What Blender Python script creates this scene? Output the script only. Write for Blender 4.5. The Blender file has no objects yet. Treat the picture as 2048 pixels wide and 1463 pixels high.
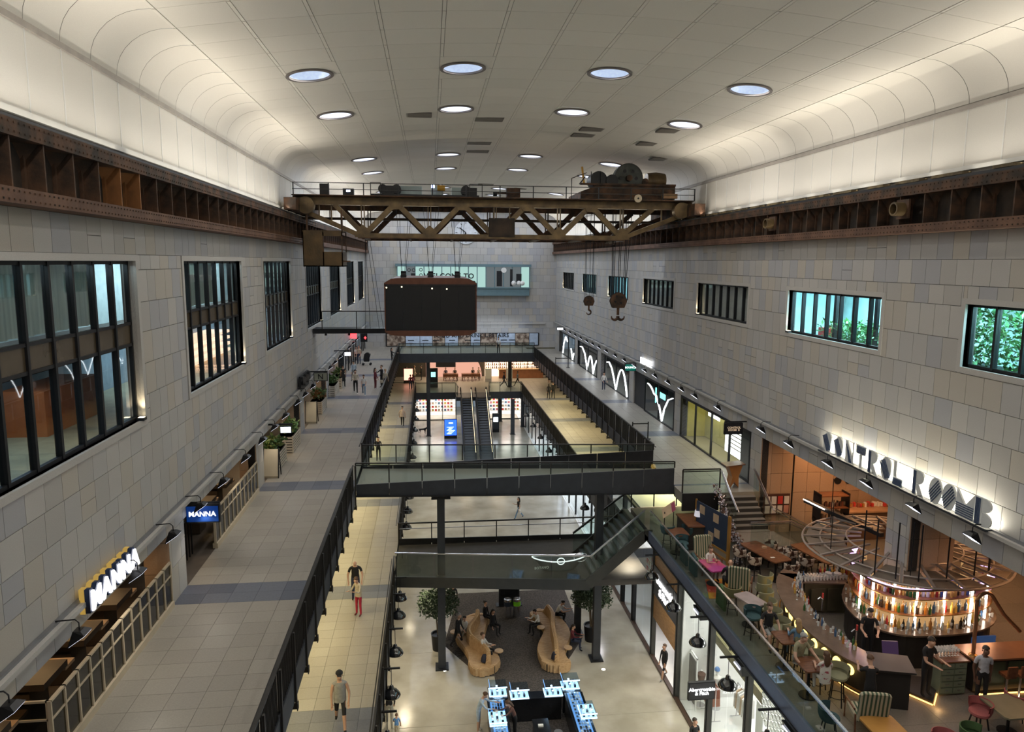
import bpy, bmesh, math, random
import numpy as np
from mathutils import Matrix, Vector

random.seed(7)
PI = math.pi
S = bpy.context.scene
C = S.collection

# ------------------------------------------------------------------ camera, world, exposure, main lights
cam_d = bpy.data.cameras.new('camera')
cam_d.sensor_width = 36.0
cam_d.lens = 1450 * 36.0 / 2048
cam_d.clip_end = 300
cam = bpy.data.objects.new('camera', cam_d)
C.objects.link(cam)
cam.matrix_world = Matrix(((0.993761, 0.009462, -0.111128), (-0.111344, 0.141650, -0.983635), (0.006434, 0.989872, 0.141820))).to_4x4()
S.camera = cam

S.view_settings.view_transform = 'Standard'
S.view_settings.look = 'None'
S.view_settings.gamma = 1
S.view_settings.use_curve_mapping = False
S.view_settings.exposure = 0.24

world = bpy.data.worlds.new('night')
S.world = world
world.use_nodes = True
world.node_tree.nodes['Background'].inputs[0].default_value = (0.55, 0.7, 0.85, 1)
world.node_tree.nodes['Background'].inputs[1].default_value = 0.25

# levels and planes of the hall (metres, the camera is the origin, +Y runs down the hall)
XL, XR = -7.2, 14.25
GL, GR, W, T, B = -9.5, -9.85, -13.95, -11.8, -18.5
XC = 3.52
YB = 82.0
YN = 6.0
LEDL, LEDR, SOF = -6.88, -6.7, -7.47
CB = 0.9

def ceil_z(x):
    return 6.04 - 0.0083 * (x - XC) ** 2

def lamp(kind, name, loc, power, color=(1, 1, 1), size=0.3, sy=None, direction=(0, 0, -1), angle=None, blend=0.5):
    d = bpy.data.lights.new(name, kind)
    d.energy = power
    d.color = color
    if kind == 'AREA':
        if sy:
            d.shape = 'RECTANGLE'; d.size = size; d.size_y = sy
        else:
            d.shape = 'DISK'; d.size = size
        if angle: d.spread = angle
    elif kind == 'SPOT':
        d.spot_size = angle or 1.6; d.spot_blend = blend; d.shadow_soft_size = size
    else:
        d.shadow_soft_size = size
    o = bpy.data.objects.new(name, d)
    o.location = loc
    zz = -Vector(direction).normalized()
    if abs(zz.y) < 0.95:
        yy = (Vector((0, 1, 0)) - zz * zz.y).normalized(); xx = yy.cross(zz)
        o.rotation_euler = Matrix((xx, yy, zz)).transposed().to_euler()
    else: o.rotation_euler = Vector(direction).to_track_quat('-Z', 'Y').to_euler()
    C.objects.link(o)
    return o

# downlights of the vault: an apex lamp in each reflector (the fittings are built further down)
LIGHT_ROWS = [-1, 5.2, 10.6, 23.75, 29.9, 42.3, 48.5, 61.0, 67.0, 73.2, 79.0]
LIGHT_X = (-3.6, 1.08, 5.76, 10.45)
for ly in LIGHT_ROWS:
    for lx in LIGHT_X:
        far = ly > 36
        lamp('AREA', 'downlight_lamp', (lx, ly, ceil_z(lx) - 0.03), 120 if far else 100,
             (0.80, 0.88, 1.0) if far else (1.0, 0.95, 0.87), 0.30)
# uplights lying on top of the crane runway girders, with an added fill for the vault
for k in range(9):
    y0 = 0 + k * 9.2
    pw = 34
    cc = (1.0, 0.90, 0.74) if k < 5 else (1.0, 0.95, 0.88)
    lamp('AREA', 'cove_uplight', (XL + 0.55, y0 + 4.6, 2.50), pw, cc, 0.12, 8.0, (0.30, 0, 1), 1.5)
    lamp('AREA', 'cove_uplight', (XR - 0.55, y0 + 4.6, 2.50), pw, cc, 0.12, 8.0, (-0.30, 0, 1), 1.5)
    for xx, sx in ((XL + 0.50, 1), (XR - 0.50, -1)):
        lamp('AREA', 'vault_fill', (xx, y0 + 4.6, 2.50), 36, (1.0, 0.93, 0.82), 0.12, 9.0, (0.30 * sx, 0, 1), 3.1)  # extra wide light added to lift the mid ceiling, no real fitting
    for xx, sx in ((XL + 0.16, 1), (XR - 0.16, -1)):
        lamp('AREA', 'fascia_strip', (xx, y0 + 4.6, 2.42), 6, cc, 0.04, 8.6, (-0.10 * sx, 0, 1), 2.4)
# linear fittings under the galleries over the lower walkways
for k in range(10):
    yy = 11 + k * 7.1
    lamp('AREA', 'walkway_fitting', (-5.2, yy, GL - 0.75), 150 if k < 8 else 60, (1.0, 0.82, 0.43), 1.6, 3.5)
for k in range(6):
    yy = 36.5 + k * 7.1
    lamp('AREA', 'walkway_fitting', (12.6, yy, GR - 0.75), 150, (1.0, 0.82, 0.43), 1.4, 3.5)

# ------------------------------------------------------------------ materials
MATS = {}
def mat(name, col, rough=0.6, metal=0.0, emit=None, es=1.0, var=0.12, scale=3.0, bump=0.0, coat=0.0, trans=0.0, alpha=1.0, sc2=None, aniso=None):
    if name in MATS: return MATS[name]
    m = bpy.data.materials.new(name); m.use_nodes = True
    nt = m.node_tree; b = nt.nodes['Principled BSDF']
    b.inputs['Roughness'].default_value = rough
    b.inputs['Metallic'].default_value = metal
    if coat: b.inputs['Coat Weight'].default_value = coat
    if alpha < 1: b.inputs['Alpha'].default_value = alpha
    tc = nt.nodes.new('ShaderNodeTexCoord')
    nz = nt.nodes.new('ShaderNodeTexNoise'); nz.inputs['Scale'].default_value = scale
    nz.inputs['Detail'].default_value = 5
    nt.links.new(tc.outputs['Object'], nz.inputs['Vector'])
    mp = nt.nodes.new('ShaderNodeMapRange')
    mp.inputs['From Min'].default_value = 0.3; mp.inputs['From Max'].default_value = 0.7
    mp.inputs['To Min'].default_value = 1 - var; mp.inputs['To Max'].default_value = 1 + var
    nt.links.new(nz.outputs['Fac'], mp.inputs['Value'])
    mx = nt.nodes.new('ShaderNodeVectorMath'); mx.operation = 'SCALE'
    mx.inputs[0].default_value = col[:3]
    nt.links.new(mp.outputs['Result'], mx.inputs['Scale'])
    nt.links.new(mx.outputs[0], b.inputs['Base Color'])
    if bump:
        n2 = nt.nodes.new('ShaderNodeTexNoise'); n2.inputs['Scale'].default_value = scale * 8
        nt.links.new(tc.outputs['Object'], n2.inputs['Vector'])
        bp = nt.nodes.new('ShaderNodeBump'); bp.inputs['Strength'].default_value = bump; bp.inputs['Distance'].default_value = 0.02
        nt.links.new(n2.outputs['Fac'], bp.inputs['Height'])
        nt.links.new(bp.outputs[0], b.inputs['Normal'])
    if emit:
        b.inputs['Emission Color'].default_value = (*emit, 1)
        b.inputs['Emission Strength'].default_value = es
    MATS[name] = m
    return m

def two_tone(name, c1, c2, scale=2.0, rough=0.6, metal=0.0, lo=0.42, hi=0.58, bump=0.2, kind='NOISE', stretch=(1, 1, 1)):
    m = mat(name, c1, rough, metal, var=0.0, bump=bump, scale=scale)
    nt = m.node_tree; b = nt.nodes['Principled BSDF']
    tc = nt.nodes.new('ShaderNodeTexCoord'); mpp = nt.nodes.new('ShaderNodeMapping'); mpp.inputs['Scale'].default_value = stretch
    nt.links.new(tc.outputs['Object'], mpp.inputs[0])
    if kind == 'NOISE':
        nz = nt.nodes.new('ShaderNodeTexNoise'); nz.inputs['Detail'].default_value = 8; out = nz.outputs['Fac']
    elif kind == 'WAVE':
        nz = nt.nodes.new('ShaderNodeTexWave'); nz.inputs['Distortion'].default_value = 2.0; out = nz.outputs['Fac']
    else:
        nz = nt.nodes.new('ShaderNodeTexVoronoi'); out = nz.outputs['Distance']
    nz.inputs['Scale'].default_value = scale
    nt.links.new(mpp.outputs[0], nz.inputs['Vector'])
    r = nt.nodes.new('ShaderNodeValToRGB')
    r.color_ramp.elements[0].position = lo; r.color_ramp.elements[0].color = (*c1, 1)
    r.color_ramp.elements[1].position = hi; r.color_ramp.elements[1].color = (*c2, 1)
    nt.links.new(out, r.inputs[0]); nt.links.new(r.outputs[0], b.inputs['Base Color'])
    return m

def glass(name, tint=(0.55, 0.68, 0.66), rough=0.03, clear=0.8, ior=1.45):
    """thin architectural glass: mostly clear, Fresnel reflections on top"""
    m = bpy.data.materials.new(name); m.use_nodes = True
    nt = m.node_tree; nt.nodes.clear()
    out = nt.nodes.new('ShaderNodeOutputMaterial')
    tr = nt.nodes.new('ShaderNodeBsdfTransparent'); tr.inputs[0].default_value = (*[t * clear + (1 - clear) * t * 0.5 for t in tint], 1)
    gl = nt.nodes.new('ShaderNodeBsdfGlossy'); gl.inputs['Roughness'].default_value = rough
    nz = nt.nodes.new('ShaderNodeTexNoise'); nz.inputs['Scale'].default_value = 0.7
    bp = nt.nodes.new('ShaderNodeBump'); bp.inputs['Strength'].default_value = 0.02
    nt.links.new(nz.outputs['Fac'], bp.inputs['Height']); nt.links.new(bp.outputs[0], gl.inputs['Normal'])
    fr = nt.nodes.new('ShaderNodeFresnel'); fr.inputs['IOR'].default_value = ior
    ad = nt.nodes.new('ShaderNodeMath'); ad.operation = 'ADD'; ad.inputs[1].default_value = 0.04; ad.use_clamp = True
    nt.links.new(fr.outputs[0], ad.inputs[0])
    ge = nt.nodes.new('ShaderNodeNewGeometry'); su = nt.nodes.new('ShaderNodeMath'); su.operation = 'SUBTRACT'; su.use_clamp = True
    nt.links.new(ad.outputs[0], su.inputs[0]); nt.links.new(ge.outputs['Backfacing'], su.inputs[1])   # one reflection per pane, on the face met first
    mx = nt.nodes.new('ShaderNodeMixShader')
    nt.links.new(su.outputs[0], mx.inputs[0]); nt.links.new(tr.outputs[0], mx.inputs[1]); nt.links.new(gl.outputs[0], mx.inputs[2])
    nt.links.new(mx.outputs[0], out.inputs[0])
    MATS[name] = m
    return m

def emis(name, col, strength):
    return mat(name, (0.02, 0.02, 0.02), 0.5, emit=col, es=strength, var=0)

# stone, vault, steel, floors
STONE = [mat('hall_stone_%s' % n, c, 0.55, var=0.06, scale=40, bump=0.03) for n, c in (
    ('grey', (0.40, 0.39, 0.38)), ('pale', (0.43, 0.415, 0.395)), ('buff', (0.42, 0.39, 0.345)), ('cool', (0.355, 0.355, 0.37)), ('mid', (0.39, 0.375, 0.355)))]
VAULT = [mat('vault_panel_%s' % n, c, 0.7, var=0.03, scale=60) for n, c in (('a', (0.74, 0.715, 0.665)), ('b', (0.725, 0.70, 0.65)), ('c', (0.755, 0.73, 0.68)))]
JOINT = mat('joint_dark', (0.10, 0.095, 0.09), 0.9)  # even dark backing colour that shows in the joints
TAN = [mat('tan_tile_%s' % n, c, 0.45, var=0.07, scale=20) for n, c in (('a', (0.42, 0.30, 0.21)), ('b', (0.39, 0.285, 0.20)), ('c', (0.45, 0.33, 0.24)))]
FLR = [mat('floor_stone_%s' % n, c, 0.42, var=0.07, scale=25) for n, c in (('a', (0.30, 0.275, 0.235)), ('b', (0.288, 0.264, 0.228)), ('c', (0.31, 0.286, 0.246)), ('d', (0.28, 0.256, 0.22)))]
FLD = [mat('floor_band_%s' % n, c, 0.45, var=0.12, scale=12) for n, c in (('a', (0.105, 0.115, 0.15)), ('b', (0.125, 0.135, 0.165)), ('c', (0.09, 0.10, 0.13)))]
RUST = two_tone('rusted_steel', (0.035, 0.025, 0.018), (0.13, 0.065, 0.035), 2.2, 0.75, 0.25, 0.38, 0.66, 0.3)
RUSTR = two_tone('red_oxide_flange', (0.085, 0.042, 0.026), (0.155, 0.08, 0.048), 1.6, 0.7, 0.15, 0.35, 0.65, 0.3)
RUSTD = two_tone('dark_rusted_web', (0.020, 0.016, 0.013), (0.062, 0.040, 0.026), 1.4, 0.8, 0.2, 0.4, 0.7, 0.3)
CRANE = two_tone('olive_crane_steel', (0.085, 0.058, 0.03), (0.20, 0.135, 0.06), 1.8, 0.5, 0.35, 0.35, 0.7, 0.25)
BLACK = mat('black_steel', (0.014, 0.015, 0.018), 0.45, 0.3, var=0.2)
CHAR = mat('charcoal_steel', (0.04, 0.045, 0.055), 0.5, 0.3, var=0.1)
OLIVE = mat('olive_steel', (0.055, 0.055, 0.05), 0.5, 0.3, var=0.1)
RAILM = mat('dark_rail_metal', (0.030, 0.028, 0.026), 0.45, 0.4, var=0.15)
CHROME = mat('brushed_steel', (0.62, 0.62, 0.66), 0.25, 0.95, var=0.05)
GLASS = glass('balustrade_glass', (0.86, 0.92, 0.90), 0.03, 1.0, 1.5)
WGLASS = glass('window_glass', (0.92, 0.96, 0.97), 0.015, 1.0, 1.5)
CREAM = mat('cream_frame', (0.50, 0.42, 0.30), 0.5, var=0.05)
WHITE = mat('white_paint', (0.75, 0.75, 0.73), 0.5, var=0.03)
DARKIN = mat('dark_interior', (0.03, 0.025, 0.022), 0.8, var=0.2)
CONC = two_tone('polished_concrete', (0.30, 0.275, 0.22), (0.46, 0.43, 0.36), 0.55, 0.20, 0.0, 0.35, 0.68, 0.0)
WOODB = two_tone('birch_ply', (0.50, 0.31, 0.15), (0.60, 0.40, 0.21), 6, 0.45, 0, 0.4, 0.6, 0.0, 'NOISE', (1, 6, 1))
WOODD = two_tone('walnut', (0.11, 0.04, 0.02), (0.20, 0.085, 0.04), 5, 0.3, 0, 0.4, 0.6, 0.0, 'NOISE', (1, 5, 1))

# ------------------------------------------------------------------ mesh helpers
class MB:
    def __init__(s):
        s.v = []; s.f = []; s.m = []
    def add(s, vs, fs, mi=0):
        o = len(s.v); s.v += [tuple(p) for p in vs]
        for f in fs: s.f.append(tuple(i + o for i in f)); s.m.append(mi)
        return s
    def box(s, x0, x1, y0, y1, z0, z1, mi=0):
        return s.add([(x0, y0, z0), (x1, y0, z0), (x1, y1, z0), (x0, y1, z0), (x0, y0, z1), (x1, y0, z1), (x1, y1, z1), (x0, y1, z1)],
                     [(0, 3, 2, 1), (4, 5, 6, 7), (0, 1, 5, 4), (1, 2, 6, 5), (2, 3, 7, 6), (3, 0, 4, 7)], mi)
    def cbox(s, c, sz, mi=0):
        return s.box(c[0] - sz[0] / 2, c[0] + sz[0] / 2, c[1] - sz[1] / 2, c[1] + sz[1] / 2, c[2] - sz[2] / 2, c[2] + sz[2] / 2, mi)
    def bar(s, p, q, w, h=None, mi=0, up=(0, 0, 1)):
        p = Vector(p); q = Vector(q); h = h or w
        d = (q - p).normalized(); u = Vector(up)
        if abs(d.dot(u)) > 0.98: u = Vector((0, 1, 0))
        r = d.cross(u).normalized(); u = r.cross(d)
        vs = []
        for e in (p, q):
            for a, b in ((-1, -1), (1, -1), (1, 1), (-1, 1)):
                vs.append(e + r * a * w / 2 + u * b * h / 2)
        return s.add(vs, [(0, 3, 2, 1), (4, 5, 6, 7), (0, 1, 5, 4), (1, 2, 6, 5), (2, 3, 7, 6), (3, 0, 4, 7)], mi)
    def tube(s, pts, r, n=8, mi=0, closed=False):
        pts = [Vector(p) for p in pts]; N = len(pts); rings = []
        rr = r if isinstance(r, (list, tuple)) else [r] * N
        ref = Vector((0.03, 0.02, 1))
        for i, p in enumerate(pts):
            if closed: d = pts[(i + 1) % N] - pts[i - 1]
            else: d = pts[min(i + 1, N - 1)] - pts[max(i - 1, 0)]
            d.normalize()
            rf = ref if abs(d.z) < 0.95 else Vector((0, 1, 0.02))
            a = d.cross(rf).normalized(); b = d.cross(a)
            rings.append([p + (a * math.cos(2 * PI * k / n) + b * math.sin(2 * PI * k / n)) * rr[i] for k in range(n)])
        o = len(s.v)
        for rg in rings: s.v += [tuple(x) for x in rg]
        M = N if closed else N - 1
        for i in range(M):
            j = (i + 1) % N
            for k in range(n):
                s.f.append((o + i * n + k, o + i * n + (k + 1) % n, o + j * n + (k + 1) % n, o + j * n + k)); s.m.append(mi)
        if not closed:
            s.f.append(tuple(o + k for k in range(n))[::-1]); s.m.append(mi)
            s.f.append(tuple(o + (N - 1) * n + k for k in range(n))); s.m.append(mi)
        return s
    def lathe(s, prof, c=(0, 0, 0), n=16, mi=0, axis='z', a0=0, a1=2 * PI):
        o = len(s.v); full = abs(a1 - a0 - 2 * PI) < 1e-4; K = n if full else n + 1
        for r, z in prof:
            for k in range(K):
                a = a0 + (a1 - a0) * k / n
                x, y = r * math.cos(a), r * math.sin(a)
                if axis == 'z': p = (c[0] + x, c[1] + y, c[2] + z)
                elif axis == 'x': p = (c[0] + z, c[1] + x, c[2] + y)
                else: p = (c[0] + x, c[1] + z, c[2] + y)
                s.v.append(p)
        for i in range(len(prof) - 1):
            for k in range(n if full else n):
                k2 = (k + 1) % K
                s.f.append((o + i * K + k, o + i * K + k2, o + (i + 1) * K + k2, o + (i + 1) * K + k)); s.m.append(mi)
        return s
    def prism(s, poly, z0, z1, mi=0):
        n = len(poly)
        return s.add([(x, y, z0) for x, y in poly] + [(x, y, z1) for x, y in poly],
                     [tuple(range(n))[::-1], tuple(range(n, 2 * n))] + [(i, (i + 1) % n, n + (i + 1) % n, n + i) for i in range(n)], mi)
    def plate(s, poly, org, u, v, d, mi=0):
        """polygon in the plane org + u,v extruded by vector d"""
        org = Vector(org); u = Vector(u); v = Vector(v); d = Vector(d); n = len(poly)
        a = [org + u * x + v * y for x, y in poly]
        return s.add(a + [p + d for p in a], [tuple(range(n)), tuple(range(n, 2 * n))[::-1]] + [(i, n + i, n + (i + 1) % n, (i + 1) % n) for i in range(n)], mi)
    def ball(s, c, r, n=8, mi=0, sq=(1, 1, 1)):
        pr = []
        m = max(4, n // 2 + 1)
        o = len(s.v)
        for i in range(m + 1):
            t = PI * i / m
            for k in range(n):
                a = 2 * PI * k / n
                s.v.append((c[0] + r * sq[0] * math.sin(t) * math.cos(a), c[1] + r * sq[1] * math.sin(t) * math.sin(a), c[2] + r * sq[2] * math.cos(t)))
        for i in range(m):
            for k in range(n):
                s.f.append((o + i * n + k, o + (i + 1) * n + k, o + (i + 1) * n + (k + 1) % n, o + i * n + (k + 1) % n)); s.m.append(mi)
        return s
    def xf(s, mtx, start=0):
        for i in range(start, len(s.v)): s.v[i] = tuple(mtx @ Vector(s.v[i]))
        return s
    def mesh(s, name, mats):
        me = bpy.data.meshes.new(name)
        me.from_pydata(s.v, [], s.f)
        for m in (mats if isinstance(mats, (list, tuple)) else [mats]): me.materials.append(m)
        if any(s.m): me.polygons.foreach_set('material_index', s.m)
        return me
    def build(s, name, mats, parent=None, smooth=False, world=True, label=None, cat=None, group=None, kind=None, bev=0):
        """world=True: vertices are in hall coordinates and are moved into the parent's frame"""
        off = Vector((0, 0, 0))
        if parent is not None and world:
            q = parent
            while q is not None: off += q.location; q = q.parent
            s.v = [(a - off.x, b - off.y, c - off.z) for a, b, c in s.v]
        me = s.mesh(name, mats)
        if smooth:
            me.polygons.foreach_set('use_smooth', [True] * len(me.polygons))
        bm = bmesh.new(); bm.from_mesh(me)
        if smooth: bmesh.ops.remove_doubles(bm, verts=bm.verts, dist=1e-5)
        bmesh.ops.recalc_face_normals(bm, faces=bm.faces)
        bm.to_mesh(me); bm.free()
        if smooth:
            try: me.set_sharp_from_angle(angle=0.7)
            except Exception: pass
        o = bpy.data.objects.new(name, me); C.objects.link(o)
        if parent is not None: o.parent = parent
        if bev:
            bv = o.modifiers.new('bevel', 'BEVEL'); bv.width = bev; bv.segments = 1; bv.limit_method = 'ANGLE'
        return tag(o, label, cat, group, kind)

def tag(o, label=None, cat=None, group=None, kind=None):
    if label: o['label'] = label
    if cat: o['category'] = cat
    if group: o['group'] = group
    if kind: o['kind'] = kind
    return o

def thing(name, label, cat, loc=(0, 0, 0), rz=0, group=None):
    o = bpy.data.objects.new(name, None); C.objects.link(o)
    o.empty_display_size = 0.2
    o.location = loc; o.rotation_euler = (0, 0, rz)
    return tag(o, label, cat, group)

def dup(root, loc, rz=None, label=None, group=None, scale=None):
    def cp(o, par):
        c = o.copy(); C.objects.link(c)
        if par is not None: c.parent = par
        for ch in list(kids.get(o.name, ())): cp(ch, c)
        return c
    kids = {}
    def walk(o):
        kids[o.name] = list(o.children)
        for ch in kids[o.name]: walk(ch)
    walk(root)
    r = cp(root, None)
    r.location = loc
    if rz is not None: r.rotation_euler = (0, 0, rz)
    if scale: r.scale = (scale,) * 3 if not isinstance(scale, (tuple, list)) else scale
    if label: r['label'] = label
    if group: r['group'] = group
    return r

def nth(i):
    i += 1
    return '%d%s' % (i, 'th' if 10 < i % 100 < 14 else {1: 'st', 2: 'nd', 3: 'rd'}.get(i % 10, 'th'))

UNIT = {}
def unit_box(m):
    if m.name not in UNIT:
        UNIT[m.name] = MB().box(-.5, .5, -.5, .5, -.5, .5).mesh('piece', m)
    return UNIT[m.name]

def cut(rects, holes):
    for (a0, a1, b0, b1) in holes:
        out = []
        for (u0, u1, v0, v1) in rects:
            if u1 <= a0 or u0 >= a1 or v1 <= b0 or v0 >= b1:
                out.append((u0, u1, v0, v1)); continue
            if u0 < a0: out.append((u0, a0, v0, v1))
            if u1 > a1: out.append((a1, u1, v0, v1))
            m0, m1 = max(u0, a0), min(u1, a1)
            if v0 < b0: out.append((m0, m1, v0, b0))
            if v1 > b1: out.append((m0, m1, b1, v1))
        rects = out
    return [r for r in rects if r[1] - r[0] > 0.03 and r[3] - r[2] > 0.03]

def field(parent, name, rects, plane, pos, mats, thick=0.04, gap=0.012, limit=300, pick=None, minpx=0, hz=None):
    """tiles laid on an axis plane. plane 'x+': plate on X=pos facing +X; rects are (u0,u1,v0,v1) with u=Y v=Z for x planes, X,Z for y, X,Y for z"""
    items = []
    for (u0, u1, v0, v1) in rects:
        cu, cv = (u0 + u1) / 2, (v0 + v1) / 2
        du, dv = u1 - u0 - gap, v1 - v0 - gap
        if du < 0.01 or dv < 0.01: continue
        sg = 1 if plane[1] == '+' else -1
        n = pos + sg * thick / 2
        if plane[0] == 'x': c = (n, cu, cv); sz = (thick, du, dv)
        elif plane[0] == 'y': c = (cu, n, cv); sz = (du, thick, dv)
        else: c = (cu, cv, n); sz = (du, dv, thick)
        d2 = c[0] ** 2 + c[1] ** 2 + c[2] ** 2
        items.append((d2, c, sz, pick(cu, cv) if pick else random.choice(mats)))
    items.sort(key=lambda t: t[0])
    off = parent.location
    for d2, c, sz, m in items[:limit]:
        o = bpy.data.objects.new(name, unit_box(m)); C.objects.link(o)
        o.parent = parent
        o.location = (c[0] - off.x, c[1] - off.y, c[2] - off.z); o.scale = sz
    rest = items[limit:]
    if rest:
        ml = []; mb = MB()
        for d2, c, sz, m in rest:
            if m not in ml: ml.append(m)
            mb.cbox(c, sz, ml.index(m))
        mb.build(name + '_field', ml, parent, kind='stuff')

def grid(u0, u1, du, v0, v1, dv, stagger=0.0):
    out = []; v = v0; r = 0
    while v < v1 - 1e-3:
        ve = min(v + dv, v1); u = u0 - (du * stagger if r % 2 else 0)
        while u < u1 - 1e-3:
            ue = min(u + du, u1)
            if ue > u0: out.append((max(u, u0), ue, v, ve))
            u += du
        v += dv; r += 1
    return out

def text_mesh(txt, size, extrude=0.02, offset=0.0, bold=0.0, spacing=1.0, align='CENTER', line=1.0):
    cu = bpy.data.curves.new('lettering', 'FONT'); cu.body = txt; cu.size = size; cu.extrude = extrude
    cu.offset = offset; cu.align_x = align; cu.align_y = 'CENTER'; cu.space_character = spacing; cu.space_line = line
    cu.resolution_u = 3
    o = bpy.data.objects.new('lettering', cu); C.objects.link(o)
    dg = bpy.context.evaluated_depsgraph_get()
    me = bpy.data.meshes.new_from_object(o.evaluated_get(dg))
    bpy.data.objects.remove(o); bpy.data.curves.remove(cu)
    return me

def text(txt, size, m, org, u, v, parent=None, name='lettering', **kw):
    """lettering in the plane org + u (reading direction) + v (up)"""
    me = text_mesh(txt, size, **kw)
    u = Vector(u).normalized(); v = Vector(v).normalized(); n = u.cross(v)
    me.transform(Matrix((u, v, n)).transposed().to_4x4())
    me.materials.clear(); me.materials.append(m)
    o = bpy.data.objects.new(name, me); C.objects.link(o)
    off = Vector((0, 0, 0))
    if parent is not None:
        o.parent = parent; off = parent.location
    o.location = Vector(org) - off
    return o

# ================================================================== THE SETTING
LWIN = [(12.2, 18.87), (22.4, 29.0), (32.7, 38.9), (43.6, 49.6), (53.7, 59.9), (64.4, 70.8), (74.6, 80.6)]
RWIN = [(11.6, 17.95), (21.6, 27.72), (31.4, 37.75), (41.5, 47.75), (51.4, 57.5), (61.6, 67.5), (71.5, 77.6)]
LPIL = [(9.8, 11.0), (19.95, 21.2), (30.1, 31.35), (40.3, 41.6), (50.5, 51.85), (60.6, 61.9), (70.7, 71.8)]
RPIL = [(8.2, 9.4), (19.4, 20.5), (29.3, 30.4), (39.5, 40.7), (49.4, 50.6), (59.4, 60.7), (69.3, 70.5)]
LZ0, LZ1, RZ0, RZ1 = -3.98, -0.03, -2.72, -1.03

def openings(pil, z0, yend):
    return [(pil[i][1], pil[i + 1][0] if i + 1 < len(pil) else yend, z0, SOF) for i in range(len(pil))]

# ---- side walls: stone panels on a dark backing
lholes = [(a, b, LZ0, LZ1) for a, b in LWIN] + openings(LPIL, GL - 0.6, 80.4)
rholes = [(a, b, RZ0, RZ1) for a, b in RWIN] + [(9.4, 19.4, T - 0.2, SOF), (20.5, 29.3, T - 0.2, SOF)] + [o for o in openings(RPIL, GR - 0.5, 79.6)[2:]]
mb = MB()
for (u0, u1, v0, v1) in cut([(YN, YB, GL - 0.6, 2.4)], lholes): mb.box(XL - 0.34, XL - 0.045, u0, u1, v0, v1)
wall_left = mb.build('wall_left', JOINT, kind='structure')
mb = MB()
for (u0, u1, v0, v1) in cut([(YN, YB, T - 0.2, 2.4)], rholes): mb.box(XR + 0.045, XR + 0.34, u0, u1, v0, v1)
wall_right = mb.build('wall_right', JOINT, kind='structure')

def wall_courses(y0, y1, du, levels):
    out = []
    for i in range(len(levels) - 1):
        u = y0 - (du * 0.37 if i % 3 == 1 else (du * 0.15 if i % 3 == 2 else 0))
        while u < y1:
            w = du * random.choice((0.82, 1, 1, 1.12)) if i % 2 else du
            a, b = max(u, y0), min(u + w, y1)
            if b - a > 0.05:
                if random.random() < 0.12 and levels[i + 1] - levels[i] > 0.6:
                    m = (levels[i] + levels[i + 1]) / 2
                    out.append((a, b, levels[i], m)); out.append((a, b, m, levels[i + 1]))
                else: out.append((a, b, levels[i], levels[i + 1]))
            u += w
    return out
lev_l = [GL - 0.5, -8.5, SOF + 0.0, LEDL, -6.15, -5.4, -4.7, -4.13, -3.4, -2.6, -1.8, -1.05, -0.25, 0.12, 0.9]
lev_r = [T, -10.9, -10.0, -9.1, -8.2, SOF, LEDR, -6.0, -5.25, -4.5, -3.7, -2.9, -2.0, -1.1, -0.55, 0.15, 0.9]
fr_l = [(a - 0.16, b + 0.16, LZ0 - 0.14, LZ1 + 0.14) for a, b in LWIN]
fr_r = [(a - 0.14, b + 0.14, RZ0 - 0.13, RZ1 + 0.13) for a, b in RWIN]
field(wall_left, 'stone_panel', cut(wall_courses(10, YB, 0.66, lev_l), lholes + fr_l), 'x+', XL - 0.045, STONE, 0.045, 0.014)
field(wall_right, 'stone_panel', cut(wall_courses(8, YB, 0.62, lev_r), rholes + fr_r), 'x-', XR + 0.045, STONE, 0.045, 0.014)

# window reveals: stone frames standing slightly proud
def reveal(wall, y0, y1, z0, z1, x, sg, par):
    mb = MB(); w = 0.15; p = 0.03 * sg
    xs = sorted((x - 0.30 * sg, x + p))
    for (a, b, c, d) in ((y0 - w, y0, z0 - w, z1 + w), (y1, y1 + w, z0 - w, z1 + w), (y0, y1, z1, z1 + w), (y0, y1, z0 - w, z0)):
        mb.box(xs[0], xs[1], a, b, c, d)
    mb.build('window_reveal', STONE[1], par)

def window(n, y0, y1, z0, z1, x, sg, panes, transom, dim=False):
    t = thing('window_%d' % n, None, None, (x, (y0 + y1) / 2, z0)); t['kind'] = 'structure'
    reveal(None, y0, y1, z0, z1, x, sg, t)
    fx = x - 0.20 * sg
    fr = MB(); d = 0.05
    fr.box(fx - d, fx + d, y0, y1, z0, z0 + 0.08); fr.box(fx - d, fx + d, y0, y1, z1 - 0.08, z1)
    fr.box(fx - d, fx + d, y0, y0 + 0.07, z0, z1); fr.box(fx - d, fx + d, y1 - 0.07, y1, z0, z1)
    if transom:
        for zt in transom: fr.box(fx - d, fx + d, y0, y1, zt - 0.035, zt + 0.035)
    fr.build('window_frame', BLACK, t)
    st = (y1 - y0) / panes
    for i in range(1, panes):
        MB().box(fx - 0.07, fx + 0.07, y0 + i * st - 0.04, y0 + i * st + 0.04, z0 + .02, z1 - .02).build('mullion', BLACK, t)
    zs = [z0 + 0.05] + (transom or []) + [z1 - 0.05]
    for i in range(panes):
        for j in range(len(zs) - 1):
            if transom and j == 1:
                MB().box(fx - 0.02, fx + 0.02, y0 + i * st + .04, y0 + (i + 1) * st - .04, zs[j] + .03, zs[j + 1] - .03).build('spandrel', SPAN, t)
            else:
                MB().box(fx - 0.006, fx + 0.006, y0 + i * st + .04, y0 + (i + 1) * st - .04, zs[j] + .03, zs[j + 1] - .03).build('pane', WGLASS, t)
    return t
SPAN = mat('bronze_spandrel', (0.13, 0.10, 0.065), 0.25, 0.5, var=0.1)
wn = 1
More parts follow.
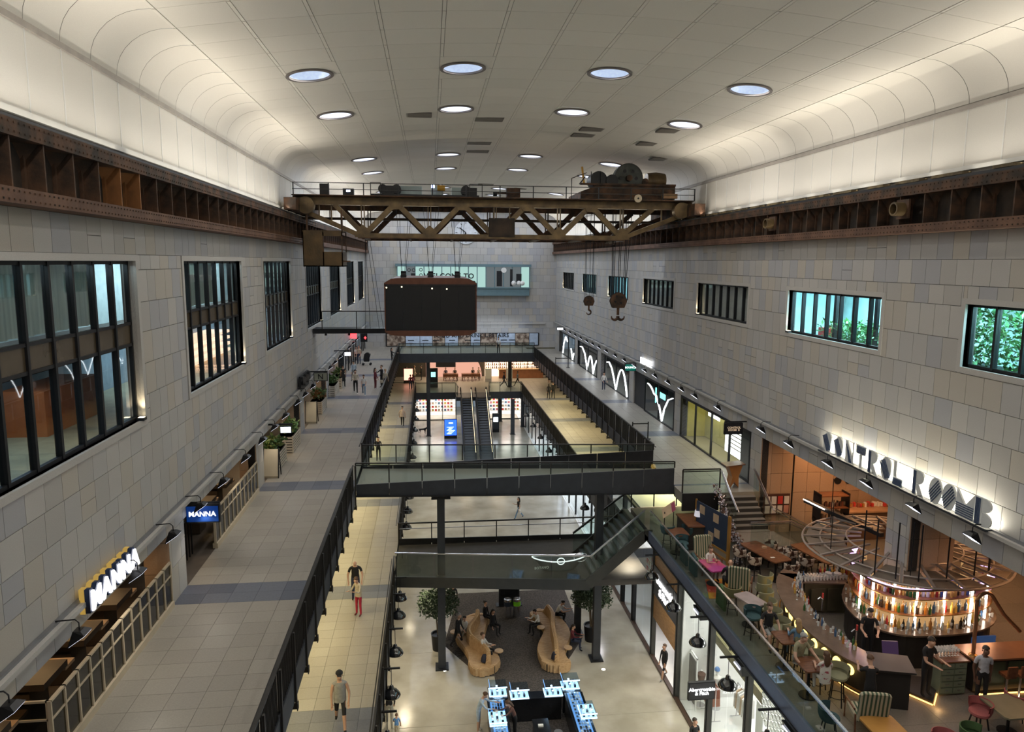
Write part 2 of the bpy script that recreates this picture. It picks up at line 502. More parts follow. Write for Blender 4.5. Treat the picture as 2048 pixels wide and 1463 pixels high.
for i, (a, b) in enumerate(LWIN):
    window(wn, a, b, LZ0, LZ1, XL, 1, 7, [-2.08, -1.56]); wn += 1
for i, (a, b) in enumerate(RWIN):
    window(wn, a, b, RZ0, RZ1, XR, -1, 7, None); wn += 1

# rooms behind the windows (only as deep as the panes let one see)
CURT = two_tone('sheer_curtain', (0.30, 0.36, 0.33), (0.48, 0.55, 0.50), 3.0, 0.9, 0, 0.3, 0.7, 0, 'NOISE', (1, 5, 0.05))
ROOMW = mat('room_plaster', (0.30, 0.36, 0.38), 0.8)
BRW = mat('pale_green_wall', (0.50, 0.66, 0.66), 0.7)
def room(name, x0, x1, y0, y1, z0, z1, m, front):
    """open box: back, ends, floor, ceiling"""
    mb = MB(); t = 0.08
    xb = (x0, x0 + t) if front == 'x1' else (x1 - t, x1)
    mb.box(xb[0], xb[1], y0, y1, z0, z1)
    mb.box(x0, x1, y0 - t, y0, z0, z1); mb.box(x0, x1, y1, y1 + t, z0, z1)
    mb.box(x0, x1, y0, y1, z0 - t, z0); mb.box(x0, x1, y0, y1, z1, z1 + t)
    return mb.build(name, m, kind='structure')
room('wall_rooms_left', XL - 3.4, XL - 0.36, 11.5, 81.5, -4.3, 0.3, ROOMW, 'x1')
room('wall_rooms_right', XR + 0.36, XR + 3.6, 11, 79, -3.0, -0.7, BRW, 'x0')
for k in range(7):
    y = (LWIN[k][0] + LWIN[k][1]) / 2
    t = thing('curtain', ['pale green sheer curtain behind the nearest left window', 'sheer curtain behind the second left window', 'sheer curtain behind the third left window', 'sheer curtain behind the fourth left window', 'sheer curtain behind the fifth left window', 'sheer curtain behind the sixth left window', 'sheer curtain behind the last left window at the far wall'][k], 'curtain', (XL - 0.9, y, -1.5), group='sheer curtains in the left windows')
    mb = MB(); n = 60; y0, y1 = LWIN[k]
    y1 = y1 - 0.3
    pts = [(XL - 0.9 + 0.07 * math.sin(i * 1.4) + 0.03 * math.sin(i * 0.6), y0 + (y1 - y0) * i / n) for i in range(n + 1)]
    o = 0
    vs = [(x, yy, -0.1) for x, yy in pts] + [(x, yy, -1.55) for x, yy in pts]
    mb.add(vs, [(i, i + 1, n + 2 + i, n + 1 + i) for i in range(n)])
    mb.build('curtain_cloth', CURT, t)
    lamp('AREA', 'room_lamp', (XL - 1.9, y, 0.2), 300, (0.75, 0.95, 1.0), 1.6, 4.5)
    if k < 6: lamp('AREA', 'room_lamp', (XL - 1.9, y, -2.25), 32 if k < 1 else 80, (0.5, 0.75, 1.0), 1.6, 4.5)
MB().box(XL - 3.3, XL - .4, 11.6, 81.4, -2.2, -2.05).build('trim_1', DARKIN, kind='structure')
MB().box(XL - 3.3, XL - .4, 11.6, 81.4, -4.28, -4.2).build('floor_lower_rooms', mat('tan_floor', (0.42, 0.36, 0.22), 0.5), kind='structure')
tt = thing('orange_cabin', 'orange red cabin block seen through the nearest left window', 'cabin', (XL - 2.4, 19.3, -4.2))
MB().box(XL - 2.9, XL - 1.9, 18.0, 20.8, -4.2, -3.1).build('cabin_body', mat('orange_cabin', (0.55, 0.13, 0.03), 0.5), tt)
tt = thing('lit_display', 'warm lit stacked display seen low through the second left window', 'display', (XL - 2.8, 31, -4.2))
for j in range(4): MB().box(XL - 3.0, XL - 2.0, 28.6, 34.5, -4.1 + j * .28, -3.98 + j * .28).build('lit_layer', mat('warm_display', (0.3, 0.2, 0.15), 0.6, emit=(1.0, 0.62, 0.42), es=1.6), tt)
for k, pw in enumerate([800, 620, 3, 3, 160, 160, 3]):
    a, b = RWIN[k]
    if pw > 5: lamp('AREA', 'garden_room_lamp', (XR + 1.6, (a + b) / 2, -0.8), pw, (0.55, 0.88, 1.0), 2.4, 5.5)
for k in (2, 3, 6):   # blinds drawn down
    a, b = RWIN[k]
    tg = thing('window_blind', {2: 'grey brown blind drawn behind the window left of the two lit right windows', 3: 'grey brown blind drawn in the smaller window beside the hook block', 6: 'pale blind drawn in the farthest small right window'}[k], 'blind', (XR + 0.42, a, -1.0), group='blinds in the right hand windows')
    MB().box(XR + 0.275, XR + 0.29, a, b, RZ0, RZ1).build('blind_cloth', mat('blind_taupe', (0.36, 0.34, 0.30), 0.9), tg)
for k in range(1, 4):  # room partition between windows
    MB().box(XR + 0.5, XR + 3.5, RWIN[k][1] + 1.8, RWIN[k][1] + 1.9, -3, -0.7).build('wall_partition_%d' % k, BRW, kind='structure')

# little uplights in the corners of the window sills, each with its wash on the reveal
LAMPW = emis('warm_lamp_face', (1.0, 0.82, 0.5), 9)
def sill_light(x, y, z, lab):
    t = thing('sill_uplight', lab, 'light', (x, y, z), group='sill uplights in the window corners')
    MB().box(x - 0.09, x + 0.09, y - 0.10, y + 0.10, z, z + 0.07).build('lamp_body', BLACK, t)
    MB().box(x - 0.06, x + 0.06, y - 0.07, y + 0.07, z + 0.07, z + 0.076).build('lamp_face', LAMPW, t)
    lamp('SPOT', 'sill_lamp', (x, y, z + 0.10), 45, (1.0, 0.80, 0.50), 0.03, direction=(0, 0.18, 1), angle=1.0, blend=0.9)
NTH = ['nearest', 'second', 'third', 'fourth', 'fifth', 'sixth', 'last']
for k in range(7):
    if k < 6 or True: sill_light(XL - 0.02, LWIN[k][1] - 0.14, LZ0, 'small warm uplight at the far corner of the %s left window sill' % NTH[k])
    if k: sill_light(XR + 0.02, RWIN[k][1] - 0.14, RZ0, 'small warm uplight at the far corner of the %s right window sill' % NTH[k])

# ---- ledges over the shopfronts with their light line
def ledge(n, x, sg, z):
    mb = MB(); xs = sorted((x, x + 0.20 * sg))
    mb.box(xs[0], xs[1], YN, YB, z - 0.10, z)
    o = mb.build('trim_%d' % n, STONE[1], kind='structure')
    mb = MB(); xs = sorted((x + 0.01 * sg, x + 0.10 * sg)); mb.box(xs[0], xs[1], YN, YB, z, z + 0.05)
    mb.build('cable_tray', mat('galvanised', (0.30, 0.31, 0.33), 0.35, 0.8), o)
ledge(2, XL, 1, LEDL); ledge(3, XR, -1, LEDR)

# ---- pillars returns of the shopfront arcade (tan tile inside)
def pillar_returns(pil, x, sg, zb, depth, m, nm):
    for i, (a, b) in enumerate(pil):
        t = MB().box(*sorted((x - 0.05 * sg, x - depth * sg)), a + .04, b - .04, zb, SOF + 0.3).build('wall_%s_%d' % (nm, i), JOINT, kind='structure')
        hh = [zb + k * 0.9 for k in range(10)]
        hs = [h for h in hh if h < SOF] + [SOF]
        rc = []
        for k in range(len(hs) - 1):
            u0, u1 = sorted((x - 0.0 * sg, x - depth * sg)); n = max(1, round((u1 - u0) / 0.5))
            for q in range(n): rc.append((u0 + (u1 - u0) * q / n, u0 + (u1 - u0) * (q + 1) / n, hs[k], hs[k + 1]))
        field(t, 'tile', rc, 'y-', a + 0.04, m, 0.04, 0.012)
pillar_returns(LPIL, XL, 1, GL, 0.7, TAN, 'pier_left')
pillar_returns(RPIL[1:3], XR, -1, T, 1.5, TAN, 'pier_bar')
pillar_returns(RPIL[3:], XR, -1, GR, 0.5, STONE, 'pier_right')

# ---- back wall, near wall
hb = [(-4.9, 12.2, -9.35, -8.02)]
wall_back = MB().box(XL, XR, YB + 0.05, YB + 0.3, -9.9, 6.2).build('wall_back', JOINT, kind='structure')
field(wall_back, 'stone_panel', grid(XL, XR, 0.8, -9.7, 6.2, 0.75, 0.5), 'y-', YB + 0.05, STONE, 0.045, 0.015)
MB().box(XL - 4, XR + 9, YN - 6.3, YN - 6.0, -19, 7).build('wall_near', STONE[4], kind='structure')

# ---- floors
def bands(u0, u1, y0, y1, centres, hw, du, dv):
    cuts = []
    for c in centres: cuts += [c - hw, c + hw]
    cuts = [c for c in cuts if y0 < c < y1]
    ys = [y0] + cuts + [y1]
    light, dark = [], []
    for i in range(len(ys) - 1):
        mid = (ys[i] + ys[i + 1]) / 2
        isd = any(abs(mid - c) < hw for c in centres)
        n = max(1, round((ys[i + 1] - ys[i]) / dv)); st = (ys[i + 1] - ys[i]) / n
        g = grid(u0, u1, du, ys[i], ys[i + 1], st)
        (dark if isd else light).extend(g)
    return light, dark
GLX = -3.30     # inner edge of the left gallery
GRX = 10.80
LB = [20.58, 30.7, 40.95, 51.2, 61.25, 71.2]
RB = [19.9, 29.9, 40.1, 50.0, 60.0, 69.9]
floor_gal_l = MB().box(XL, GLX, YN, YB, GL - 0.45, GL - 0.05).build('floor_gallery_left', CHAR, kind='structure')
l, d = bands(XL, GLX, 10, YB, LB, 0.62, 0.72, 0.62)
field(floor_gal_l, 'floor_tile', l, 'z+', GL - 0.05, FLR, 0.05, 0.008, 260)
field(floor_gal_l, 'dark_floor_tile', d, 'z+', GL - 0.05, FLD, 0.05, 0.006, 40)
floor_gal_r = MB().box(GRX, XR, 30.3, YB, GR - 0.45, GR - 0.05).build('floor_gallery_right', CHAR, kind='structure')
l, d = bands(GRX, XR, 30.3, YB, RB, 0.6, 0.72, 0.62)
field(floor_gal_r, 'floor_tile', l, 'z+', GR - 0.05, FLR, 0.05, 0.008, 220)
field(floor_gal_r, 'dark_floor_tile', d, 'z+', GR - 0.05, FLD, 0.05, 0.006, 40)
WLX, WRX = -1.72, 9.78
floor_walk_l = MB().box(XL, WLX, YN, 84.6, W - 0.5, W - 0.05).build('floor_walkway_left', CHAR, kind='structure')
LBW = [20.9, 29.75, 41.4, 50.8, 61.2, 71.6]
l, d = bands(-5.2, WLX, 13, 84, LBW, 0.62, 0.72, 0.62)
field(floor_walk_l, 'floor_tile', l, 'z+', W - 0.05, FLR, 0.05, 0.008, 220)
field(floor_walk_l, 'dark_floor_tile', d, 'z+', W - 0.05, FLD, 0.05, 0.006, 30)
floor_walk_r = MB().box(WRX, XR + 1.0, 33.3, 84.6, W - 0.5, W - 0.05).build('floor_walkway_right', CHAR, kind='structure')
l, d = bands(WRX, XR + 1, 33.3, 84.6, [42.0, 52.3, 62.6, 72.6], 0.62, 0.72, 0.62)
field(floor_walk_r, 'floor_tile', l, 'z+', W - 0.05, FLR, 0.05, 0.008, 200)
field(floor_walk_r, 'dark_floor_tile', d, 'z+', W - 0.05, FLD, 0.05, 0.006, 30)
# terrace of the bar
TX = 9.58
TZ = mat('terrace_floor', (0.17, 0.155, 0.135), 0.55, var=0.12, scale=30)
TZb = mat('terrace_floor_b', (0.185, 0.165, 0.145), 0.55, var=0.12, scale=30)
floor_ter = MB().box(TX, 24, YN, 31.6, T - 0.35, T - 0.05).build('floor_terrace', CHAR, kind='structure')
field(floor_ter, 'floor_tile', grid(TX, 24, 1.2, 10, 31.6, 1.2), 'z+', T - 0.05, [TZ, TZb], 0.05, 0.006, 200)
# ground floor: polished concrete bays with saw-cut joints
floor_gr = MB().box(XL - 1, 19, YN, 92, B - 0.3, B - 0.02).build('floor_ground', JOINT, kind='structure')
for a, b in ((6, 21.8), (21.8, 27.0), (27.0, 32.6), (32.6, 38.8), (38.8, 50), (50, 62), (62, 74), (74, 92)):
    for c, d in ((XL - 1, 10.36), (10.36, 19)):
        MB().box(c + .006, d - .006, a + .006, b - .006, B - 0.04, B).build('concrete_bay', CONC if c < 5 else WHITE, floor_gr)

# ---- ceiling vault: rows of panels between shadow gaps, coved edges
ceiling = MB()
NX = 24
xs = [XL + 1.0 + (XR - XL - 2.0) * i / NX for i in range(NX + 1)]
for i in range(NX):
    a, b = xs[i], xs[i + 1]
    za, zb = ceil_z(a) + 0.34, ceil_z(b) + 0.34
    ceiling.add([(a, YN - 6, za), (b, YN - 6, zb), (b, YB, zb), (a, YB, za)], [(0, 1, 2, 3)])
ceiling = ceiling.build('ceiling', JOINT, kind='structure')
PW = 1.56; PL = 1.32
seams = [XC + (i - 6) * PW for i in range(13)]
def vault_panel(x0, x1, y0, y1, mi, mb):
    n = 2; g = 0.055
    x0 += g; x1 -= g; y0 += 0.006; y1 -= 0.006
    xs = [x0 + (x1 - x0) * i / n for i in range(n + 1)]
    vs = []
    for dz in (0, 0.04):
        for x in xs:
            vs += [(x, y0, ceil_z(x) + dz), (x, y1, ceil_z(x) + dz)]
    f = [(0, 2, 3, 1), (2, 4, 5, 3), (6, 7, 9, 8), (8, 9, 11, 10), (0, 1, 7, 6), (4, 10, 11, 5), (0, 6, 8, 2), (2, 8, 10, 4), (1, 3, 9, 7), (3, 5, 11, 9)]
    mb.add(vs, f, mi)
holes_c = [(lx, ly) for lx in LIGHT_X for ly in LIGHT_ROWS]
cp = []
for i in range(12):
    y = 4.0
    while y < YB:
        cp.append((i, seams[i], seams[i + 1], y, min(y + PL, YB))); y += PL
cp.sort(key=lambda c: abs(c[3] - 17) if c[3] > 16 else 500)
rest = MB()
cnt = 0
for (i, x0, x1, y0, y1) in cp:
    hs = [h for h in holes_c if x0 - 0.6 < h[0] < x1 + 0.6 and y0 - 0.6 < h[1] < y1 + 0.6]
    mi = random.randrange(3)
    tgt = MB() if cnt < 300 and y0 > 15 else rest
    if not hs:
        vault_panel(x0, x1, y0, y1, mi if tgt is rest else 0, tgt)
    else:     # panel trimmed round the reflector
        h = hs[0]; K = 24; R = 0.60
        cx0, cx1, cy0, cy1 = x0 + .03, x1 - .03, y0 + .006, y1 - .006
        poly = []
        NXg, NYg = 12, 10
        vs = {}; idx = {}
        def vid(p, q):
            if (p, q) not in idx:
                x = cx0 + (cx1 - cx0) * p / NXg; yy = cy0 + (cy1 - cy0) * q / NYg
                d = math.hypot(x - h[0], yy - h[1])
                if d < R:
                    dd = max(d, 1e-3)
                    x2, y2 = h[0] + (x - h[0]) * R / dd, h[1] + (yy - h[1]) * R / dd
                    x, yy = min(max(x2, cx0), cx1), min(max(y2, cy0), cy1)
                idx[(p, q)] = len(idx); vs[idx[(p, q)]] = (x, yy, ceil_z(x))
            return idx[(p, q)]
        fs = []
        for p in range(NXg):
            for q in range(NYg):
                xm = cx0 + (cx1 - cx0) * (p + .5) / NXg; ym = cy0 + (cy1 - cy0) * (q + .5) / NYg
                if math.hypot(xm - h[0], ym - h[1]) < R * 0.93: continue
                fs.append((vid(p, q), vid(p + 1, q), vid(p + 1, q + 1), vid(p, q + 1)))
        if fs: tgt.add([vs[k] for k in range(len(vs))], fs, mi if tgt is rest else 0)
    if tgt is not rest and tgt.v:
        me = tgt.mesh('ceiling_panel', VAULT[mi]); o = bpy.data.objects.new('ceiling_panel', me); C.objects.link(o); o.parent = ceiling; cnt += 1
rest.build('ceiling_panel_field', VAULT, ceiling, kind='stuff')
for i, x in enumerate(seams):      # narrow channel strips between the panel rows
    y = 4.0; mb = MB()
    while y < YB:
        mb.box(x - .043, x + .043, y + .02, min(y + PL, YB) - .02, ceil_z(x) - .004, ceil_z(x) + .03); y += PL
    mb.build('channel_strip', VAULT[2], ceiling, kind='stuff')

# cove: curved panels from the outer seam down to a trim rail, then upright fascia panels
def cove(side):
    sg = 1 if side == 'left' else -1
    xw = XL if side == 'left' else XR
    xe = seams[0] if side == 'left' else seams[12]
    par = MB().box(*sorted((xw - 0.05 * sg, xw - 0.35 * sg)), YN - 6, YB, 2.4, 6.2).build('wall_cove_%s' % side, mat('cove_joint', (0.30, 0.28, 0.25), 0.8), kind='structure')
    z0, zt = 4.16, ceil_z(xe)
    prof = []
    xr = abs(xe - xw) ; zr = zt - z0
    for k in range(9):
        t = PI / 2 * k / 8
        prof.append((xw + sg * (0.02 + (xr - 0.05) * (1 - math.cos(t))), z0 + 0.07 + (zr - 0.07) * math.sin(t)))
    y = 4.0; n = 0; mbs = MB()
    while y < YB:
        ye = min(y + PL, YB)
        tgt = MB() if 12 < y < 72 else mbs
        vs = []
        for x, z in prof: vs += [(x, y + .008, z), (x, ye - .008, z)]
        tgt.add(vs, [(2 * k, 2 * k + 1, 2 * k + 3, 2 * k + 2) for k in range(8)], 0)
        if tgt is not mbs: tgt.build('cove_panel', VAULT[n % 3], par, smooth=True)
        tgt = MB() if 12 < y < 72 else mbs
        tgt.box(*sorted((xw - 0.03 * sg, xw + 0.02 * sg)), y + .014, ye - .014, 2.62, 4.08, 0)
        if tgt is not mbs: tgt.build('fascia_panel', VAULT[(n + 1) % 3], par); MB().box(*sorted((xw - 0.03 * sg, xw + 0.035 * sg)), ye - .014, ye + .014, 2.62, 4.08).build('fascia_bead', WHITE, par)
        y = ye; n += 1
    mbs.build('cove_panel_field', VAULT[0], par, kind='stuff')
    MB().box(*sorted((xw - 0.05 * sg, xw + 0.07 * sg)), YN - 6, YB, 4.08, 4.20).build('cove_rail', mat('cove_rail_grey', (0.36, 0.33, 0.30), 0.6), par)
    MB().box(*sorted((xw - 0.05 * sg, xw + 0.06 * sg)), YN - 6, YB, 2.50, 2.61).build('lower_rail', WHITE, par)
cove('left'); cove('right')

# ---- round reflector downlights
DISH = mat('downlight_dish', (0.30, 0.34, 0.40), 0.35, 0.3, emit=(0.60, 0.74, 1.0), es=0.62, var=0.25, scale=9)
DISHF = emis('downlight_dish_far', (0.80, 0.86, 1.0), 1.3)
HOT = emis('downlight_core', (0.85, 0.92, 1.0), 5)
RING = mat('downlight_ring', (0.22, 0.20, 0.20), 0.5, 0.4)
proto_dl = {}
for key, dm in (('near', DISH), ('far', DISHF)):
    t = thing('ceiling_downlight', 'x', 'light', (0, 0, 0), group='round reflector downlights in the vault')
    MB().lathe([(0.72, -0.02), (0.72, -0.05), (0.62, -0.05), (0.60, 0.02), (0.66, 0.03)], n=40).build('trim_ring', RING, t, smooth=True)
    rf = MB().lathe([(0.60, 0.0), (0.55, 0.10), (0.40, 0.19), (0.20, 0.23)], n=40).build('reflector', dm, t, smooth=True)
    MB().lathe([(0.20, 0.23), (0.001, 0.235)], n=20).build('lens', HOT, rf, smooth=True)
    proto_dl[key] = t
LXN = ['leftmost', 'second from left', 'third from left', 'rightmost']
first = {'near': True, 'far': True}
rowname = {17.5: 'row before the visible ones', 23.75: 'nearest row', 29.9: 'second row', 42.3: 'third row', 48.5: 'fourth row', 61.0: 'fifth row', 67.0: 'sixth row', 73.2: 'seventh row', 79.0: 'last row'}
for ly in LIGHT_ROWS:
    if ly < 20: continue
    for k, lx in enumerate(LIGHT_X):
        key = 'near' if ly < 25 else 'far'
        lab = 'round ceiling downlight, %s of the %s of four' % (LXN[k], rowname[ly])
        slope = math.atan(-0.0166 * (lx - XC))
        if first[key]:
            o = proto_dl[key]; first[key] = False; o.location = (lx, ly, ceil_z(lx)); o['label'] = lab
        else: o = dup(proto_dl[key], (lx, ly, ceil_z(lx)), label=lab)
        o.rotation_euler = (0, -slope, 0)

# ---- air grilles in the vault
GRL = mat('grille_grey', (0.22, 0.20, 0.18), 0.6); GRB = mat('grille_dark', (0.09, 0.08, 0.075), 0.8)
gv = [(833, 230), (978, 241), (958, 286.5), (955, 303), (1188, 257), (1170, 269), (1344, 261), (1301, 284), (1324, 311), (972, 369), (1043, 375)]
gpos = [(-0.49, 30.94, 5.9), (2.57, 32.1, 5.98), (2.56, 38.43, 6.02), (2.67, 41.26, 6.02), (7.37, 33.11, 5.95), (7.3, 34.69, 5.95), (10.44, 31.46, 5.66), (10.54, 34.9, 5.72), (12.21, 38.27, 5.6), (4.43, 58.23, 6), (7.47, 60.04, 6)]
gl = ['brown grille left of the second row middle downlight', 'grille right of the centre line near the second row', 'grille nearer of the pair on the centre line', 'grille farther of the pair on the centre line', 'upper of two adjoining grilles right of centre', 'lower of two adjoining grilles right of centre', 'grille behind the rightmost second row downlight', 'grille left below the rightmost second row downlight', 'darkest grille above the winch trolley', 'tiny grille far down the vault left', 'tiny grille far down the vault right']
for p, lb in zip(gpos, gl):
    x, y = p[0], p[1]; z = ceil_z(x)
    t = thing('ceiling_grille', 'grey air ' + lb, 'vent', (x, y, z), group='air grilles in the vault')
    MB().box(x - 0.62, x + 0.62, y - 0.42, y + 0.42, z - 0.005, z + 0.03).build('backing', GRB, t)
    for k in range(11):
        yy = y - 0.38 + k * 0.076
        MB().box(x - 0.60, x + 0.60, yy - 0.022, yy + 0.022, z - 0.03, z - 0.005).build('slat', GRL, t)

# ---- crane runway girders along both walls
def girder(side):
    sg = 1 if side == 'left' else -1
    x = XL if sg > 0 else XR
    t = thing('crane_runway_girder', 'long rusted riveted runway girder on the %s wall' % side, 'girder', (x, 44, CB))
    X0, X1 = x, x + 0.42 * sg
    MB().box(*sorted((X0 + .0 * sg, X0 + 0.5 * sg)), YN, YB - 0.1, CB, CB + 0.26).build('bottom_flange', RUSTR, t)
    MB().box(*sorted((X0, X0 + 0.5 * sg)), YN, YB - 0.1, 1.98, 2.26).build('top_flange', RUST, t)
    MB().box(*sorted((X0 + 0.02 * sg, X0 + 0.10 * sg)), YN, YB - 0.1, CB + 0.26, 1.98).build('web', RUSTD, t)
    MB().box(*sorted((X0 + 0.12 * sg, X0 + 0.34 * sg)), YN, YB - 0.1, 2.26, 2.36).build('crane_rail', BLACK, t)
    stf = MB().box(*sorted((0.10 * sg, 0.46 * sg)), -0.02, 0.02, CB + 0.26, 1.98)
    stf.box(*sorted((0.10 * sg, 0.16 * sg)), -0.09, 0.09, CB + 0.26, 1.98)
    stf.add([(0.10 * sg, -0.3, 1.98), (0.10 * sg, 0.3, 1.98), (0.40 * sg, 0, 1.98), (0.10 * sg, 0, 1.62)], [(0, 1, 3), (0, 3, 2), (1, 2, 3), (0, 2, 1)])
    me = stf.mesh('stiffener', RUST); meo = stf.mesh('stiffener', mat('orange_rust', (0.24, 0.10, 0.03), 0.7, 0.1, var=0.3))
    y = 10.8; k = 0
    while y < YB - 0.4:
        o = bpy.data.objects.new('stiffener', meo if (sg > 0 and k in (6, 7)) else me); C.objects.link(o); o.parent = t
        o.location = (x - t.location.x, y - 44, -CB); y += 1.07; k += 1
    # rivets, in one mesh
    rv = MB()
    for i in range(900):
        yy = 10 + i * 0.08
        for zz in (CB + 0.06, CB + 0.2, 2.05, 2.2):
            if (i % 2) == 0 and yy < 45: rv.cbox((X0 + 0.505 * sg, yy, zz), (0.02, 0.03, 0.03))
    rv.build('rivets', RUST, t, kind='stuff')
    return t
girder('left'); girder('right')
# brackets and blocks on top of the right girder / clips on the left
for i in range(26):
    y = 13 + i * 1.7
    tt = MB().box(XR - 0.36, XR - 0.10, y, y + random.uniform(.5, 1.2), 2.365, 2.445).build('timber_packer', two_tone('old_timber', (0.10, 0.075, 0.04), (0.22, 0.17, 0.09), 3, 0.8))
    tag(tt, 'timber packer on top of the right runway girder, %s from the camera' % nth(i), 'block', 'timber packers on the right runway girder')
for i, y in enumerate((16.3, 27.5, 38.5)):
    tt = thing('pipe_sleeve', ['round pipe sleeve on right girder nearest the camera', 'round pipe sleeve on right girder in the middle', 'round pipe sleeve on right girder close to the crane'][i], 'pipe', (XR - 0.52, (20.2, 28.4, 54.0)[i], 1.6))
    q = tt.location
    MB().lathe([(0.20, 0), (0.20, -0.30), (0.15, -0.30), (0.13, -0.05)], (q.x, q.y, q.z), 16, axis='x').build('sleeve', CRANE, tt, smooth=True)
    MB().cbox((q.x + .02, q.y, q.z), (0.06, 0.55, 0.55)).build('plate', RUST, tt)

# ================================================================== RAILINGS, BRIDGES, STAIRS
def gallery_rail(x, sg, y0, y1, z, name, label, step=1.5, drop=0.72, dense=True, slab=0.6, sub='railings'):
    """steel railing hung on the slab edge; sg points to the void"""
    t = thing(name, label, 'railing', (x, y0, z), group=sub)
    n = max(1, round((y1 - y0) / step)); st = (y1 - y0) / n
    zt = z + 1.1
    MB().box(x - .03, x + .03, y0, y1, zt - 0.02, zt + 0.03).build('top_rail', RAILM, t)
    MB().bar((x - .10 * sg, y0, zt - .12), (x - .10 * sg, y1, zt - .12), .035, .035).build('hand_rail', RAILM, t)
    MB().box(*sorted((x - .01 * sg, x + .05 * sg)), y0, y1, z - slab, z + 0.06).build('edge_plate', CHAR, t)
    pm = None
    for i in range(n + 1):
        y = y0 + i * st
        if pm is None:
            mb = MB().box(*sorted((.055 * sg, .10 * sg)), -.035, .035, -drop, 1.10)
            mb.box(*sorted((-0.25 * sg, .10 * sg)), -.03, .03, -drop - .06, -drop + .06)
            mb.box(*sorted((.10 * sg, .12 * sg)), -.07, .07, -drop - .08, -drop + .10)
            pm = mb.mesh('post', RAILM)
        o = bpy.data.objects.new('post', pm); C.objects.link(o); o.parent = t; o.location = (0, y - y0, 0)
    bmsh = None
    for i in range(n):
        if bmsh is None:
            mb = MB(); k = int(st / 0.105)
            for j in range(1, k):
                mb.box(-.02, .02, j * st / k - .008, j * st / k + .008, 0.04, 1.08)
            mb.box(-.022, .022, .03, st - .03, 0.03, 0.06)
            bmsh = mb.mesh('baluster_panel', RAILM)
        o = bpy.data.objects.new('baluster_panel', bmsh); C.objects.link(o); o.parent = t; o.location = (0, y0 + i * st - y0, 0); o['kind'] = 'stuff'
    return t
GRP = 'steel railings along the galleries and walkways'
gallery_rail(GLX + 0.05, 1, 11.4, 29.7, GL, 'gallery_railing', 'dark vertical bar railing on the near part of the left gallery', sub=GRP)
gallery_rail(GLX + 0.05, 1, 33.4, 75.0, GL, 'gallery_railing', 'dark vertical bar railing on the left gallery beyond the glass bridge', sub=GRP)
gallery_rail(GRX - 0.05, -1, 33.4, 75.0, GR, 'gallery_railing', 'dark ribbed railing along the right gallery beyond the glass bridge', sub=GRP)
gallery_rail(WLX + 0.03, 1, 14.5, 30.8, W, 'walkway_railing', 'dark railing with hanging pendants on the near left walkway edge', sub=GRP)
gallery_rail(WLX + 0.03, 1, 34.9, 77.0, W, 'walkway_railing', 'dark railing on the left walkway edge beyond the lower bridge', sub=GRP)
gallery_rail(WRX - 0.03, -1, 34.9, 77.0, W, 'walkway_railing', 'dark railing on the right walkway edge beyond the lower bridge', sub=GRP)

def glass_rail(t, p, q, zb0, zb1, zt0, zt1, n, m=GLASS, posts=True, rail=RAILM, rr=0.03, postm=RAILM, handrail=True):
    """glass balustrade between plan points p,q; bottom/top heights interpolate"""
    p = Vector((*p, 0)); q = Vector((*q, 0))
    for i in range(n):
        a = p.lerp(q, i / n); b = p.lerp(q, (i + 1) / n)
        d = (b - a).normalized() * 0.02; nr = Vector((-d.y, d.x, 0)).normalized() * 0.008
        za0, za1 = zb0 + (zb1 - zb0) * i / n, zb0 + (zb1 - zb0) * (i + 1) / n
        zc0, zc1 = zt0 + (zt1 - zt0) * i / n, zt0 + (zt1 - zt0) * (i + 1) / n
        a2, b2 = a + d, b - d
        vs = []
        for s_ in (1, -1):
            for pt, z in ((a2, za0), (b2, za1), (b2, zc1 - .04), (a2, zc0 - .04)): vs.append((pt.x + nr.x * s_, pt.y + nr.y * s_, z))
        MB().add(vs, [(0, 1, 2, 3), (7, 6, 5, 4), (0, 4, 5, 1), (1, 5, 6, 2), (2, 6, 7, 3), (3, 7, 4, 0)]).build('glass_pane', m, t)
    if posts:
        for i in range(n + 1):
            a = p.lerp(q, i / n); z0 = zb0 + (zb1 - zb0) * i / n; z1 = zt0 + (zt1 - zt0) * i / n
            MB().cbox((a.x, a.y, (z0 + z1) / 2), (.05, .05, z1 - z0)).build('post', postm, t)
    MB().bar((p.x, p.y, zt0), (q.x, q.y, zt1), .07, .05).build('top_rail', rail, t)
    if handrail:
        dd = (q - p).normalized(); nr = Vector((-dd.y, dd.x, 0)) * 0.10
        MB().tube([(p.x + nr.x, p.y + nr.y, zt0 - .12), (q.x + nr.x, q.y + nr.y, zt1 - .12)], .022, 8).build('hand_rail', rail, t)

# ---- the upper glass bridge between the galleries
t = thing('upper_bridge', 'wide footbridge with glass sides on two dark columns joining the galleries', 'bridge', (3.7, 29.6, GL))
xa, xb = GLX + 0.1, GRX - 0.1
YA, YBr = 30.2, 33.3
def yrow(f): return f
mbd = MB()
mbd.add([(xa, YA + .05, GL - .05), (xb, YA + .05, GR - .05), (xb, YBr, GR - .05), (xa, YBr, GL - .05), (xa, YA + .05, GL - .30), (xb, YA + .05, GR - .25), (xb, YBr, GR - .25), (xa, YBr, GL - .30)],
        [(0, 1, 2, 3), (4, 7, 6, 5), (0, 4, 5, 1), (1, 5, 6, 2), (2, 6, 7, 3), (3, 7, 4, 0)])
mbd.build('deck', FLR[1], t)
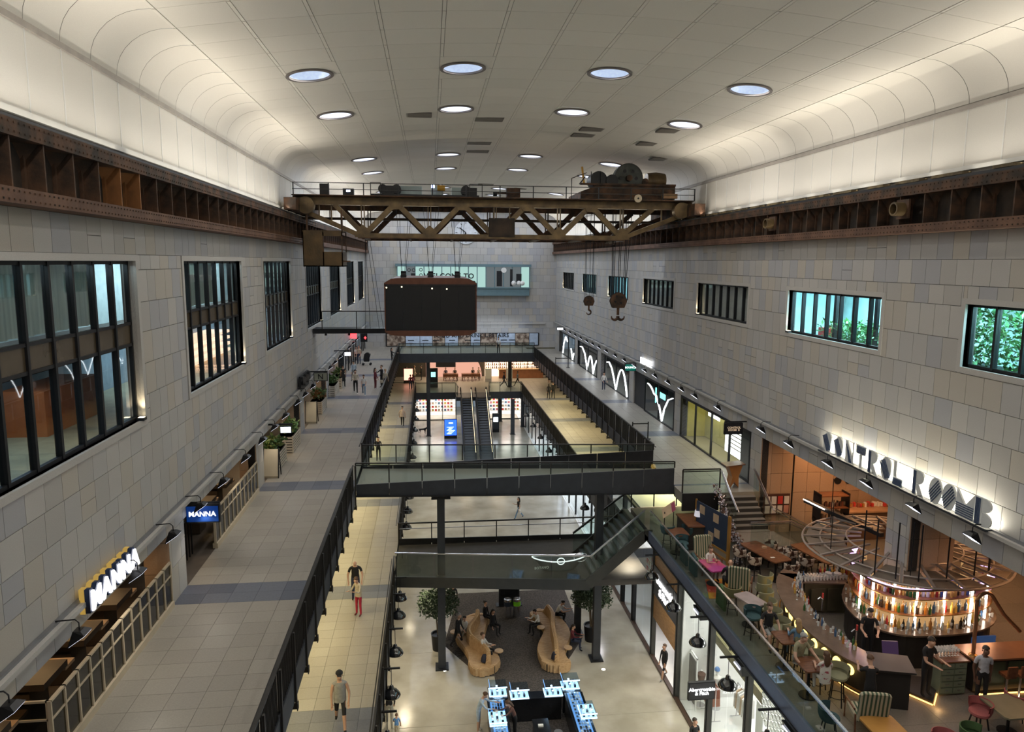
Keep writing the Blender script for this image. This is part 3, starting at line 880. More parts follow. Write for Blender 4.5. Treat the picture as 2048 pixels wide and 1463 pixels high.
# front girder: lower edge level, upper edge rising to the right
zb_l, zb_r = -9.86, -10.14
zt_l, zt_r = -9.36, -9.00
def wedge(x0, x1, y0, y1, a0, a1, b0, b1):
    return MB().add([(x0, y0, a0), (x1, y0, a1), (x1, y1, a1), (x0, y1, a0), (x0, y0, b0), (x1, y0, b1), (x1, y1, b1), (x0, y1, b0)],
                    [(0, 3, 2, 1), (4, 5, 6, 7), (0, 1, 5, 4), (1, 2, 6, 5), (2, 3, 7, 6), (3, 0, 4, 7)])
nseg = 10
for i in range(nseg):
    f0, f1 = i / nseg, (i + 1) / nseg
    x0, x1 = xa + (xb - xa) * f0 + .012, xa + (xb - xa) * f1 - .012
    L = lambda a, b, f: a + (b - a) * f
    wedge(x0, x1, YA - .03, YA + .03, L(zb_l, zb_r, f0), L(zb_l, zb_r, f1), L(zt_l, zt_r, f0), L(zt_l, zt_r, f1)).build('girder_panel', CHAR, t)
    wedge(x0, x1, YBr - .03, YBr + .03, L(zb_l, zb_r, f0), L(zb_l, zb_r, f1), L(zt_l - .1, zt_r, f0), L(zt_l - .1, zt_r, f1)).build('girder_panel', BLACK, t)
MB().bar((xa, YA, zb_l), (xb, YA, zb_r), .22, .05).build('bottom_flange', BLACK, t)
glass_rail(t, (xa, YA), (xb, YA), zt_l + .02, zt_r + .02, -8.43, -8.70, 10)
glass_rail(t, (xa, YBr), (xb, YBr), zt_l - .05, zt_r + .02, -8.43, -8.70, 9, handrail=False)
for cx_, nm in ((0.38, 'left'), (7.60, 'right')):
    tt = thing('steel_column', 'dark steel column under the %s part of the upper bridge' % nm, 'column', (cx_, 31.3, B), group='columns carrying the upper bridge')
    MB().box(cx_ - .17, cx_ + .17, 31.1, 31.45, B + .06, -10.28).build('shaft', CHAR, tt)
    MB().box(cx_ - .30, cx_ + .30, 30.95, 31.6, B, B + .06).build('base_plate', BLACK, tt)
    MB().box(cx_ - .42, cx_ + .42, 30.9, 31.6, -10.36, -10.28).build('cap_plate', BLACK, tt)
for cx_, cy_, nm in ((7.22, 33.75, 'thinner column behind the right bridge column'),):
    tt = thing('steel_column', 'dark ' + nm, 'column', (cx_, cy_, B), group='columns carrying the upper bridge')
    MB().box(cx_ - .15, cx_ + .15, cy_ - .15, cy_ + .15, B + .05, -14.5).build('shaft', BLACK, tt)
    MB().box(cx_ - .26, cx_ + .26, cy_ - .26, cy_ + .26, B, B + .05).build('base_plate', BLACK, tt)

# ---- lower bridge between the walkways, with the stair up to the terrace
t = thing('lower_bridge', 'low footbridge with dark deck, black girder behind and green glass front', 'bridge', (3.5, 31.2, W))
DECK = mat('deck_mat', (0.055, 0.05, 0.045), 0.7, var=0.15)
GGLASS = glass('green_glass', (0.84, 0.91, 0.88), 0.03, 1.0, 1.5)
YL, YR, YF = 31.1, 29.95, 34.85
xa, xb = WLX + .05, 6.95
MB().prism([(xa, YL), (xb, YR), (9.75, YR), (9.75, YF), (xa, YF)], W - .3, W - .02).build('deck', DECK, t)
MB().plate([(0, 0), (math.hypot(xb - xa, YR - YL), 0), (math.hypot(xb - xa, YR - YL), .42), (0, .42)], (xa, YL - .05, W - .45), ((xb - xa), (YR - YL), 0), (0, 0, 1), (0, .08, 0)) if False else None
MB().bar((xa, YL, W - .22), (xb, YR, W - .22), .10, .50).build('front_beam', OLIVE, t)
glass_rail(t, (xa, YL), (xb, YR), W + .04, W + .04, W + 1.12, W + 1.12, 5, GGLASS, posts=False, rail=CHROME, handrail=False)
for i in range(7):
    f0, f1 = i / 7, (i + 1) / 7
    x0, x1 = xa + (9.7 - xa) * f0 + .01, xa + (9.7 - xa) * f1 - .01
    wedge(x0, x1, YF - .03, YF + .03, W - .5, W - .5, W + .02 + .0 * f0, W + .02).build('girder_panel', BLACK, t)
    wedge(x0, x1, YF - .03, YF + .03, W + .03, W + .03, W + .30 - .10 * f0, W + .30 - .10 * f1).build('kick_panel', BLACK, t)
MB().bar((xa, YF, W + 1.1), (9.7, YF, W + 1.1), .06, .06).build('top_rail', RAILM, t)
MB().bar((xa, YF, W + .82), (9.7, YF, W + .82), .03, .03).build('mid_rail', CHROME, t)
for i in range(8): MB().cbox((xa + (9.7 - xa) * i / 7, YF, W + .6), (.05, .05, 1.05)).build('post', RAILM, t)

# stair from the lower bridge up to the terrace
t = thing('terrace_stair', 'glass sided stair rising right from the lower bridge to the bar terrace', 'stair', (8.2, 31, W))
SX0, SX1 = 6.95, TX + .02
nst = 10; rise = (T - W) / nst; go = (SX1 - SX0 - .3) / nst
STEP = mat('stair_green_grey', (0.10, 0.125, 0.115), 0.5, var=0.1)
for i in range(nst):
    x0 = SX0 + .1 + i * go
    MB().box(x0, x0 + go, YR + .06, 33.0, W + i * rise, W + (i + 1) * rise).build('step', STEP, t)
    MB().box(x0 - .01, x0 + .05, YR + .06, 33.0, W + (i + 1) * rise, W + (i + 1) * rise + .012).build('nosing', OLIVE, t)
for y in (YR, 33.05):
    MB().bar((SX0 - .1, y, W - .20), (SX1 - .2, y, T - .14), .10, .48).build('stringer', OLIVE, t)
MB().bar((SX1 - .25, YR, T - .16), (SX1 + .1, YR, T - .16), .10, .48).build('stringer', OLIVE, t)
glass_rail(t, (SX0, YR), (SX1 - .25, YR), W + .05, T + .05, W + 1.12, T + 1.02, 2, GGLASS, False, CHROME, handrail=True)
glass_rail(t, (SX0 - .2, 33.05), (SX1, 33.05), W + .05, T + .05, W + 1.0, T + 1.02, 2, GGLASS, False, RAILM, handrail=True)
glass_rail(t, (SX1, 33.05), (13.0, 33.05), T + .05, T + .05, T + 1.02, T + 1.02, 3, GGLASS, True, RAILM, handrail=True)
MB().box(SX1, 13.6, 31.6, 33.1, T - .35, T).build('landing', TZ, t)

# terrace balustrade
t = thing('terrace_balustrade', 'long glass balustrade with steel handrail and blue grey beam along the bar terrace', 'railing', (TX, 20, T))
BEAMB = mat('blue_grey_beam', (0.13, 0.155, 0.23), 0.35, 0.2, var=0.08)
y0, y1 = 12.0, YR + .0
ng = 12
glass_rail(t, (TX, y0), (TX, y1), T + .04, T + .04, T + .97, T + .97, ng, GGLASS, False, CHROME, handrail=False)
MB().box(TX - .06, TX + .06, y0, y1 + .02, T - .40, T + .04).build('edge_beam', BEAMB, t)
MB().box(TX - .10, TX + .02, y0, y1, T - .46, T - .40).build('beam_flange', BLACK, t)

# ---- bridge end landing and stair down from the right gallery
t = thing('gallery_stair', 'dark stair dropping from the right gallery to the bar terrace landing', 'stair', (13, 29, GR))
MB().box(10.75, XR - .05, 29.2, 30.3, GR - .45, GR - .002).build('landing_slab', FLR[0], t)
MB().box(10.72, 12.35, 29.1, 29.2, GR - .75, GR + .02).build('edge_girder', BLACK, t)
sx0, sx1 = 12.45, 13.95
zl = -11.0
ns = 7
for i in range(ns):
    ys = 29.2 - i * 0.25
    z = GR - (i + 1) * (GR - zl) / (ns + 0)
    MB().box(sx0, sx1, ys - .27, ys, zl - .3, z).build('step', mat('dark_step', (0.03, 0.028, 0.027), 0.6), t)
    MB().box(sx0, sx1, ys - .27, ys - .0, z, z + .02).build('tread', mat('tread_grey', (0.20, 0.18, 0.16), 0.5), t)
MB().box(12.3, 14.1, 25.9, 27.45, zl - .18, zl).build('landing', TZb, t)
glass_rail(t, (12.42, 29.15), (12.42, 27.4), GR - .0, zl + .0, GR + 1.0, zl + 1.0, 1, GLASS, False, CHROME, 0.04, handrail=True)
glass_rail(t, (13.98, 29.3), (13.98, 27.5), GR - .0, zl + .0, GR + 1.0, zl + 1.0, 1, GLASS, False, CHROME, 0.04, handrail=True)
glass_rail(t, (10.75, 29.25), (12.42, 29.25), GR + .02, GR + .02, GR + 1.05, GR + 1.05, 1, GLASS, True, RAILM)
glass_rail(t, (12.35, 25.92), (14.0, 25.92), zl, zl, zl + 1.0, zl + 1.0, 2, GLASS, False, CHROME)
glass_rail(t, (14.0, 25.92), (15.6, 25.92), zl, T, zl + 1.0, T + 1.0, 1, GLASS, False, CHROME)
glass_rail(t, (14.1, 27.4), (15.6, 27.4), zl, T, zl + 1.0, T + 1.0, 1, GLASS, False, CHROME)
for i in range(5):
    MB().box(14.1 + i * .3, 14.4 + i * .3, 25.95, 27.4, T, zl - (i + 1) * .16 + .0).build('step', TZ, t)

# ---- far bridge at gallery level and far deck at walkway level with the escalators
t = thing('far_bridge', 'far dark bridge with glass rail under the food and drink board', 'bridge', (3.5, 75, GL))
MB().box(GLX, GRX, 75.0, YB, GL - .40, GL - .2).build('deck', FLR[0], t)
MB().box(GLX, GRX, 74.85, 75.0, GL - .85, GL + .08).build('girder', CHAR, t)
glass_rail(t, (GLX, 74.9), (GRX, 74.9), GL + .1, GL + .1, GL + 1.15, GL + 1.15, 11, GLASS)
t = thing('escalator_deck', 'far deck with glass rails at the head of the escalators', 'bridge', (3.5, 77, W))
MB().box(WLX, WRX, 77.1, 84.6, W - .5, W - .02).build('deck', FLR[2], t)
MB().box(WLX, 2.6, 76.95, 77.1, W - .7, W + .05).build('girder', CHAR, t)
MB().box(6.2, WRX, 76.95, 77.1, W - .7, W + .05).build('girder', CHAR, t)
glass_rail(t, (WLX, 77.02), (2.6, 77.02), W + .06, W + .06, W + 1.12, W + 1.12, 3, GLASS)
glass_rail(t, (6.2, 77.02), (WRX, 77.02), W + .06, W + .06, W + 1.12, W + 1.12, 3, GLASS)
MB().box(2.6, 6.2, 74.4, 77.1, W - .4, W - .01).build('deck', CHAR, t)
glass_rail(t, (2.6, 77.0), (2.75, 74.4), W + .06, W + .06, W + 1.12, W + 1.12, 1, GLASS)
glass_rail(t, (6.2, 77.0), (6.05, 74.4), W + .06, W + .06, W + 1.12, W + 1.12, 1, GLASS)
for x, nm in ((3.62, 'left'), (5.18, 'right')):
    t = thing('escalator', 'dark %s escalator down to the ground floor with lit handrail' % nm, 'escalator', (x, 74.4, W), group='pair of escalators')
    ya, yb = 74.4, 66.2
    MB().bar((x - .0, ya, W - .35), (x, yb, B + .35 - .6), 1.25, .7).build('truss', CHAR, t)
    n = 24
    for i in range(n):
        f = i / n
        MB().box(x - .42, x + .42, ya - (f + 1 / n) * (ya - yb), ya - f * (ya - yb) - .02, W - f * (W - B) - .35, W - f * (W - B) - .04).build('step', mat('escalator_step', (0.03, 0.03, 0.033), 0.4, 0.5), t)
    for s_ in (-1, 1):
        MB().plate([(0, 0), (ya - yb, -(W - B)), (ya - yb, -(W - B) + .9), (0, .9)], (x + s_ * .56, ya, W), (0, -1, 0), (0, 0, 1), (.03, 0, 0)).build('balustrade', mat('escalator_side', (0.10, 0.12, 0.17), 0.25, 0.5), t)
        MB().tube([(x + s_ * .56, ya + .9, W + .15), (x + s_ * .56, ya + 1.1, W + .5), (x + s_ * .56, ya + .8, W + .9), (x + s_ * .56, ya, W + .95), (x + s_ * .56, yb, B + .95)], .05, 8).build('handrail', RAILM, t, smooth=True)
    MB().bar((x + .50, ya, W + .80), (x + .50, yb, B + .80), .03, .04).build('light_line', emis('escalator_line', (1.0, 0.8, 0.5), 2.2), t)
for i, (cx_, cy_, zt) in enumerate(((-0.3, 76.5, GL - .85), (8.85, 80.5, GL - .85), (8.75, 76.5, W - .7), (8.0, 83.0, W - .5), (10.3, 80, W - .5))):
    tt = thing('steel_column', ['far left dark column beside the escalators', 'far right dark column in front of the coffee counter', 'blue black column right of the escalators', 'slim column behind the escalators on the right', 'slim far column by the right lower shops'][i], 'column', (cx_, cy_, B if i != 1 else W), group='far columns')
    MB().box(cx_ - .2, cx_ + .2, cy_ - .2, cy_ + .2, tt.location.z, zt).build('shaft', CHAR, tt)
    MB().box(cx_ - .28, cx_ + .28, cy_ - .28, cy_ + .28, tt.location.z, tt.location.z + .05).build('base_plate', BLACK, tt)

# ================================================================== THE OVERHEAD CRANE
t = thing('overhead_crane', 'old olive and rust coloured lattice bridge crane spanning the hall', 'crane', (3.5, 40, 1.2))
def truss(yt, dark=False):
    m = CRANE if not dark else RUST
    xl, xr = -6.75, 13.8
    MB().box(xl, xr, yt - .16, yt + .16, 2.78, 3.14).build('top_chord', m, t)
    MB().box(xl, xr, yt - .22, yt + .22, 3.14, 3.18).build('chord_plate', RUST, t)
    MB().box(-3.6, 10.2, yt - .16, yt + .16, 1.18, 1.40).build('bottom_chord', m, t)
    MB().box(-3.6, 10.2, yt - .22, yt + .22, 1.14, 1.18).build('chord_plate', RUST, t)
    MB().bar((-3.5, yt, 1.28), (-6.6, yt, 2.62), .28, .22).build('end_chord', m, t)
    MB().bar((10.1, yt, 1.28), (13.6, yt, 2.62), .28, .22).build('end_chord', m, t)
    nb = [-3.35 + 3.35 * i for i in range(5)]; nt_ = [-1.68 + 3.35 * i for i in range(4)]
    for x in nb:
        for dx in (-.07, .07): MB().box(x + dx - .02, x + dx + .02, yt - .12, yt + .12, 1.4, 2.78).build('hanger', m, t)
        MB().plate([(-.42, 0), (.42, 0), (.28, .40), (0, .62), (-.28, .40)], (x, yt - .17, 1.2), (1, 0, 0), (0, 0, 1), (0, .02, 0)).build('gusset', m, t)
    for x in nt_:
        MB().plate([(-.36, 0), (.36, 0), (.22, -.30), (-.22, -.30)], (x, yt - .17, 2.9), (1, 0, 0), (0, 0, 1), (0, .02, 0)).build('gusset', m, t)
    for i in range(4):
        for a, b in ((nb[i], nt_[i]), (nb[i + 1], nt_[i])):
            for dy in (-.10, .10):
                MB().bar((a + (.12 if b > a else -.12), yt + dy, 1.38), (b - (.12 if b > a else -.12), yt + dy, 2.82), .045, .26, up=(1, 0, 0)).build('diagonal', m, t)
    for a, b in ((nb[0], -4.75), (nb[4], 11.7)):
        for dy in (-.10, .10): MB().bar((a, yt + dy, 1.38), (b, yt + dy, 2.82), .045, .24, up=(1, 0, 0)).build('diagonal', m, t)
    MB().bar((-4.9, yt, 2.8), (-4.9, yt, 2.0), .06, .06).build('strut', m, t); MB().bar((-5.5, yt, 2.8), (-5.5, yt, 2.25), .06, .06).build('strut', m, t)
    MB().bar((12.2, yt, 2.8), (12.2, yt, 2.1), .06, .06).build('strut', m, t)
truss(38.0); truss(42.0, True)
MB().box(-6.7, 13.7, 37.2, 38.6, 3.18, 3.22).build('walkway_plate', RUST, t)
MB().box(-6.7, 13.7, 41.4, 42.8, 3.18, 3.22).build('walkway_plate', RUST, t)
for y in (38.4, 41.6): MB().box(-6.5, 13.6, y - .05, y + .05, 3.22, 3.32).build('trolley_rail', BLACK, t)
for s_, x in ((1, -6.62), (-1, 13.66)):
    MB().box(x - .28, x + .28, 36.3, 43.7, 2.42, 3.0).build('end_carriage', RUST, t)
    for y in (36.9, 39.0, 41.0, 43.1):
        MB().lathe([(0.001, -.1), (.28, -.1), (.28, .1), (.001, .1)], (x - s_ * .1, y, 2.64), 18, axis='x').build('wheel', BLACK, t, smooth=True)
    MB().lathe([(0.001, -.22), (.42, -.2), (.42, .2), (.001, .22)], (x + s_ * .55, 37.6, 2.72), 14, axis='y').build('drive_housing', CRANE, t, smooth=True)
for i in range(13):
    x = -6.6 + i * 1.69
    MB().cbox((x, 37.2, 3.5), (.05, .05, .58)).build('rail_post', BLACK, t)
MB().bar((-6.65, 37.2, 3.79), (13.7, 37.2, 3.79), .035, .035).build('guard_rail', RAILM, t)
MB().bar((-6.65, 37.2, 3.48), (13.7, 37.2, 3.48), .03, .03).build('guard_rail', RAILM, t)
for k in range(7):
    x = -3.3 + k * 2.25
    MB().bar((x, 38, 1.16), (x, 42, 1.16), .08, .10).build('cross_beam', CRANE, t)
MB().plate([(0, 0), (1.35, 0), (1.35, .95), (0, .95)], (3.02, 37.78, 1.28), (1, 0, 0), (0, 0, 1), (0, .04, 0)).build('name_plate', RUSTD, t)
for x in (3.3, 4.1): MB().bar((x, 37.8, 2.2), (x, 37.8, 2.8), .05, .05).build('plate_hanger', CRANE, t)
MB().box(-6.9, 13.9, 40.2, 41.0, 2.2, 2.3).build('underside_light_tray', RUSTD, t)
for xx in (-4.2, -0.6, 5.6, 9.3, 11.6):
    lamp('AREA', 'crane_tray_lamp', (xx, 39.6, 2.42), 9, (1.0, 0.85, 0.6), 2.2, 0.1, (0, -0.6, 0.8))

# cab hung at the left end
t = thing('crane_cab', 'small rusted sheet metal operator cab hanging under the left crane end', 'cab', (-5.2, 37.6, -.3))
x0, x1, ya, yb, z0, z1 = -6.15, -4.25, 36.7, 38.5, -0.28, 1.42
cm = two_tone('cab_sheet', (0.06, 0.04, 0.02), (0.12, 0.075, 0.03), 1.5, 0.6, 0.3, 0.35, 0.7, 0.2)
MB().box(x0, x1, ya, yb, z0, z0 + .05).build('floor_sheet', cm, t)
MB().box(x0, x1, ya, yb, z1, z1 + .05).build('roof_sheet', cm, t)
MB().box(x0, -5.2, ya, ya + .04, z0, z1).build('front_sheet', cm, t)
MB().box(-5.2, x1, ya, ya + .04, z0, z0 + .72).build('front_sheet', cm, t)
MB().box(-5.2, x1, ya, ya + .04, z1 - .22, z1).build('front_sheet', cm, t)
MB().box(x0, x0 + .04, ya, yb, z0, z1).build('side_sheet', cm, t)
MB().box(x1 - .04, x1, ya, yb, z0, z0 + .72).build('side_sheet', cm, t)
for p in ((x1 - .05, ya), (x1 - .05, yb - .05), (-5.2, ya)):
    MB().box(p[0], p[0] + .05, p[1], p[1] + .05, z0, z1).build('corner_post', RUST, t)
for x in (x0 + .1, x1 - .1): MB().box(x - .04, x + .04, 37.5, 37.6, z1, 2.5).build('hanger', RUST, t)
MB().box(x1, x1 + .32, ya + .2, ya + .5, -.05, .02).build('bracket', RUST, t)

# winch trolley on the right
t = thing('winch_trolley', 'heavy rusted winch trolley with big drum wheels on the crane', 'winch', (10.7, 40, 3.3))
MB().plate([(0, 0), (5.1, 0), (5.1, .75), (1.1, .75), (0, .35)], (7.9, 38.3, 3.34), (1, 0, 0), (0, 0, 1), (0, 3.4, 0)).build('chassis', RUST, t)
MB().box(7.85, 13.0, 38.2, 38.3, 4.02, 4.12).build('chassis_flange', RUST, t)
WH = mat('winch_wheel', (0.06, 0.065, 0.06), 0.45, 0.6, var=0.25)
mb = MB().lathe([(0.001, -.2), (.70, -.2), (.78, -.25), (.78, .25), (.70, .2), (.001, .2)], (10.55, 38.9, 4.45), 32, axis='y'); mb.build('drum_wheel', WH, t, smooth=True)
for k in range(6):
    a = k * PI / 3
    MB().lathe([(.001, 0), (.09, 0), (.09, .03), (.001, .03)], (10.55 + .42 * math.cos(a), 38.66, 4.45 + .42 * math.sin(a)), 12, axis='y').build('lightening_hole', BLACK, t)
MB().lathe([(.001, -.14), (.16, -.14), (.16, .1), (.001, .1)], (10.55, 38.6, 4.45), 14, axis='y').build('hub', RUST, t, smooth=True)
MB().lathe([(.001, -.5), (.45, -.5), (.45, .5), (.001, .5)], (8.95, 39.2, 4.35), 22, axis='y').build('motor', BLACK, t, smooth=True)
MB().lathe([(.001, -.4), (.33, -.4), (.33, .4), (.001, .4)], (9.65, 39.0, 4.3), 18, axis='y').build('motor', BLACK, t, smooth=True)
MB().lathe([(.001, -.55), (.42, -.5), (.48, 0), (.42, .5), (.001, .55)], (12.2, 39.3, 4.38), 18, axis='x').build('gear_drum', CRANE, t, smooth=True)
MB().lathe([(.001, -.2), (.18, -.2), (.18, .2), (.001, .2)], (11.45, 38.8, 4.28), 12, axis='y').build('pulley', RUST, t, smooth=True)
YEL = mat('crane_yellow', (0.55, 0.30, 0.03), 0.5)
MB().bar((8.15, 38.7, 4.1), (8.02, 38.7, 5.0), .10, .06).build('brake_lever', YEL, t)
MB().bar((7.9, 38.7, 4.1), (8.2, 38.7, 4.5), .10, .06).build('brake_arm', BLACK, t)
for x in (8.5, 9.05): MB().bar((x, 38.6, 4.1), (x, 38.6, 4.75), .04).build('rod', RAILM, t)
for k, p in enumerate((((7.4, 38.3, 3.3), (7.4, 38.3, 4.35)), ((7.4, 38.3, 4.35), (8.2, 38.3, 4.65)))):
    MB().bar(*p, .035).build('guard_rail', RAILM, t)
t2 = thing('warning_disc', 'pale round disc on the crane rail under the winch', 'disc', (10.65, 37.1, 3.27))
MB().lathe([(.001, -.03), (.20, -.03), (.20, .03), (.001, .03)], (10.65, 37.1, 3.27), 20, axis='y').build('disc', CREAM, t2, smooth=True)
MB().lathe([(.001, -.04), (.05, -.04), (.001, -.05)], (10.65, 37.1, 3.27), 10, axis='y').build('boss', BLACK, t2)
t2 = MB().box(12.0, 12.8, 37.3, 37.5, 3.32, 3.55).xf(Matrix.Identity(4)).build('timber_baulk', mat('raw_timber', (0.26, 0.15, 0.07), 0.7, var=0.2)); tag(t2, 'orange brown timber baulk lying at the right crane end', 'beam')

# equipment on the left half of the crane deck
t = thing('service_rig', 'dark motion rig with grey cabinets and yellow drum on the crane deck', 'machine', (0, 40, 3.32))
MB().box(-3.0, 2.6, 38.9, 40.8, 3.33, 3.45).build('base_frame', BLACK, t)
PG = mat('pale_cabinet', (0.34, 0.42, 0.42), 0.4, 0.2)
for a, b, z, m in ((-1.7, -.4, 3.98, PG), (.1, .75, 4.0, PG), (1.2, 2.1, 3.95, PG)):
    MB().box(a, b, 40.1, 40.7, 3.45, z).build('cabinet', m, t)
for x in (-2.4, -1.7, 1.9): MB().lathe([(.001, -.35), (.24, -.35), (.24, .35), (.001, .35)], (x, 39.4, 3.72), 16, axis='y').build('drum', BLACK, t, smooth=True)
MB().box(-2.3, -1.8, 39.1, 39.6, 3.45, 3.9).build('housing', BLACK, t); MB().box(1.9, 2.5, 39.1, 39.6, 3.45, 3.85).build('housing', BLACK, t)
MB().lathe([(.001, -.2), (.16, -.2), (.16, .2), (.001, .2)], (0.62, 39.2, 3.82), 14, axis='x').build('yellow_drum', YEL, t, smooth=True)
MB().box(.10, .28, 39.0, 39.05, 3.80, 3.95).build('screen', emis('rig_screen', (0.5, 0.6, 1.0), 5), t)
for a, b in ((-3.0, -2.5), (2.1, 2.75)):
    for x in (a, b): MB().bar((x, 38.8, 3.33), (x, 38.8, 4.0), .04).build('frame_post', RAILM, t)
    MB().bar((a, 38.8, 4.0), (b, 38.8, 4.0), .035).build('frame_rail', RAILM, t)
for lab, x, w, h in (('black upright box at the left end of the crane deck', -5.3, .45, .55), ('low black box with a lit screen on the left crane deck', -4.1, .55, .32)):
    t = thing('equipment_case', lab, 'case', (x, 38.5, 3.33))
    MB().box(x - w / 2, x + w / 2, 38.5, 38.8, 3.33, 3.33 + h).build('case', BLACK, t)
    if w > .5: MB().box(x - .10, x + .10, 38.485, 38.5, 3.48, 3.60).build('screen', emis('case_screen', (0.6, 0.7, 1.0), 6), t)
t = thing('gear_motor', 'rusty square motor with shaft near the middle of the crane deck', 'motor', (4.3, 38.3, 3.33))
MB().box(4.0, 4.7, 38.3, 38.8, 3.34, 3.80).build('motor_block', RUST, t)
MB().tube([(3.3, 38.5, 3.55), (4.0, 38.5, 3.55)], .05, 8).build('shaft', RUST, t)
MB().lathe([(.001, -.1), (.12, -.1), (.12, .1), (.001, .1)], (3.4, 38.5, 3.5), 12, axis='x').build('coupling', BLACK, t)

# hook blocks
def hook_block(x, y, zb, sc, double, name, lab, wires, zt):
    t = thing('hook_block', lab, 'hook', (x, y, zb))
    c = Vector((x, y, zb))
    P = lambda a, b: [(px * sc, pz * sc) for px, pz in zip(a, b)]
    MB().plate(P((-.55, -.42, 0, .42, .55, .38, -.38), (.55, .95, 1.12, .95, .55, .12, .12)), c + Vector((0, -.16 * sc, 0)), (1, 0, 0), (0, 0, 1), (0, .06 * sc, 0)).build('cheek_plate', RUST, t)
    MB().plate(P((-.55, -.42, 0, .42, .55, .38, -.38), (.55, .95, 1.12, .95, .55, .12, .12)), c + Vector((0, .12 * sc, 0)), (1, 0, 0), (0, 0, 1), (0, .06 * sc, 0)).build('cheek_plate', RUST, t)
    MB().lathe([(.001, -.1 * sc), (.44 * sc, -.1 * sc), (.38 * sc, 0), (.44 * sc, .1 * sc), (.001, .1 * sc)], (x, y, zb + .68 * sc), 24, axis='y').build('sheave', BLACK, t, smooth=True)
    for k in range(4):
        a = k * PI / 2 + .6
        MB().lathe([(.001, 0), (.07 * sc, 0), (.07 * sc, .03), (.001, .03)], (x + .26 * sc * math.cos(a), y - .19 * sc, zb + .66 * sc + .26 * sc * math.sin(a)), 10, axis='y').build('bolt_head', BLACK, t)
    MB().tube([(x, y, zb + .2 * sc), (x, y, zb - .35 * sc)], .09 * sc, 10).build('shank', RUST, t, smooth=True)
    for s_ in ((1, -1) if double else (1,)):
        pts = []; rr = []
        for k in range(13):
            a = -PI / 2 + (k / 12) * (1.15 * PI)
            cx_, rz = (.20 * sc, .20 * sc) if double else (0, .20 * sc)
            if double: p = (x + s_ * (.20 * sc + .22 * sc * math.sin(k / 12 * PI * 1.05 - PI / 2 + .0) * 1.0), y, zb - .42 * sc - .24 * sc * math.sin(k / 12 * PI))
            else: p = (x + .22 * sc * math.sin(k / 12 * 1.45 * PI), y, zb - .55 * sc + .22 * sc * math.cos(k / 12 * 1.45 * PI))
            pts.append(p); rr.append(sc * (.10 - .07 * abs(k / 12) ** 2))
        MB().tube(pts, rr, 8).build('hook', RUST, t, smooth=True)
    for k, (dx0, dx1) in enumerate(wires):
        MB().tube([(x + dx0 * sc, y, zb + .7 * sc), (x + dx1, y, zt)], .018 if double else .012, 5).build('wire_rope', BLACK, t)
    return t
hook_block(10.25, 39.0, -2.55, .85, True, 'hook_block', 'large rusted double hook block hanging from the winch on thick ropes', [(-.42, -.45), (-.36, -.38), (-.30, -.25), (-.05, 0), (.05, .10), (.30, .35), (.38, .45), (.42, .62)], 2.6)
hook_block(8.7, 39.4, -2.42, .55, False, 'hook_block', 'small single hook block hanging left of the large hook', [(-.42, -.25), (-.30, -.2), (.05, .02), (.3, .2), (.42, .22)], 2.6)

# ---- the hanging glass event pod
t = thing('hanging_pod', 'dark glass box pod with rust coloured rim hanging below the crane', 'pod', (.02, 42, -3.8))
PODG = mat('pod_glass', (0.008, 0.009, 0.011), 0.04, 0.0, var=0.1, coat=0.5)
PODR = mat('pod_rust_rim', (0.12, 0.045, 0.025), 0.5, 0.3, var=0.2)
px0, px1, py0, py1 = -2.42, 2.48, 39.0, 45.2
MB().box(px0 + .05, px1 - .05, py0 + .05, py1 - .05, -3.66, -1.22).build('glass_body', PODG, t)
def crown(z0, z1, inset, up):
    prof = []
    n = 14
    vs = []
    for k in range(n + 1):
        a = k / n; xx = px0 + (px1 - px0) * a
        h = (1 - (2 * a - 1) ** 6) ** .5
        vs.append((xx, h))
    poly = [(v[0] - px0, 0) for v in (vs[0], vs[-1])]
    pts = [(0, 0)] + [(v[0] - px0, (z1 - z0) * (0.25 + .75 * v[1]) * (1 if up else -1)) for v in vs] + [(px1 - px0, 0)]
    return MB().plate(pts, (px0, py0, z0), (1, 0, 0), (0, 0, 1), (0, py1 - py0, 0))
crown(-1.22, -.86, 0, True).build('roof_crown', PODR, t)
crown(-3.66, -3.36, 0, False).build('base_crown', PODR, t)
for x in (px0, px1 - .06): MB().box(x, x + .06, py0 - .01, py1, -3.7, -1.15).build('corner_post', PODR, t)
MB().box(px0, px1, py0 - .01, py0 + .03, -1.28, -1.2).build('edge_trim', BLACK, t)
for k in range(1, 5):
    MB().box(px0 + (px1 - px0) * k / 5 - .006, px0 + (px1 - px0) * k / 5 + .006, py0 + .035, py0 + .048, -3.66, -1.25).build('glass_joint', BLACK, t)
for x in (-1.45, 0.03, 1.5):
    MB().lathe([(.001, -.14), (.20, -.14), (.20, .14), (.001, .14)], (x, 40.6, -.72), 14, axis='x').build('sheave', BLACK, t, smooth=True)
    MB().box(x - .16, x + .16, 40.4, 40.8, -.92, -.75).build('sheave_base', BLACK, t)
wires = []
for x in (-1.45, 0.03, 1.5):
    for dx0, dx1 in ((-.12, -.25 + .1), (-.06, -.32), (.06, .28), (.12, .42)):
        MB().tube([(x + dx0, 40.6, -.6), (x + dx1 * 1.2, 40.8, 3.1)], .010, 4).build('wire_rope', BLACK, t)
for k in range(5):
    x = px0 + .5 + k * .95
    MB().tube([(x, py0 + .5, -1.2), (x, py0 + .5, -1.35)], .01, 4).build('lamp_flex', BLACK, t)
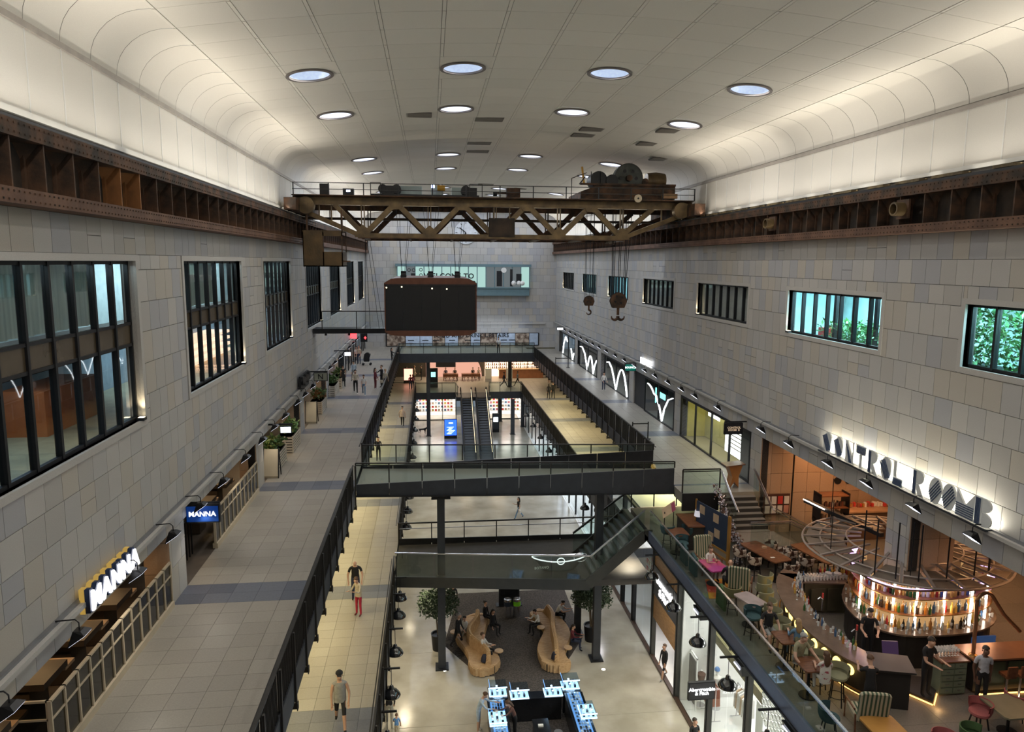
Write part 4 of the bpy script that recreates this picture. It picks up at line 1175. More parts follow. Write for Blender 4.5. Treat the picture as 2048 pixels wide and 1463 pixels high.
for (x, z, c) in ((.10, -1.42, (1, .9, .6)), (.88, -1.45, (1, .9, .6)), (-2.3, -1.38, (.8, .8, .6)), (-1.5, -1.34, (.7, .7, .6))):
    MB().ball((x, py0 + .02, z), .045, 8).build('bulb_or_glint', emis('pod_glint', (1, .9, .6), 1.6), t, smooth=True)  # glowing balls on the pod front stand in for reflected lights

# gangway to the pod
t = thing('pod_gangway', 'black glass sided gangway from the left wall to the hanging pod', 'gangway', (-4.8, 45.6, -4.3))
MB().box(XL + .05, -2.45, 45.3, 46.6, -4.42, -4.12).build('deck', BLACK, t)
glass_rail(t, (XL + .6, 45.32), (-2.45, 45.32), -4.12, -4.12, -3.05, -3.05, 2, WGLASS, True, RAILM, handrail=False)
for x in (-6.4, -5.0): MB().lathe([(.05, 0), (.08, -.06), (.08, -.12), (.001, -.12)], (x, 45.4, -4.42), 10).build('down_light', BLACK, t)
for x0, x1 in ((-3.6, -3.7), (-3.5, -3.15), (-3.6, -4.0), (-3.35, -2.9)):
    MB().tube([(x1, 45.4, -4.2), (x0, 42, 1.2)], .012, 4).build('stay_wire', BLACK, t)

# ================================================================== WALL LAMPS, PENDANTS
SHADE = mat('lamp_black', (0.012, 0.012, 0.014), 0.35, 0.3, var=0.1)
def wall_lamp(x, y, z, sg, label, first=[None, None], lit=True):
    i = 0 if sg > 0 else 1
    if first[i] is None:
        t = thing('wall_lamp', label, 'lamp', (x, y, z), group='black floodlights on the left ledge' if sg > 0 else 'black floodlights on the right ledge')
        MB().tube([(-.0 * sg, 0, .08), (.35 * sg, 0, .10), (.42 * sg, 0, .03), (.42 * sg, 0, -.12)], .014, 6).build('bracket', SHADE, t, world=False)
        # trapezoid hood: narrow at the top, open face towards the wall and down
        mb = MB().add([(.34 * sg, -.10, -.10), (.48 * sg, -.10, -.10), (.48 * sg, .10, -.10), (.34 * sg, .10, -.10),
                       (.25 * sg, -.17, -.40), (.58 * sg, -.17, -.17), (.58 * sg, .17, -.17), (.25 * sg, .17, -.40)],
                      [(0, 1, 2, 3), (0, 4, 5, 1), (1, 5, 6, 2), (2, 6, 7, 3), (3, 7, 4, 0)])
        hd_ = mb.build('hood', SHADE, t, world=False)
        MB().add([(.27 * sg, -.15, -.392), (.57 * sg, -.15, -.183), (.57 * sg, .15, -.183), (.27 * sg, .15, -.392)], [(0, 1, 2, 3)]).build('lens', LENSB, hd_, world=False)
        first[i] = t; return t
    return dup(first[i], (x, y, z), label=label)
LENSB = emis('cool_lens', (0.80, 0.84, 1.0), 3.0)
LY = [11.5, 13.85, 16.65, 19.0, 21.3, 23.7, 26.6, 29.3, 31.6, 34.0, 37.3, 39.5, 42.1, 44.5, 47.0, 49.5, 52.2, 55.1, 58, 61.4, 64.5, 68]
ORD = ['first', 'second', 'third', 'fourth', 'fifth', 'sixth', 'seventh', 'eighth', 'ninth', 'tenth', 'eleventh', 'twelfth', 'thirteenth', 'fourteenth', 'fifteenth', 'sixteenth', 'seventeenth', 'eighteenth', 'nineteenth', 'twentieth', 'twenty-first', 'twenty-second', 'twenty-third', 'twenty-fourth', 'twenty-fifth', 'twenty-sixth']
for i, y in enumerate(LY):
    wall_lamp(XL + .05, y, LEDL - .02, 1, 'black floodlight on a bent bracket, %s from the front along the left ledge' % ORD[i])
    if i % 2 == 0 and i < 14: lamp('SPOT', 'ledge_lamp', (XL + .5, y, LEDL - .5), 34, (1, .90, .74), .08, direction=(.25, 0, -1), angle=2.2)
RY = [16.4, 18.7, 21.0, 23.3, 26.1, 28.5, 33.2, 36.3, 38.4, 40.7, 43.2, 45.4, 47.8, 50.4, 53.0, 55.8, 58.3, 60.7, 63.1, 65.7, 68.3, 71, 74]
for i, y in enumerate(RY):
    wall_lamp(XR - .05, y, LEDR + .02, -1, 'black floodlight with lit lens, %s from the front along the right ledge' % ORD[i])
    if y > 30 and i % 2 == 0: lamp('SPOT', 'ledge_lamp', (XR - .5, y, LEDR - .5), 26, (.92, .94, 1), .08, direction=(-.25, 0, -1), angle=2.2)

def pendant(x, y, z, label, zt, grp, first=[None]):
    """industrial dome shade, z = rim height"""
    if first[0] is None:
        t = thing('pendant_lamp', label, 'lamp', (x, y, z), group=grp)
        sh_ = MB().lathe([(.30, 0), (.31, .03), (.28, .10), (.20, .20), (.09, .26), (.07, .36), (.03, .40)], n=20).build('shade', mat('black_enamel', (0.008, 0.008, 0.009), 0.12, 0.0, var=0, coat=1.0), t, smooth=True, world=False)
        MB().ball((0, 0, .06), .07, 10).build('bulb_or_glint', emis('pendant_bulb', (1, .85, .62), 12), sh_, smooth=True, world=False)
        MB().tube([(0, 0, .38), (0, 0, 1.0)], .012, 6).build('stem', SHADE, t, world=False)
        MB().box(-.3, .3, -.03, .03, .98, 1.03).build('bracket', SHADE, t, world=False)
        first[0] = t
    else: t = dup(first[0], (x, y, z), label=label, group=grp)
    return t
PENL = [18.4, 20.8, 23.2, 25.9, 28.8, 30.4, 33.2, 39.0, 41.6, 44.2, 49.2, 53.6, 58, 62.5, 67, 71]
for i, y in enumerate(PENL):
    pendant(WLX + .28, y, -14.2 - .62 + .15, 'glossy black dome pendant, %s from the front under the left walkway edge' % ORD[i], W, 'black dome pendants under the left walkway')
    if i % 2 == 0: lamp('SPOT', 'pendant_glow', (WLX + .28, y, -14.7), 290, (1, .86, .60), .12, direction=(.12, 0, -1), angle=2.3)
PENR = [17.6, 20.3, 22.9, 25.5, 28.3, 31.5]
for i, y in enumerate(PENR):
    pendant(9.2, y, -13.2, 'glossy black dome pendant, %s from the front beneath the bar terrace edge' % ORD[i], T, 'black dome pendants under the terrace')
    lamp('SPOT', 'pendant_glow', (9.2, y, -13.25), 190, (1, .88, .64), .12, direction=(-.12, 0, -1), angle=2.3)
for i, y in enumerate([37.5, 42, 46.5, 51, 55.5, 60, 64.5, 69]):
    pendant(9.3, y, -14.95, 'glossy black dome pendant, %s along the far right walkway edge' % ORD[i], W, 'black dome pendants under the right walkway')
    if i % 2 == 0: lamp('SPOT', 'pendant_glow', (9.3, y, -15.0), 170, (.93, .93, 1), .12, direction=(-.12, 0, -1), angle=2.3)

# ================================================================== LEFT ARCADE
# food counter fronts behind cream framed glazing
OLVG = glass('olive_glazing', (0.30, 0.33, 0.25), 0.05, 0.8, 1.5)
def screen(y0, y1, n, z0, z1, x, name, label, ret=False):
    t = thing(name, label, 'screen', (x, y0, z0), group='cream framed screens in the left arcade')
    st = (y1 - y0) / n; zm = z0 + (z1 - z0) * .70
    MB().box(x - .10, x + .06, y0, y1, z0, z0 + .17).build('plinth', CREAM, t)
    MB().box(x - .04, x + .03, y0, y1, z1 - .04, z1).build('top_rail', CREAM, t)
    MB().box(x - .03, x + .02, y0, y1, zm - .018, zm + .018).build('mid_rail', CREAM, t)
    for i in range(n + 1):
        y = y0 + i * st
        MB().box(x - .04, x + .03, y - .022, y + .022, z0 + .17, z1).build('mullion', CREAM, t)
    for i in range(n):
        for a, b in ((z0 + .17, zm - .018), (zm + .018, z1 - .04)):
            MB().box(x - .012, x, y0 + i * st + .022, y0 + (i + 1) * st - .022, a, b).build('pane', OLVG, t)
    if ret:
        MB().box(x - 1.6, x - .04, y0, y0 + .05, z1 - .04, z1).build('return_rail', CREAM, t)
        MB().box(x - 1.6, x - .04, y0, y0 + .05, zm - .02, zm + .02).build('return_rail', CREAM, t)
        MB().box(x - 1.6, x - .04, y0, y0 + .05, z0, z0 + .17).build('return_plinth', CREAM, t)
        for k in range(3): MB().box(x - 1.6 + k * .76, x - 1.55 + k * .76, y0, y0 + .05, z0, z1).build('mullion', CREAM, t)
        MB().box(x - 1.6, x - .05, y0 + .02, y0 + .03, z0 + .17, z1 - .04).build('pane', OLVG, t)
    return t
screen(13.45, 19.85, 12, GL, GL + 1.30, XL + .03, 'glazed_screen', 'long low cream framed glazed screen nearest the camera under the big lit letters', True)
screen(24.0, 30.0, 11, GL, GL + 1.30, XL + .03, 'glazed_screen', 'second cream framed glazed screen beyond the dark entrance')

TANW = mat('warm_panel', (0.30, 0.20, 0.12), 0.6, var=0.1)
ap = MB()
ap.box(XL - 3.2, XL - 3.1, YN, YB, GL - .1, SOF + .3); ap.box(XL - 3.2, XL - .34, YN, YB, SOF + .02, SOF + .3)
arc_back = ap.build('wall_arcade_left', mat('arcade_brown', (0.10, 0.065, 0.04), 0.7, var=0.2), kind='structure')
MB().box(XL - 3.2, XL, YN, YB, GL - .45, GL - .02).build('floor_arcade_left', mat('arcade_floor', (0.10, 0.08, 0.065), 0.6), kind='structure')
k = 0
for y0 in (12.2, 14.3, 16.0, 17.7, 25.2, 27.4):
    t = thing('counter_canopy', 'dark counter canopy with a warm lit shelf, %s along the left food counters' % ORD[k], 'canopy', (XL - 1.5, y0, -8.4), group='counter canopies in the left arcade')
    MB().box(XL - 2.6, XL - .5, y0, y0 + .95, -8.50, -8.36).build('canopy_slab', mat('canopy_dark', (0.035, 0.026, 0.02), 0.5), t)
    MB().box(XL - 2.6, XL - .55, y0 + .95, y0 + 1.35, -8.62, -8.55).build('shelf', TANW, t)
    lamp('AREA', 'counter_lamp', (XL - 1.3, y0 + 1.15, -7.65), 9, (1.0, 0.62, 0.28), .9, .2)
    MB().box(XL - 2.4, XL - .9, y0 + .2, y0 + .9, GL, GL + 1.0).build('counter', mat('counter_brown', (0.06, 0.045, 0.035), 0.5), t)
    k += 1
for y in (33, 36, 44, 48, 54): lamp('AREA', 'arcade_lamp', (XL - 1.2, y, -7.6), 22, (1.0, 0.72, 0.40), 1.2, .5)

# dark entrance between pillars: stacked bar chairs silhouettes
t = thing('entrance_gate', 'black folded gate inside the dark doorway under the blue sign', 'gate', (XL - .6, 22.6, GL))
for i in range(9): MB().box(XL - .62, XL - .58, 21.5 + i * .26, 21.53 + i * .26, GL, GL + 1.35).build('bar', BLACK, t)
MB().box(XL - .64, XL - .56, 21.4, 23.9, GL + 1.3, GL + 1.36).build('rail', BLACK, t)

# letters in relief on the left wall
NAVY = mat('navy_letter_side', (0.006, 0.022, 0.075), 0.4)
GOLD = emis('gold_edge', (1.0, 0.62, 0.12), 0.35)
LETW = emis('white_letter_face', (1.0, 0.98, 1.0), 2.6)
t = thing('illuminated_sign', 'large white glowing MANNA lettering with navy surround on the left wall', 'sign', (XL + .1, 16.1, -6.93))
cy, cz = 15.95, -6.90
hh = .56
text('MANNA', hh * 1.05, GOLD, (XL + .13, cy, cz), (0, 1, 0), (0, 0, 1), t, 'gold_outline', extrude=.05, offset=.062, spacing=1.2)
text('MANNA', hh * 1.05, NAVY, (XL + .22, cy, cz), (0, 1, 0), (0, 0, 1), t, 'navy_surround', extrude=.06, offset=.050, spacing=1.2)
text('MANNA', hh * 1.05, LETW, (XL + .31, cy, cz), (0, 1, 0), (0, 0, 1), t, 'lettering', extrude=.02, offset=.014, spacing=1.2)
for nme in ('gold_outline', 'navy_surround', 'lettering'):
    for o in t.children:
        if o.name.startswith(nme): o.scale = (1, 1.0, 1)
MB().box(XL, XL + .1, 15.0, 17.3, -6.95, -6.88).build('fixing_rail', BLACK, t)
pass

def blade_sign(x, y, zc, w, h, sg, name, label, face, txt, tm, size, arm=True, frame=BLACK, bright=None):
    """projecting sign, face towards -Y"""
    t = thing(name, label, 'sign', (x, y, zc))
    MB().box(x - w / 2, x + w / 2, y - .06, y + .06, zc - h / 2, zc + h / 2).build('sign_box', frame, t)
    MB().box(x - w / 2 + .04, x + w / 2 - .04, y - .072, y - .061, zc - h / 2 + .04, zc + h / 2 - .04).build('face', face, t)
    if txt: text(txt, size, tm, (x, y - .09, zc), (1, 0, 0), (0, 0, 1), t, extrude=.008, offset=.002, line=.85)
    wx = x - sg * (w / 2 + .45)
    if arm: MB().bar((wx, y, zc + h / 2 + .05), (x + sg * w / 2, y, zc + h / 2 + .05), .05, .06).build('arm', BLACK, t)
    return t
NAVF = mat('navy_sign_face', (0.004, 0.018, 0.085), 0.35, emit=(0.0, 0.05, 0.30), es=0.35)
blade_sign((-6.74, 21.5, -7.41)[0], 21.5, (-6.74, 21.5, -7.41)[2], .98, .55, 1, 'projecting_sign', 'dark blue projecting box sign with small white MANNA lettering', NAVF, 'MANNA', emis('sign_white', (1, 1, 1), 2.4), .21)
blade_sign(XL + .62, 44.0, -6.88, .82, .52, 1, 'projecting_sign', 'pale box sign with a black letter N above the left gallery', mat('pale_sign', (0.30, 0.32, 0.27), 0.6), 'N', BLACK, .44)
SCR = emis('screen_white', (0.85, 0.92, 1.0), 3.2)
for (px, y, z, lb) in ((XL + .75, 32.5, -7.45, 'small white lit screen on a black arm above the first planters'), (XL + 1.0, 55, -6.9, 'tiny white lit screen on a black arm far down the left gallery')):
    t = thing('hanging_screen', lb, 'screen', (px, y, z))
    MB().box(px - .25, px + .25, y - .04, y + .04, z - .16, z + .16).build('housing', BLACK, t)
    MB().box(px - .22, px + .22, y - .048, y - .041, z - .13, z + .13).build('display', SCR, t)
    MB().bar((px - 1.2, y, z + .24), (px + .3, y, z + .24), .08, .07).build('arm', BLACK, t)
REDL = emis('red_neon', (1.0, 0.05, 0.06), 3.0)
for (x, y, z, r, lb) in ((XL + .25, 66.5, -6.6, 1, 'red lit wall sign far down the left gallery'), (XL + 1.5, 63.0, -6.5, 0, 'black projecting sign with a red cross mark far down the left gallery')):
    t = thing('projecting_sign', lb, 'sign', (x, y, z))
    MB().box(x - .3, x + .3, y - .05, y + .05, z - .35, z + .35).build('sign_box', BLACK if not r else REDL, t)
    if not r:
        MB().box(x + .02, x + .22, y - .07, y - .05, z - .05, z + .03).build('red_mark', REDL, t); MB().box(x + .09, x + .15, y - .07, y - .05, z - .14, z + .12).build('red_mark', REDL, t)
# relief sign standing off the left wall (black, seen edge on)
t = thing('black_wall_sign', 'black openwork wall sign seen edge on above the left gallery', 'sign', (XL + .2, 41.0, -6.7))
MB().box(XL + .12, XL + .22, 39.6, 42.2, -7.0, -6.2).build('board', BLACK, t)
for i in range(5): MB().lathe([(.001, 0), (.24, 0), (.24, .12), (.001, .12)], (XL + .22, 39.9 + i * .5, -6.45 - .1 * (i % 2)), 12, axis='x').build('disc_letter', BLACK, t)

# planter boxes with foliage
LEAFM = [mat('leaf_%s' % n, c, 0.5, var=0.25, scale=6) for n, c in (('green', (0.05, 0.12, 0.03)), ('olive', (0.10, 0.14, 0.04)), ('dry', (0.22, 0.09, 0.03)), ('bright', (0.12, 0.32, 0.10)))]
def leaves(t, c, r, n, m, size=.10, name='foliage', flat=.7):
    mb = MB()
    for k in range(n):
        a = random.uniform(0, 2 * PI); u = random.random() ** .6 * r; h = random.uniform(-flat * r, flat * r)
        p = Vector((c[0] + u * math.cos(a), c[1] + u * math.sin(a), c[2] + h * (1 - .5 * u / r)))
        d = Vector((random.gauss(0, 1), random.gauss(0, 1), random.gauss(0.3, .6))).normalized()
        s = d.cross(Vector((random.gauss(0, 1), random.gauss(0, 1), random.gauss(0, 1)))).normalized()
        L = size * random.uniform(.7, 1.4); w = L * .28
        q = d.cross(s) * L * .12
        mb.add([p, p + d * L * .5 + s * w + q, p + d * L, p + d * L * .5 - s * w + q], [(0, 1, 2, 3)], random.randrange(len(m)))
    o = mb.build(name, m, t); o['kind'] = 'stuff'
    return o
def planter(x, y, L, w, h, label, dry=False):
    t = thing('slatted_planter', label, 'planter', (x, y, GL), group='white slatted planters in the left arcade')
    n = 6
    pw = mat('planter_white', (0.50, 0.45, 0.37), 0.55)
    MB().box(x - w / 2 + .03, x + w / 2 - .03, y - L / 2 + .03, y + L / 2 - .03, GL + .03, GL + h - .02).build('liner', DARKIN, t)
    for i in range(n):
        z = GL + .04 + i * (h - .04) / n; zh = (h - .04) / n * .62
        MB().box(x - w / 2, x + w / 2, y - L / 2 - .012, y - L / 2 + .012, z, z + zh).build('slat', pw, t)
        MB().box(x + w / 2 - .012, x + w / 2 + .012, y - L / 2, y + L / 2, z, z + zh).build('slat', pw, t)
    for (a, b) in ((-w / 2, -L / 2), (w / 2, -L / 2), (w / 2, L / 2), (0, -L / 2)):
        MB().box(x + a - .03, x + a + .03, y + b - .03, y + b + .03, GL, GL + h).build('corner_post', pw, t)
    MB().box(x - w / 2, x + w / 2, y - L / 2, y + L / 2, GL + h - .03, GL + h - .02).build('soil', DARKIN, t)
    leaves(t, (x, y, GL + h + .22), min(w, L) * .55, 130, [LEAFM[2], LEAFM[1]] if dry else LEAFM[:2], .22)
    leaves(t, (x, y + L * .25, GL + h + .3), min(w, L) * .5, 90, LEAFM[:2], .24)
planter(XL - .10, 33.6, 2.3, .75, .85, 'white slatted planter with green shrubs nearest the camera in the left arcade')
planter(XL - .05, 37.2, 2.0, .75, .85, 'white slatted planter with brown soil and twigs under the lit screen')
planter(XL + .02, 46.6, 2.0, .75, .80, 'white slatted planter with dry reddish leaves in the middle left arcade', True)
planter(XL + .10, 52.5, 2.2, .7, .80, 'white slatted planter with green leaves just before the glazed left shops')
planter(XL + .15, 56.0, 2.2, .7, .80, 'white slatted planter farthest along the left arcade')
for (y, lb) in ((32.2, 'white A-frame menu board by the first planter'), (43.2, 'tilted black framed menu stand with white poster')):
    t = thing('menu_board', lb, 'board', (XL + .2, y, GL))
    MB().add([(XL - .15, y - .3, GL + .1), (XL + .45, y - .3, GL + .1), (XL + .45, y - .05, GL + 1.25), (XL - .15, y - .05, GL + 1.25),
              (XL - .15, y - .26, GL), (XL + .45, y - .26, GL), (XL + .45, y - .01, GL + 1.25), (XL - .15, y - .01, GL + 1.25)],
             [(0, 1, 2, 3), (7, 6, 5, 4), (0, 4, 5, 1), (1, 5, 6, 2), (2, 6, 7, 3), (3, 7, 4, 0)]).build('panel', CREAM, t)
    MB().bar((XL - .17, y - .3, GL), (XL - .17, y - .04, GL + 1.3), .04).build('frame_side', BLACK, t)
    MB().bar((XL + .47, y - .3, GL), (XL + .47, y - .04, GL + 1.3), .04).build('frame_side', BLACK, t)
    MB().bar((XL + .47, y + .3, GL), (XL + .47, y - .02, GL + 1.3), .04).build('back_leg', BLACK, t)
    for k in range(5): MB().box(XL - .02, XL + .32, y - .22 + k * .03, y - .21 + k * .03, GL + .35 + k * .15, GL + .40 + k * .15).build('text_line', mat('print_grey', (0.12, 0.12, 0.12), 0.8), t)
# glazed shops at the far left
for k, (a, b) in enumerate(((51.85, 60.6), (61.9, 70.7), (71.8, 80.4))):
    t = thing('shop_glazing', 'black framed shop glazing %s along the far left gallery' % ['nearest', 'in the middle', 'last'][k], 'shopfront', (XL + .05, a, GL), group='left far shopfronts')
    if k == 0: a = 57.5
    n = 4
    for i in range(n + 1): MB().box(XL - .02, XL + .06, a + (b - a) * i / n - .04, a + (b - a) * i / n + .04, GL, SOF).build('mullion', BLACK, t)
    for i in range(n): MB().box(XL + .01, XL + .02, a + (b - a) * i / n + .05, a + (b - a) * (i + 1) / n - .05, GL + .03, SOF - .02).build('pane', WGLASS, t)
    lamp('AREA', 'shop_lamp', (XL - 1.3, (a + b) / 2, -7.6), 30, (1, .85, .85) if k else (.8, .9, 1), 2, 3)

# ================================================================== RIGHT ARCADE SHOPS
sb = MB()
sb.box(XR + 3.2, XR + 3.3, 30.4, YB, GR - .1, SOF + .3); sb.box(XR + .34, XR + 3.3, 30.4, YB, SOF + .02, SOF + .3)
sb.build('wall_arcade_right', mat('arcade_dark', (0.05, 0.05, 0.05), 0.8, var=0.15), kind='structure')
MB().box(XR, XR + 3.3, 30.4, YB, GR - .45, GR - .02).build('floor_arcade_right', FLR[3], kind='structure')
NEON = emis('white_neon', (0.92, 0.97, 1.0), 5.5)
def shopfront(k, a, b, n, label, x=XR, m=WGLASS, dark=True):
    t = thing('shop_glazing', label, 'shopfront', (x, a, GR), group='right gallery shopfronts')
    for i in range(n + 1): MB().box(x - .03, x + .06, a + (b - a) * i / n - .05, a + (b - a) * i / n + .05, GR, SOF).build('mullion', BLACK, t)
    MB().box(x - .03, x + .06, a, b, SOF - .12, SOF).build('head_frame', BLACK, t)
    MB().box(x - .03, x + .06, a, b, GR, GR + .08).build('sill_frame', BLACK, t)
    for i in range(n): MB().box(x + .01, x + .02, a + (b - a) * i / n + .06, a + (b - a) * (i + 1) / n - .06, GR + .09, SOF - .13).build('pane', m, t)
    return t
shopfront(1, 30.4, 39.5, 4, 'wide glazed front with yellow green curtain, nearest shop on the right gallery')
shopfront(2, 40.7, 46.6, 2, 'glazed front with a V shaped white neon curve beside the dark door')
shopfront(3, 50.6, 58.0, 2, 'glazed front with a tall M shaped white neon curve')
shopfront(4, 60.7, 68.2, 2, 'glazed front with two white neon bounces')
shopfront(5, 70.5, 77.5, 2, 'farthest glazed front with a white neon arc')
def parab(y0, y1, zb, zt, n=12):
    return [(y0 + (y1 - y0) * i / n, zt - (zt - zb) * (2 * i / n - 1) ** 2) for i in range(n + 1)]
def neon(name, lab, pts, x=XR - .02, r=.032):
    t = thing('neon_curve', lab, 'neon', (x, pts[0][0], pts[0][1]), group='bouncing ball neon curves on the right shopfronts')
    MB().tube([(x, a, b) for a, b in pts], r, 6).build('tube', NEON, t, smooth=True)
zb, zt = GR + .12, SOF - .35
neon('n', 'white neon line bouncing down and up on the nearest dark shopfront', [(46.0 - .45 * i, zt - .05 - .055 * i * i * .9) for i in range(6)][:4] + [(44.2, zt - .55), (43.4, -9.0), (42.9, zb), (42.5, -8.9), (41.8, -8.2), (41.0, -7.95)])
neon('n', 'white neon line with two high bounces on the second dark shopfront', [(57.2, -8.0), (56.6, -7.9), (55.6, -8.3), (54.8, -9.1), (54.2, zb)] + parab(54.2, 51.0, zb, -7.95, 12)[1:], r=.038)
neon('n', 'white neon line with falling bounces on the third dark shopfront', [(67.9, -7.95), (67.0, -7.9), (65.8, -8.4), (64.6, zb)] + parab(64.6, 62.2, zb, -8.3, 10)[1:] + [(61.7, -9.0), (61.0, -8.4)], r=.038)
neon('n', 'white neon arc on the farthest shopfront', [(77.0, zb), (76.5, -8.6), (75.5, -7.8), (74.4, -8.2)] , r=.042)
neon('n', 'short white neon curve near the foot of the farthest shopfront', [(72.5, -8.7), (71.6, zb), (71.0, -9.0)], r=.038)
t = thing('green_lit_sign', 'small turquoise lit plaque inside the neon shopfront', 'sign', (XR + .3, 43.7, -8.3))
MB().box(XR + .25, XR + .30, 43.2, 44.5, -8.5, -8.15).build('lit_plaque', emis('turquoise', (0.25, 0.85, 0.75), 2.2), t)
MB().box(XR + .25, XR + .30, 45.0, 45.15, -9.0, -8.0).build('lit_strip', emis('turquoise', (0.25, 0.85, 0.75), 2.2), t)
t = thing('rope_grid', 'pale beaded grid screen inside the neon shopfront', 'screen', (XR + .7, 41.5, -8.3))
for i in range(12): MB().box(XR + .7, XR + .72, 41.0 + i * .11, 41.03 + i * .11, -8.9, -7.8).build('strand', CREAM, t)
for i in range(10): MB().box(XR + .69, XR + .70, 41.0, 42.3, -8.9 + i * .12, -8.87 + i * .12).build('strand', CREAM, t)
# entrance portal with dark recess
MB().box(XR + .1, XR + 1.6, 46.6, 49.4, GR, SOF).build('wall_entrance_recess', BLACK, kind='structure')
GRNF = mat('green_sign_face', (0.0, 0.07, 0.05), 0.35, emit=(0.0, 0.35, 0.25), es=0.25)
blade_sign(XR - .55, 48.4, -7.15, .80, .52, -1, 'projecting_sign', 'dark green projecting sign with white BOUNCE lettering', GRNF, 'BOUNCE', emis('sign_mint', (0.8, 1, 0.95), 2.2), .19)
t = thing('wall_letters', 'white lit BOUNCE letters standing on the right wall ledge', 'sign', (XR - .12, 46.4, -6.55))
text('BOUNCE', .62, emis('sign_white', (1, 1, 1), 2.4), (XR - .12, 46.2, -6.55), (0, -1, 0), (0, 0, 1), t, extrude=.03, offset=.02, spacing=1.0)
CTF = mat('dark_sign_face', (0.02, 0.02, 0.025), 0.4)
blade_sign(XR - .62, 30.9, -7.42, .86, .52, -1, 'projecting_sign', 'black projecting sign with small tan CONTROL ROOM B lettering', CTF, 'CONTROL\nROOM  B', mat('tan_letter', (0.45, 0.35, 0.25), 0.5, emit=(0.6, 0.45, 0.3), es=.5), .13)
blade_sign(XR - .62, 75.5, -6.95, .7, .30, -1, 'projecting_sign', 'small white lit projecting sign at the far end of the right gallery', emis('sign_white', (1, 1, 1), 2.4), '', BLACK, .1)
# golden shop interior: curtains and lit poster
GOLDW = mat('golden_wall', (0.42, 0.38, 0.14), 0.6, var=0.08)
MB().box(XR + .35, XR + 2.9, 39.35, 39.45, GR, SOF).build('wall_shop_side', GOLDW, kind='structure')
MB().box(XR + 1.4, XR + 1.5, 30.5, 39.4, GR, SOF).build('wall_shop_back', mat('golden_pale', (0.55, 0.52, 0.30), 0.6, var=0.08), kind='structure')
for y in (32, 34.5, 37.5): lamp('AREA', 'shop_lamp', (XR + .8, y, SOF - .05), 34, (1, .88, .42), .8, 1.6)
t = thing('lit_poster', 'tall white lit poster frame inside the golden shop window', 'poster', (XR + .5, 33.0, -8.7))
MB().box(XR + .5, XR + .54, 31.9, 34.4, GR + .45, -7.62).build('frame', CREAM, t)
MB().box(XR + .485, XR + .5, 32.0, 34.3, GR + .5, -7.68).build('lit_sheet', emis('poster_white', (1, .98, .9), 3.2), t)
for k in range(6): MB().box(XR + .475, XR + .485, 32.4, 33.9, -8.0 - k * .2, -7.95 - k * .2).build('text_line', CREAM, t)
t = thing('lit_caption', 'small white lit caption above the poster in the golden shop window', 'sign', (XR + .4, 36.0, -7.8))
MB().box(XR + .38, XR + .42, 34.9, 36.4, -8.0, -7.65).build('lit_caption_panel', emis('poster_white', (1, .98, .9), 3.2), t)
# queue barriers on the right gallery
def barrier(x0, x1, y, label):
    t = thing('queue_barrier', label, 'barrier', (x0, y, GR), group='queue barriers on the right gallery')
    for x in (x0, x1):
        MB().lathe([(.001, .03), (.17, .03), (.17, 0), (.001, 0)], (x, y, GR), 14).build('base_disc', BLACK, t)
        MB().tube([(x, y, GR + .03), (x, y, GR + 1.0)], .035, 8).build('post', BLACK, t)
    MB().box(x0, x1, y - .01, y + .01, GR + .86, GR + .93).build('belt', BLACK, t)
barrier(11.25, 12.15, 38.9, 'near black belt barrier across the right gallery')
barrier(11.7, 12.9, 66.9, 'far black belt barrier across the right gallery')

# golden recess of the board, back wall features
t = thing('control_window', 'long teal framed bay window high on the far wall with WELCOME TO graphics', 'window', (3.7, YB - .1, -1.9))
TEAL = mat('teal_frame', (0.12, 0.20, 0.23), 0.5, var=0.06)
x0, x1 = -3.6, 11.1
MB().box(x0 - .2, x1 + .2, YB - .75, YB, -.55, -.25).build('head_moulding', TEAL, t)
MB().box(x0, x1, YB - .65, YB, -3.75, -2.85).build('sill_panel', TEAL, t)
MB().box(x0 - .1, x1 + .1, YB - .75, YB, -2.95, -2.80).build('sill_moulding', TEAL, t)
MINT = emis('mint_panel', (0.45, 0.72, 0.66), 0.75)
n = 15
for i in range(n + 1):
    xx = x0 + (x1 - x0) * i / n
    MB().box(xx - .05, xx + .05, YB - .66, YB - .56, -2.85, -.5).build('mullion', TEAL, t)
for i in range(n):
    a, b = x0 + (x1 - x0) * i / n + .05, x0 + (x1 - x0) * (i + 1) / n - .05
    dk = i in (1, 10, 11, 12, 13)
    MB().box(a, b, YB - .62, YB - .58, -2.8, -.55).build('pane', emis('graphic_grey', (0.16, 0.19, 0.20), 0.6) if dk else MINT, t)
for (a, b, z0, z1) in ((7.4, 8.0, -2.7, -1.0), (9.6, 10.2, -2.5, -1.3), (-2.1, -1.6, -2.6, -1.3), (8.9, 9.2, -2.7, -.8)):
    MB().box(a, b, YB - .69, YB - .66, z0, z1).build('graphic_block', BLACK, t)
for i, xx in enumerate((9.3, 9.9, 10.3)):
    MB().ball((xx, YB - .68, -2.35), .28, 8).build('graphic_block', WHITE, t)
for xx, zz in ((-2.3, -.95), (-1.8, -.95), (-1.0, -.9), (-1.0, -1.5)): MB().lathe([(.13, -.02), (.2, -.02), (.2, .02), (.13, .02)], (xx, YB - .7, zz), 12, axis='y').build('graphic_ring', BLACK, t)
MB().lathe([(.001, -.02), (.3, -.02), (.3, .02), (.001, .02)], (8.2, YB - .70, -.9), 14, axis='y').build('graphic_ring', WHITE, t)
text('WELCOME TO', .78, BLACK, (2.1, YB - .72, -1.6), (1, 0, 0), (0, 0, 1), t, extrude=.01, offset=.02, spacing=1.12)
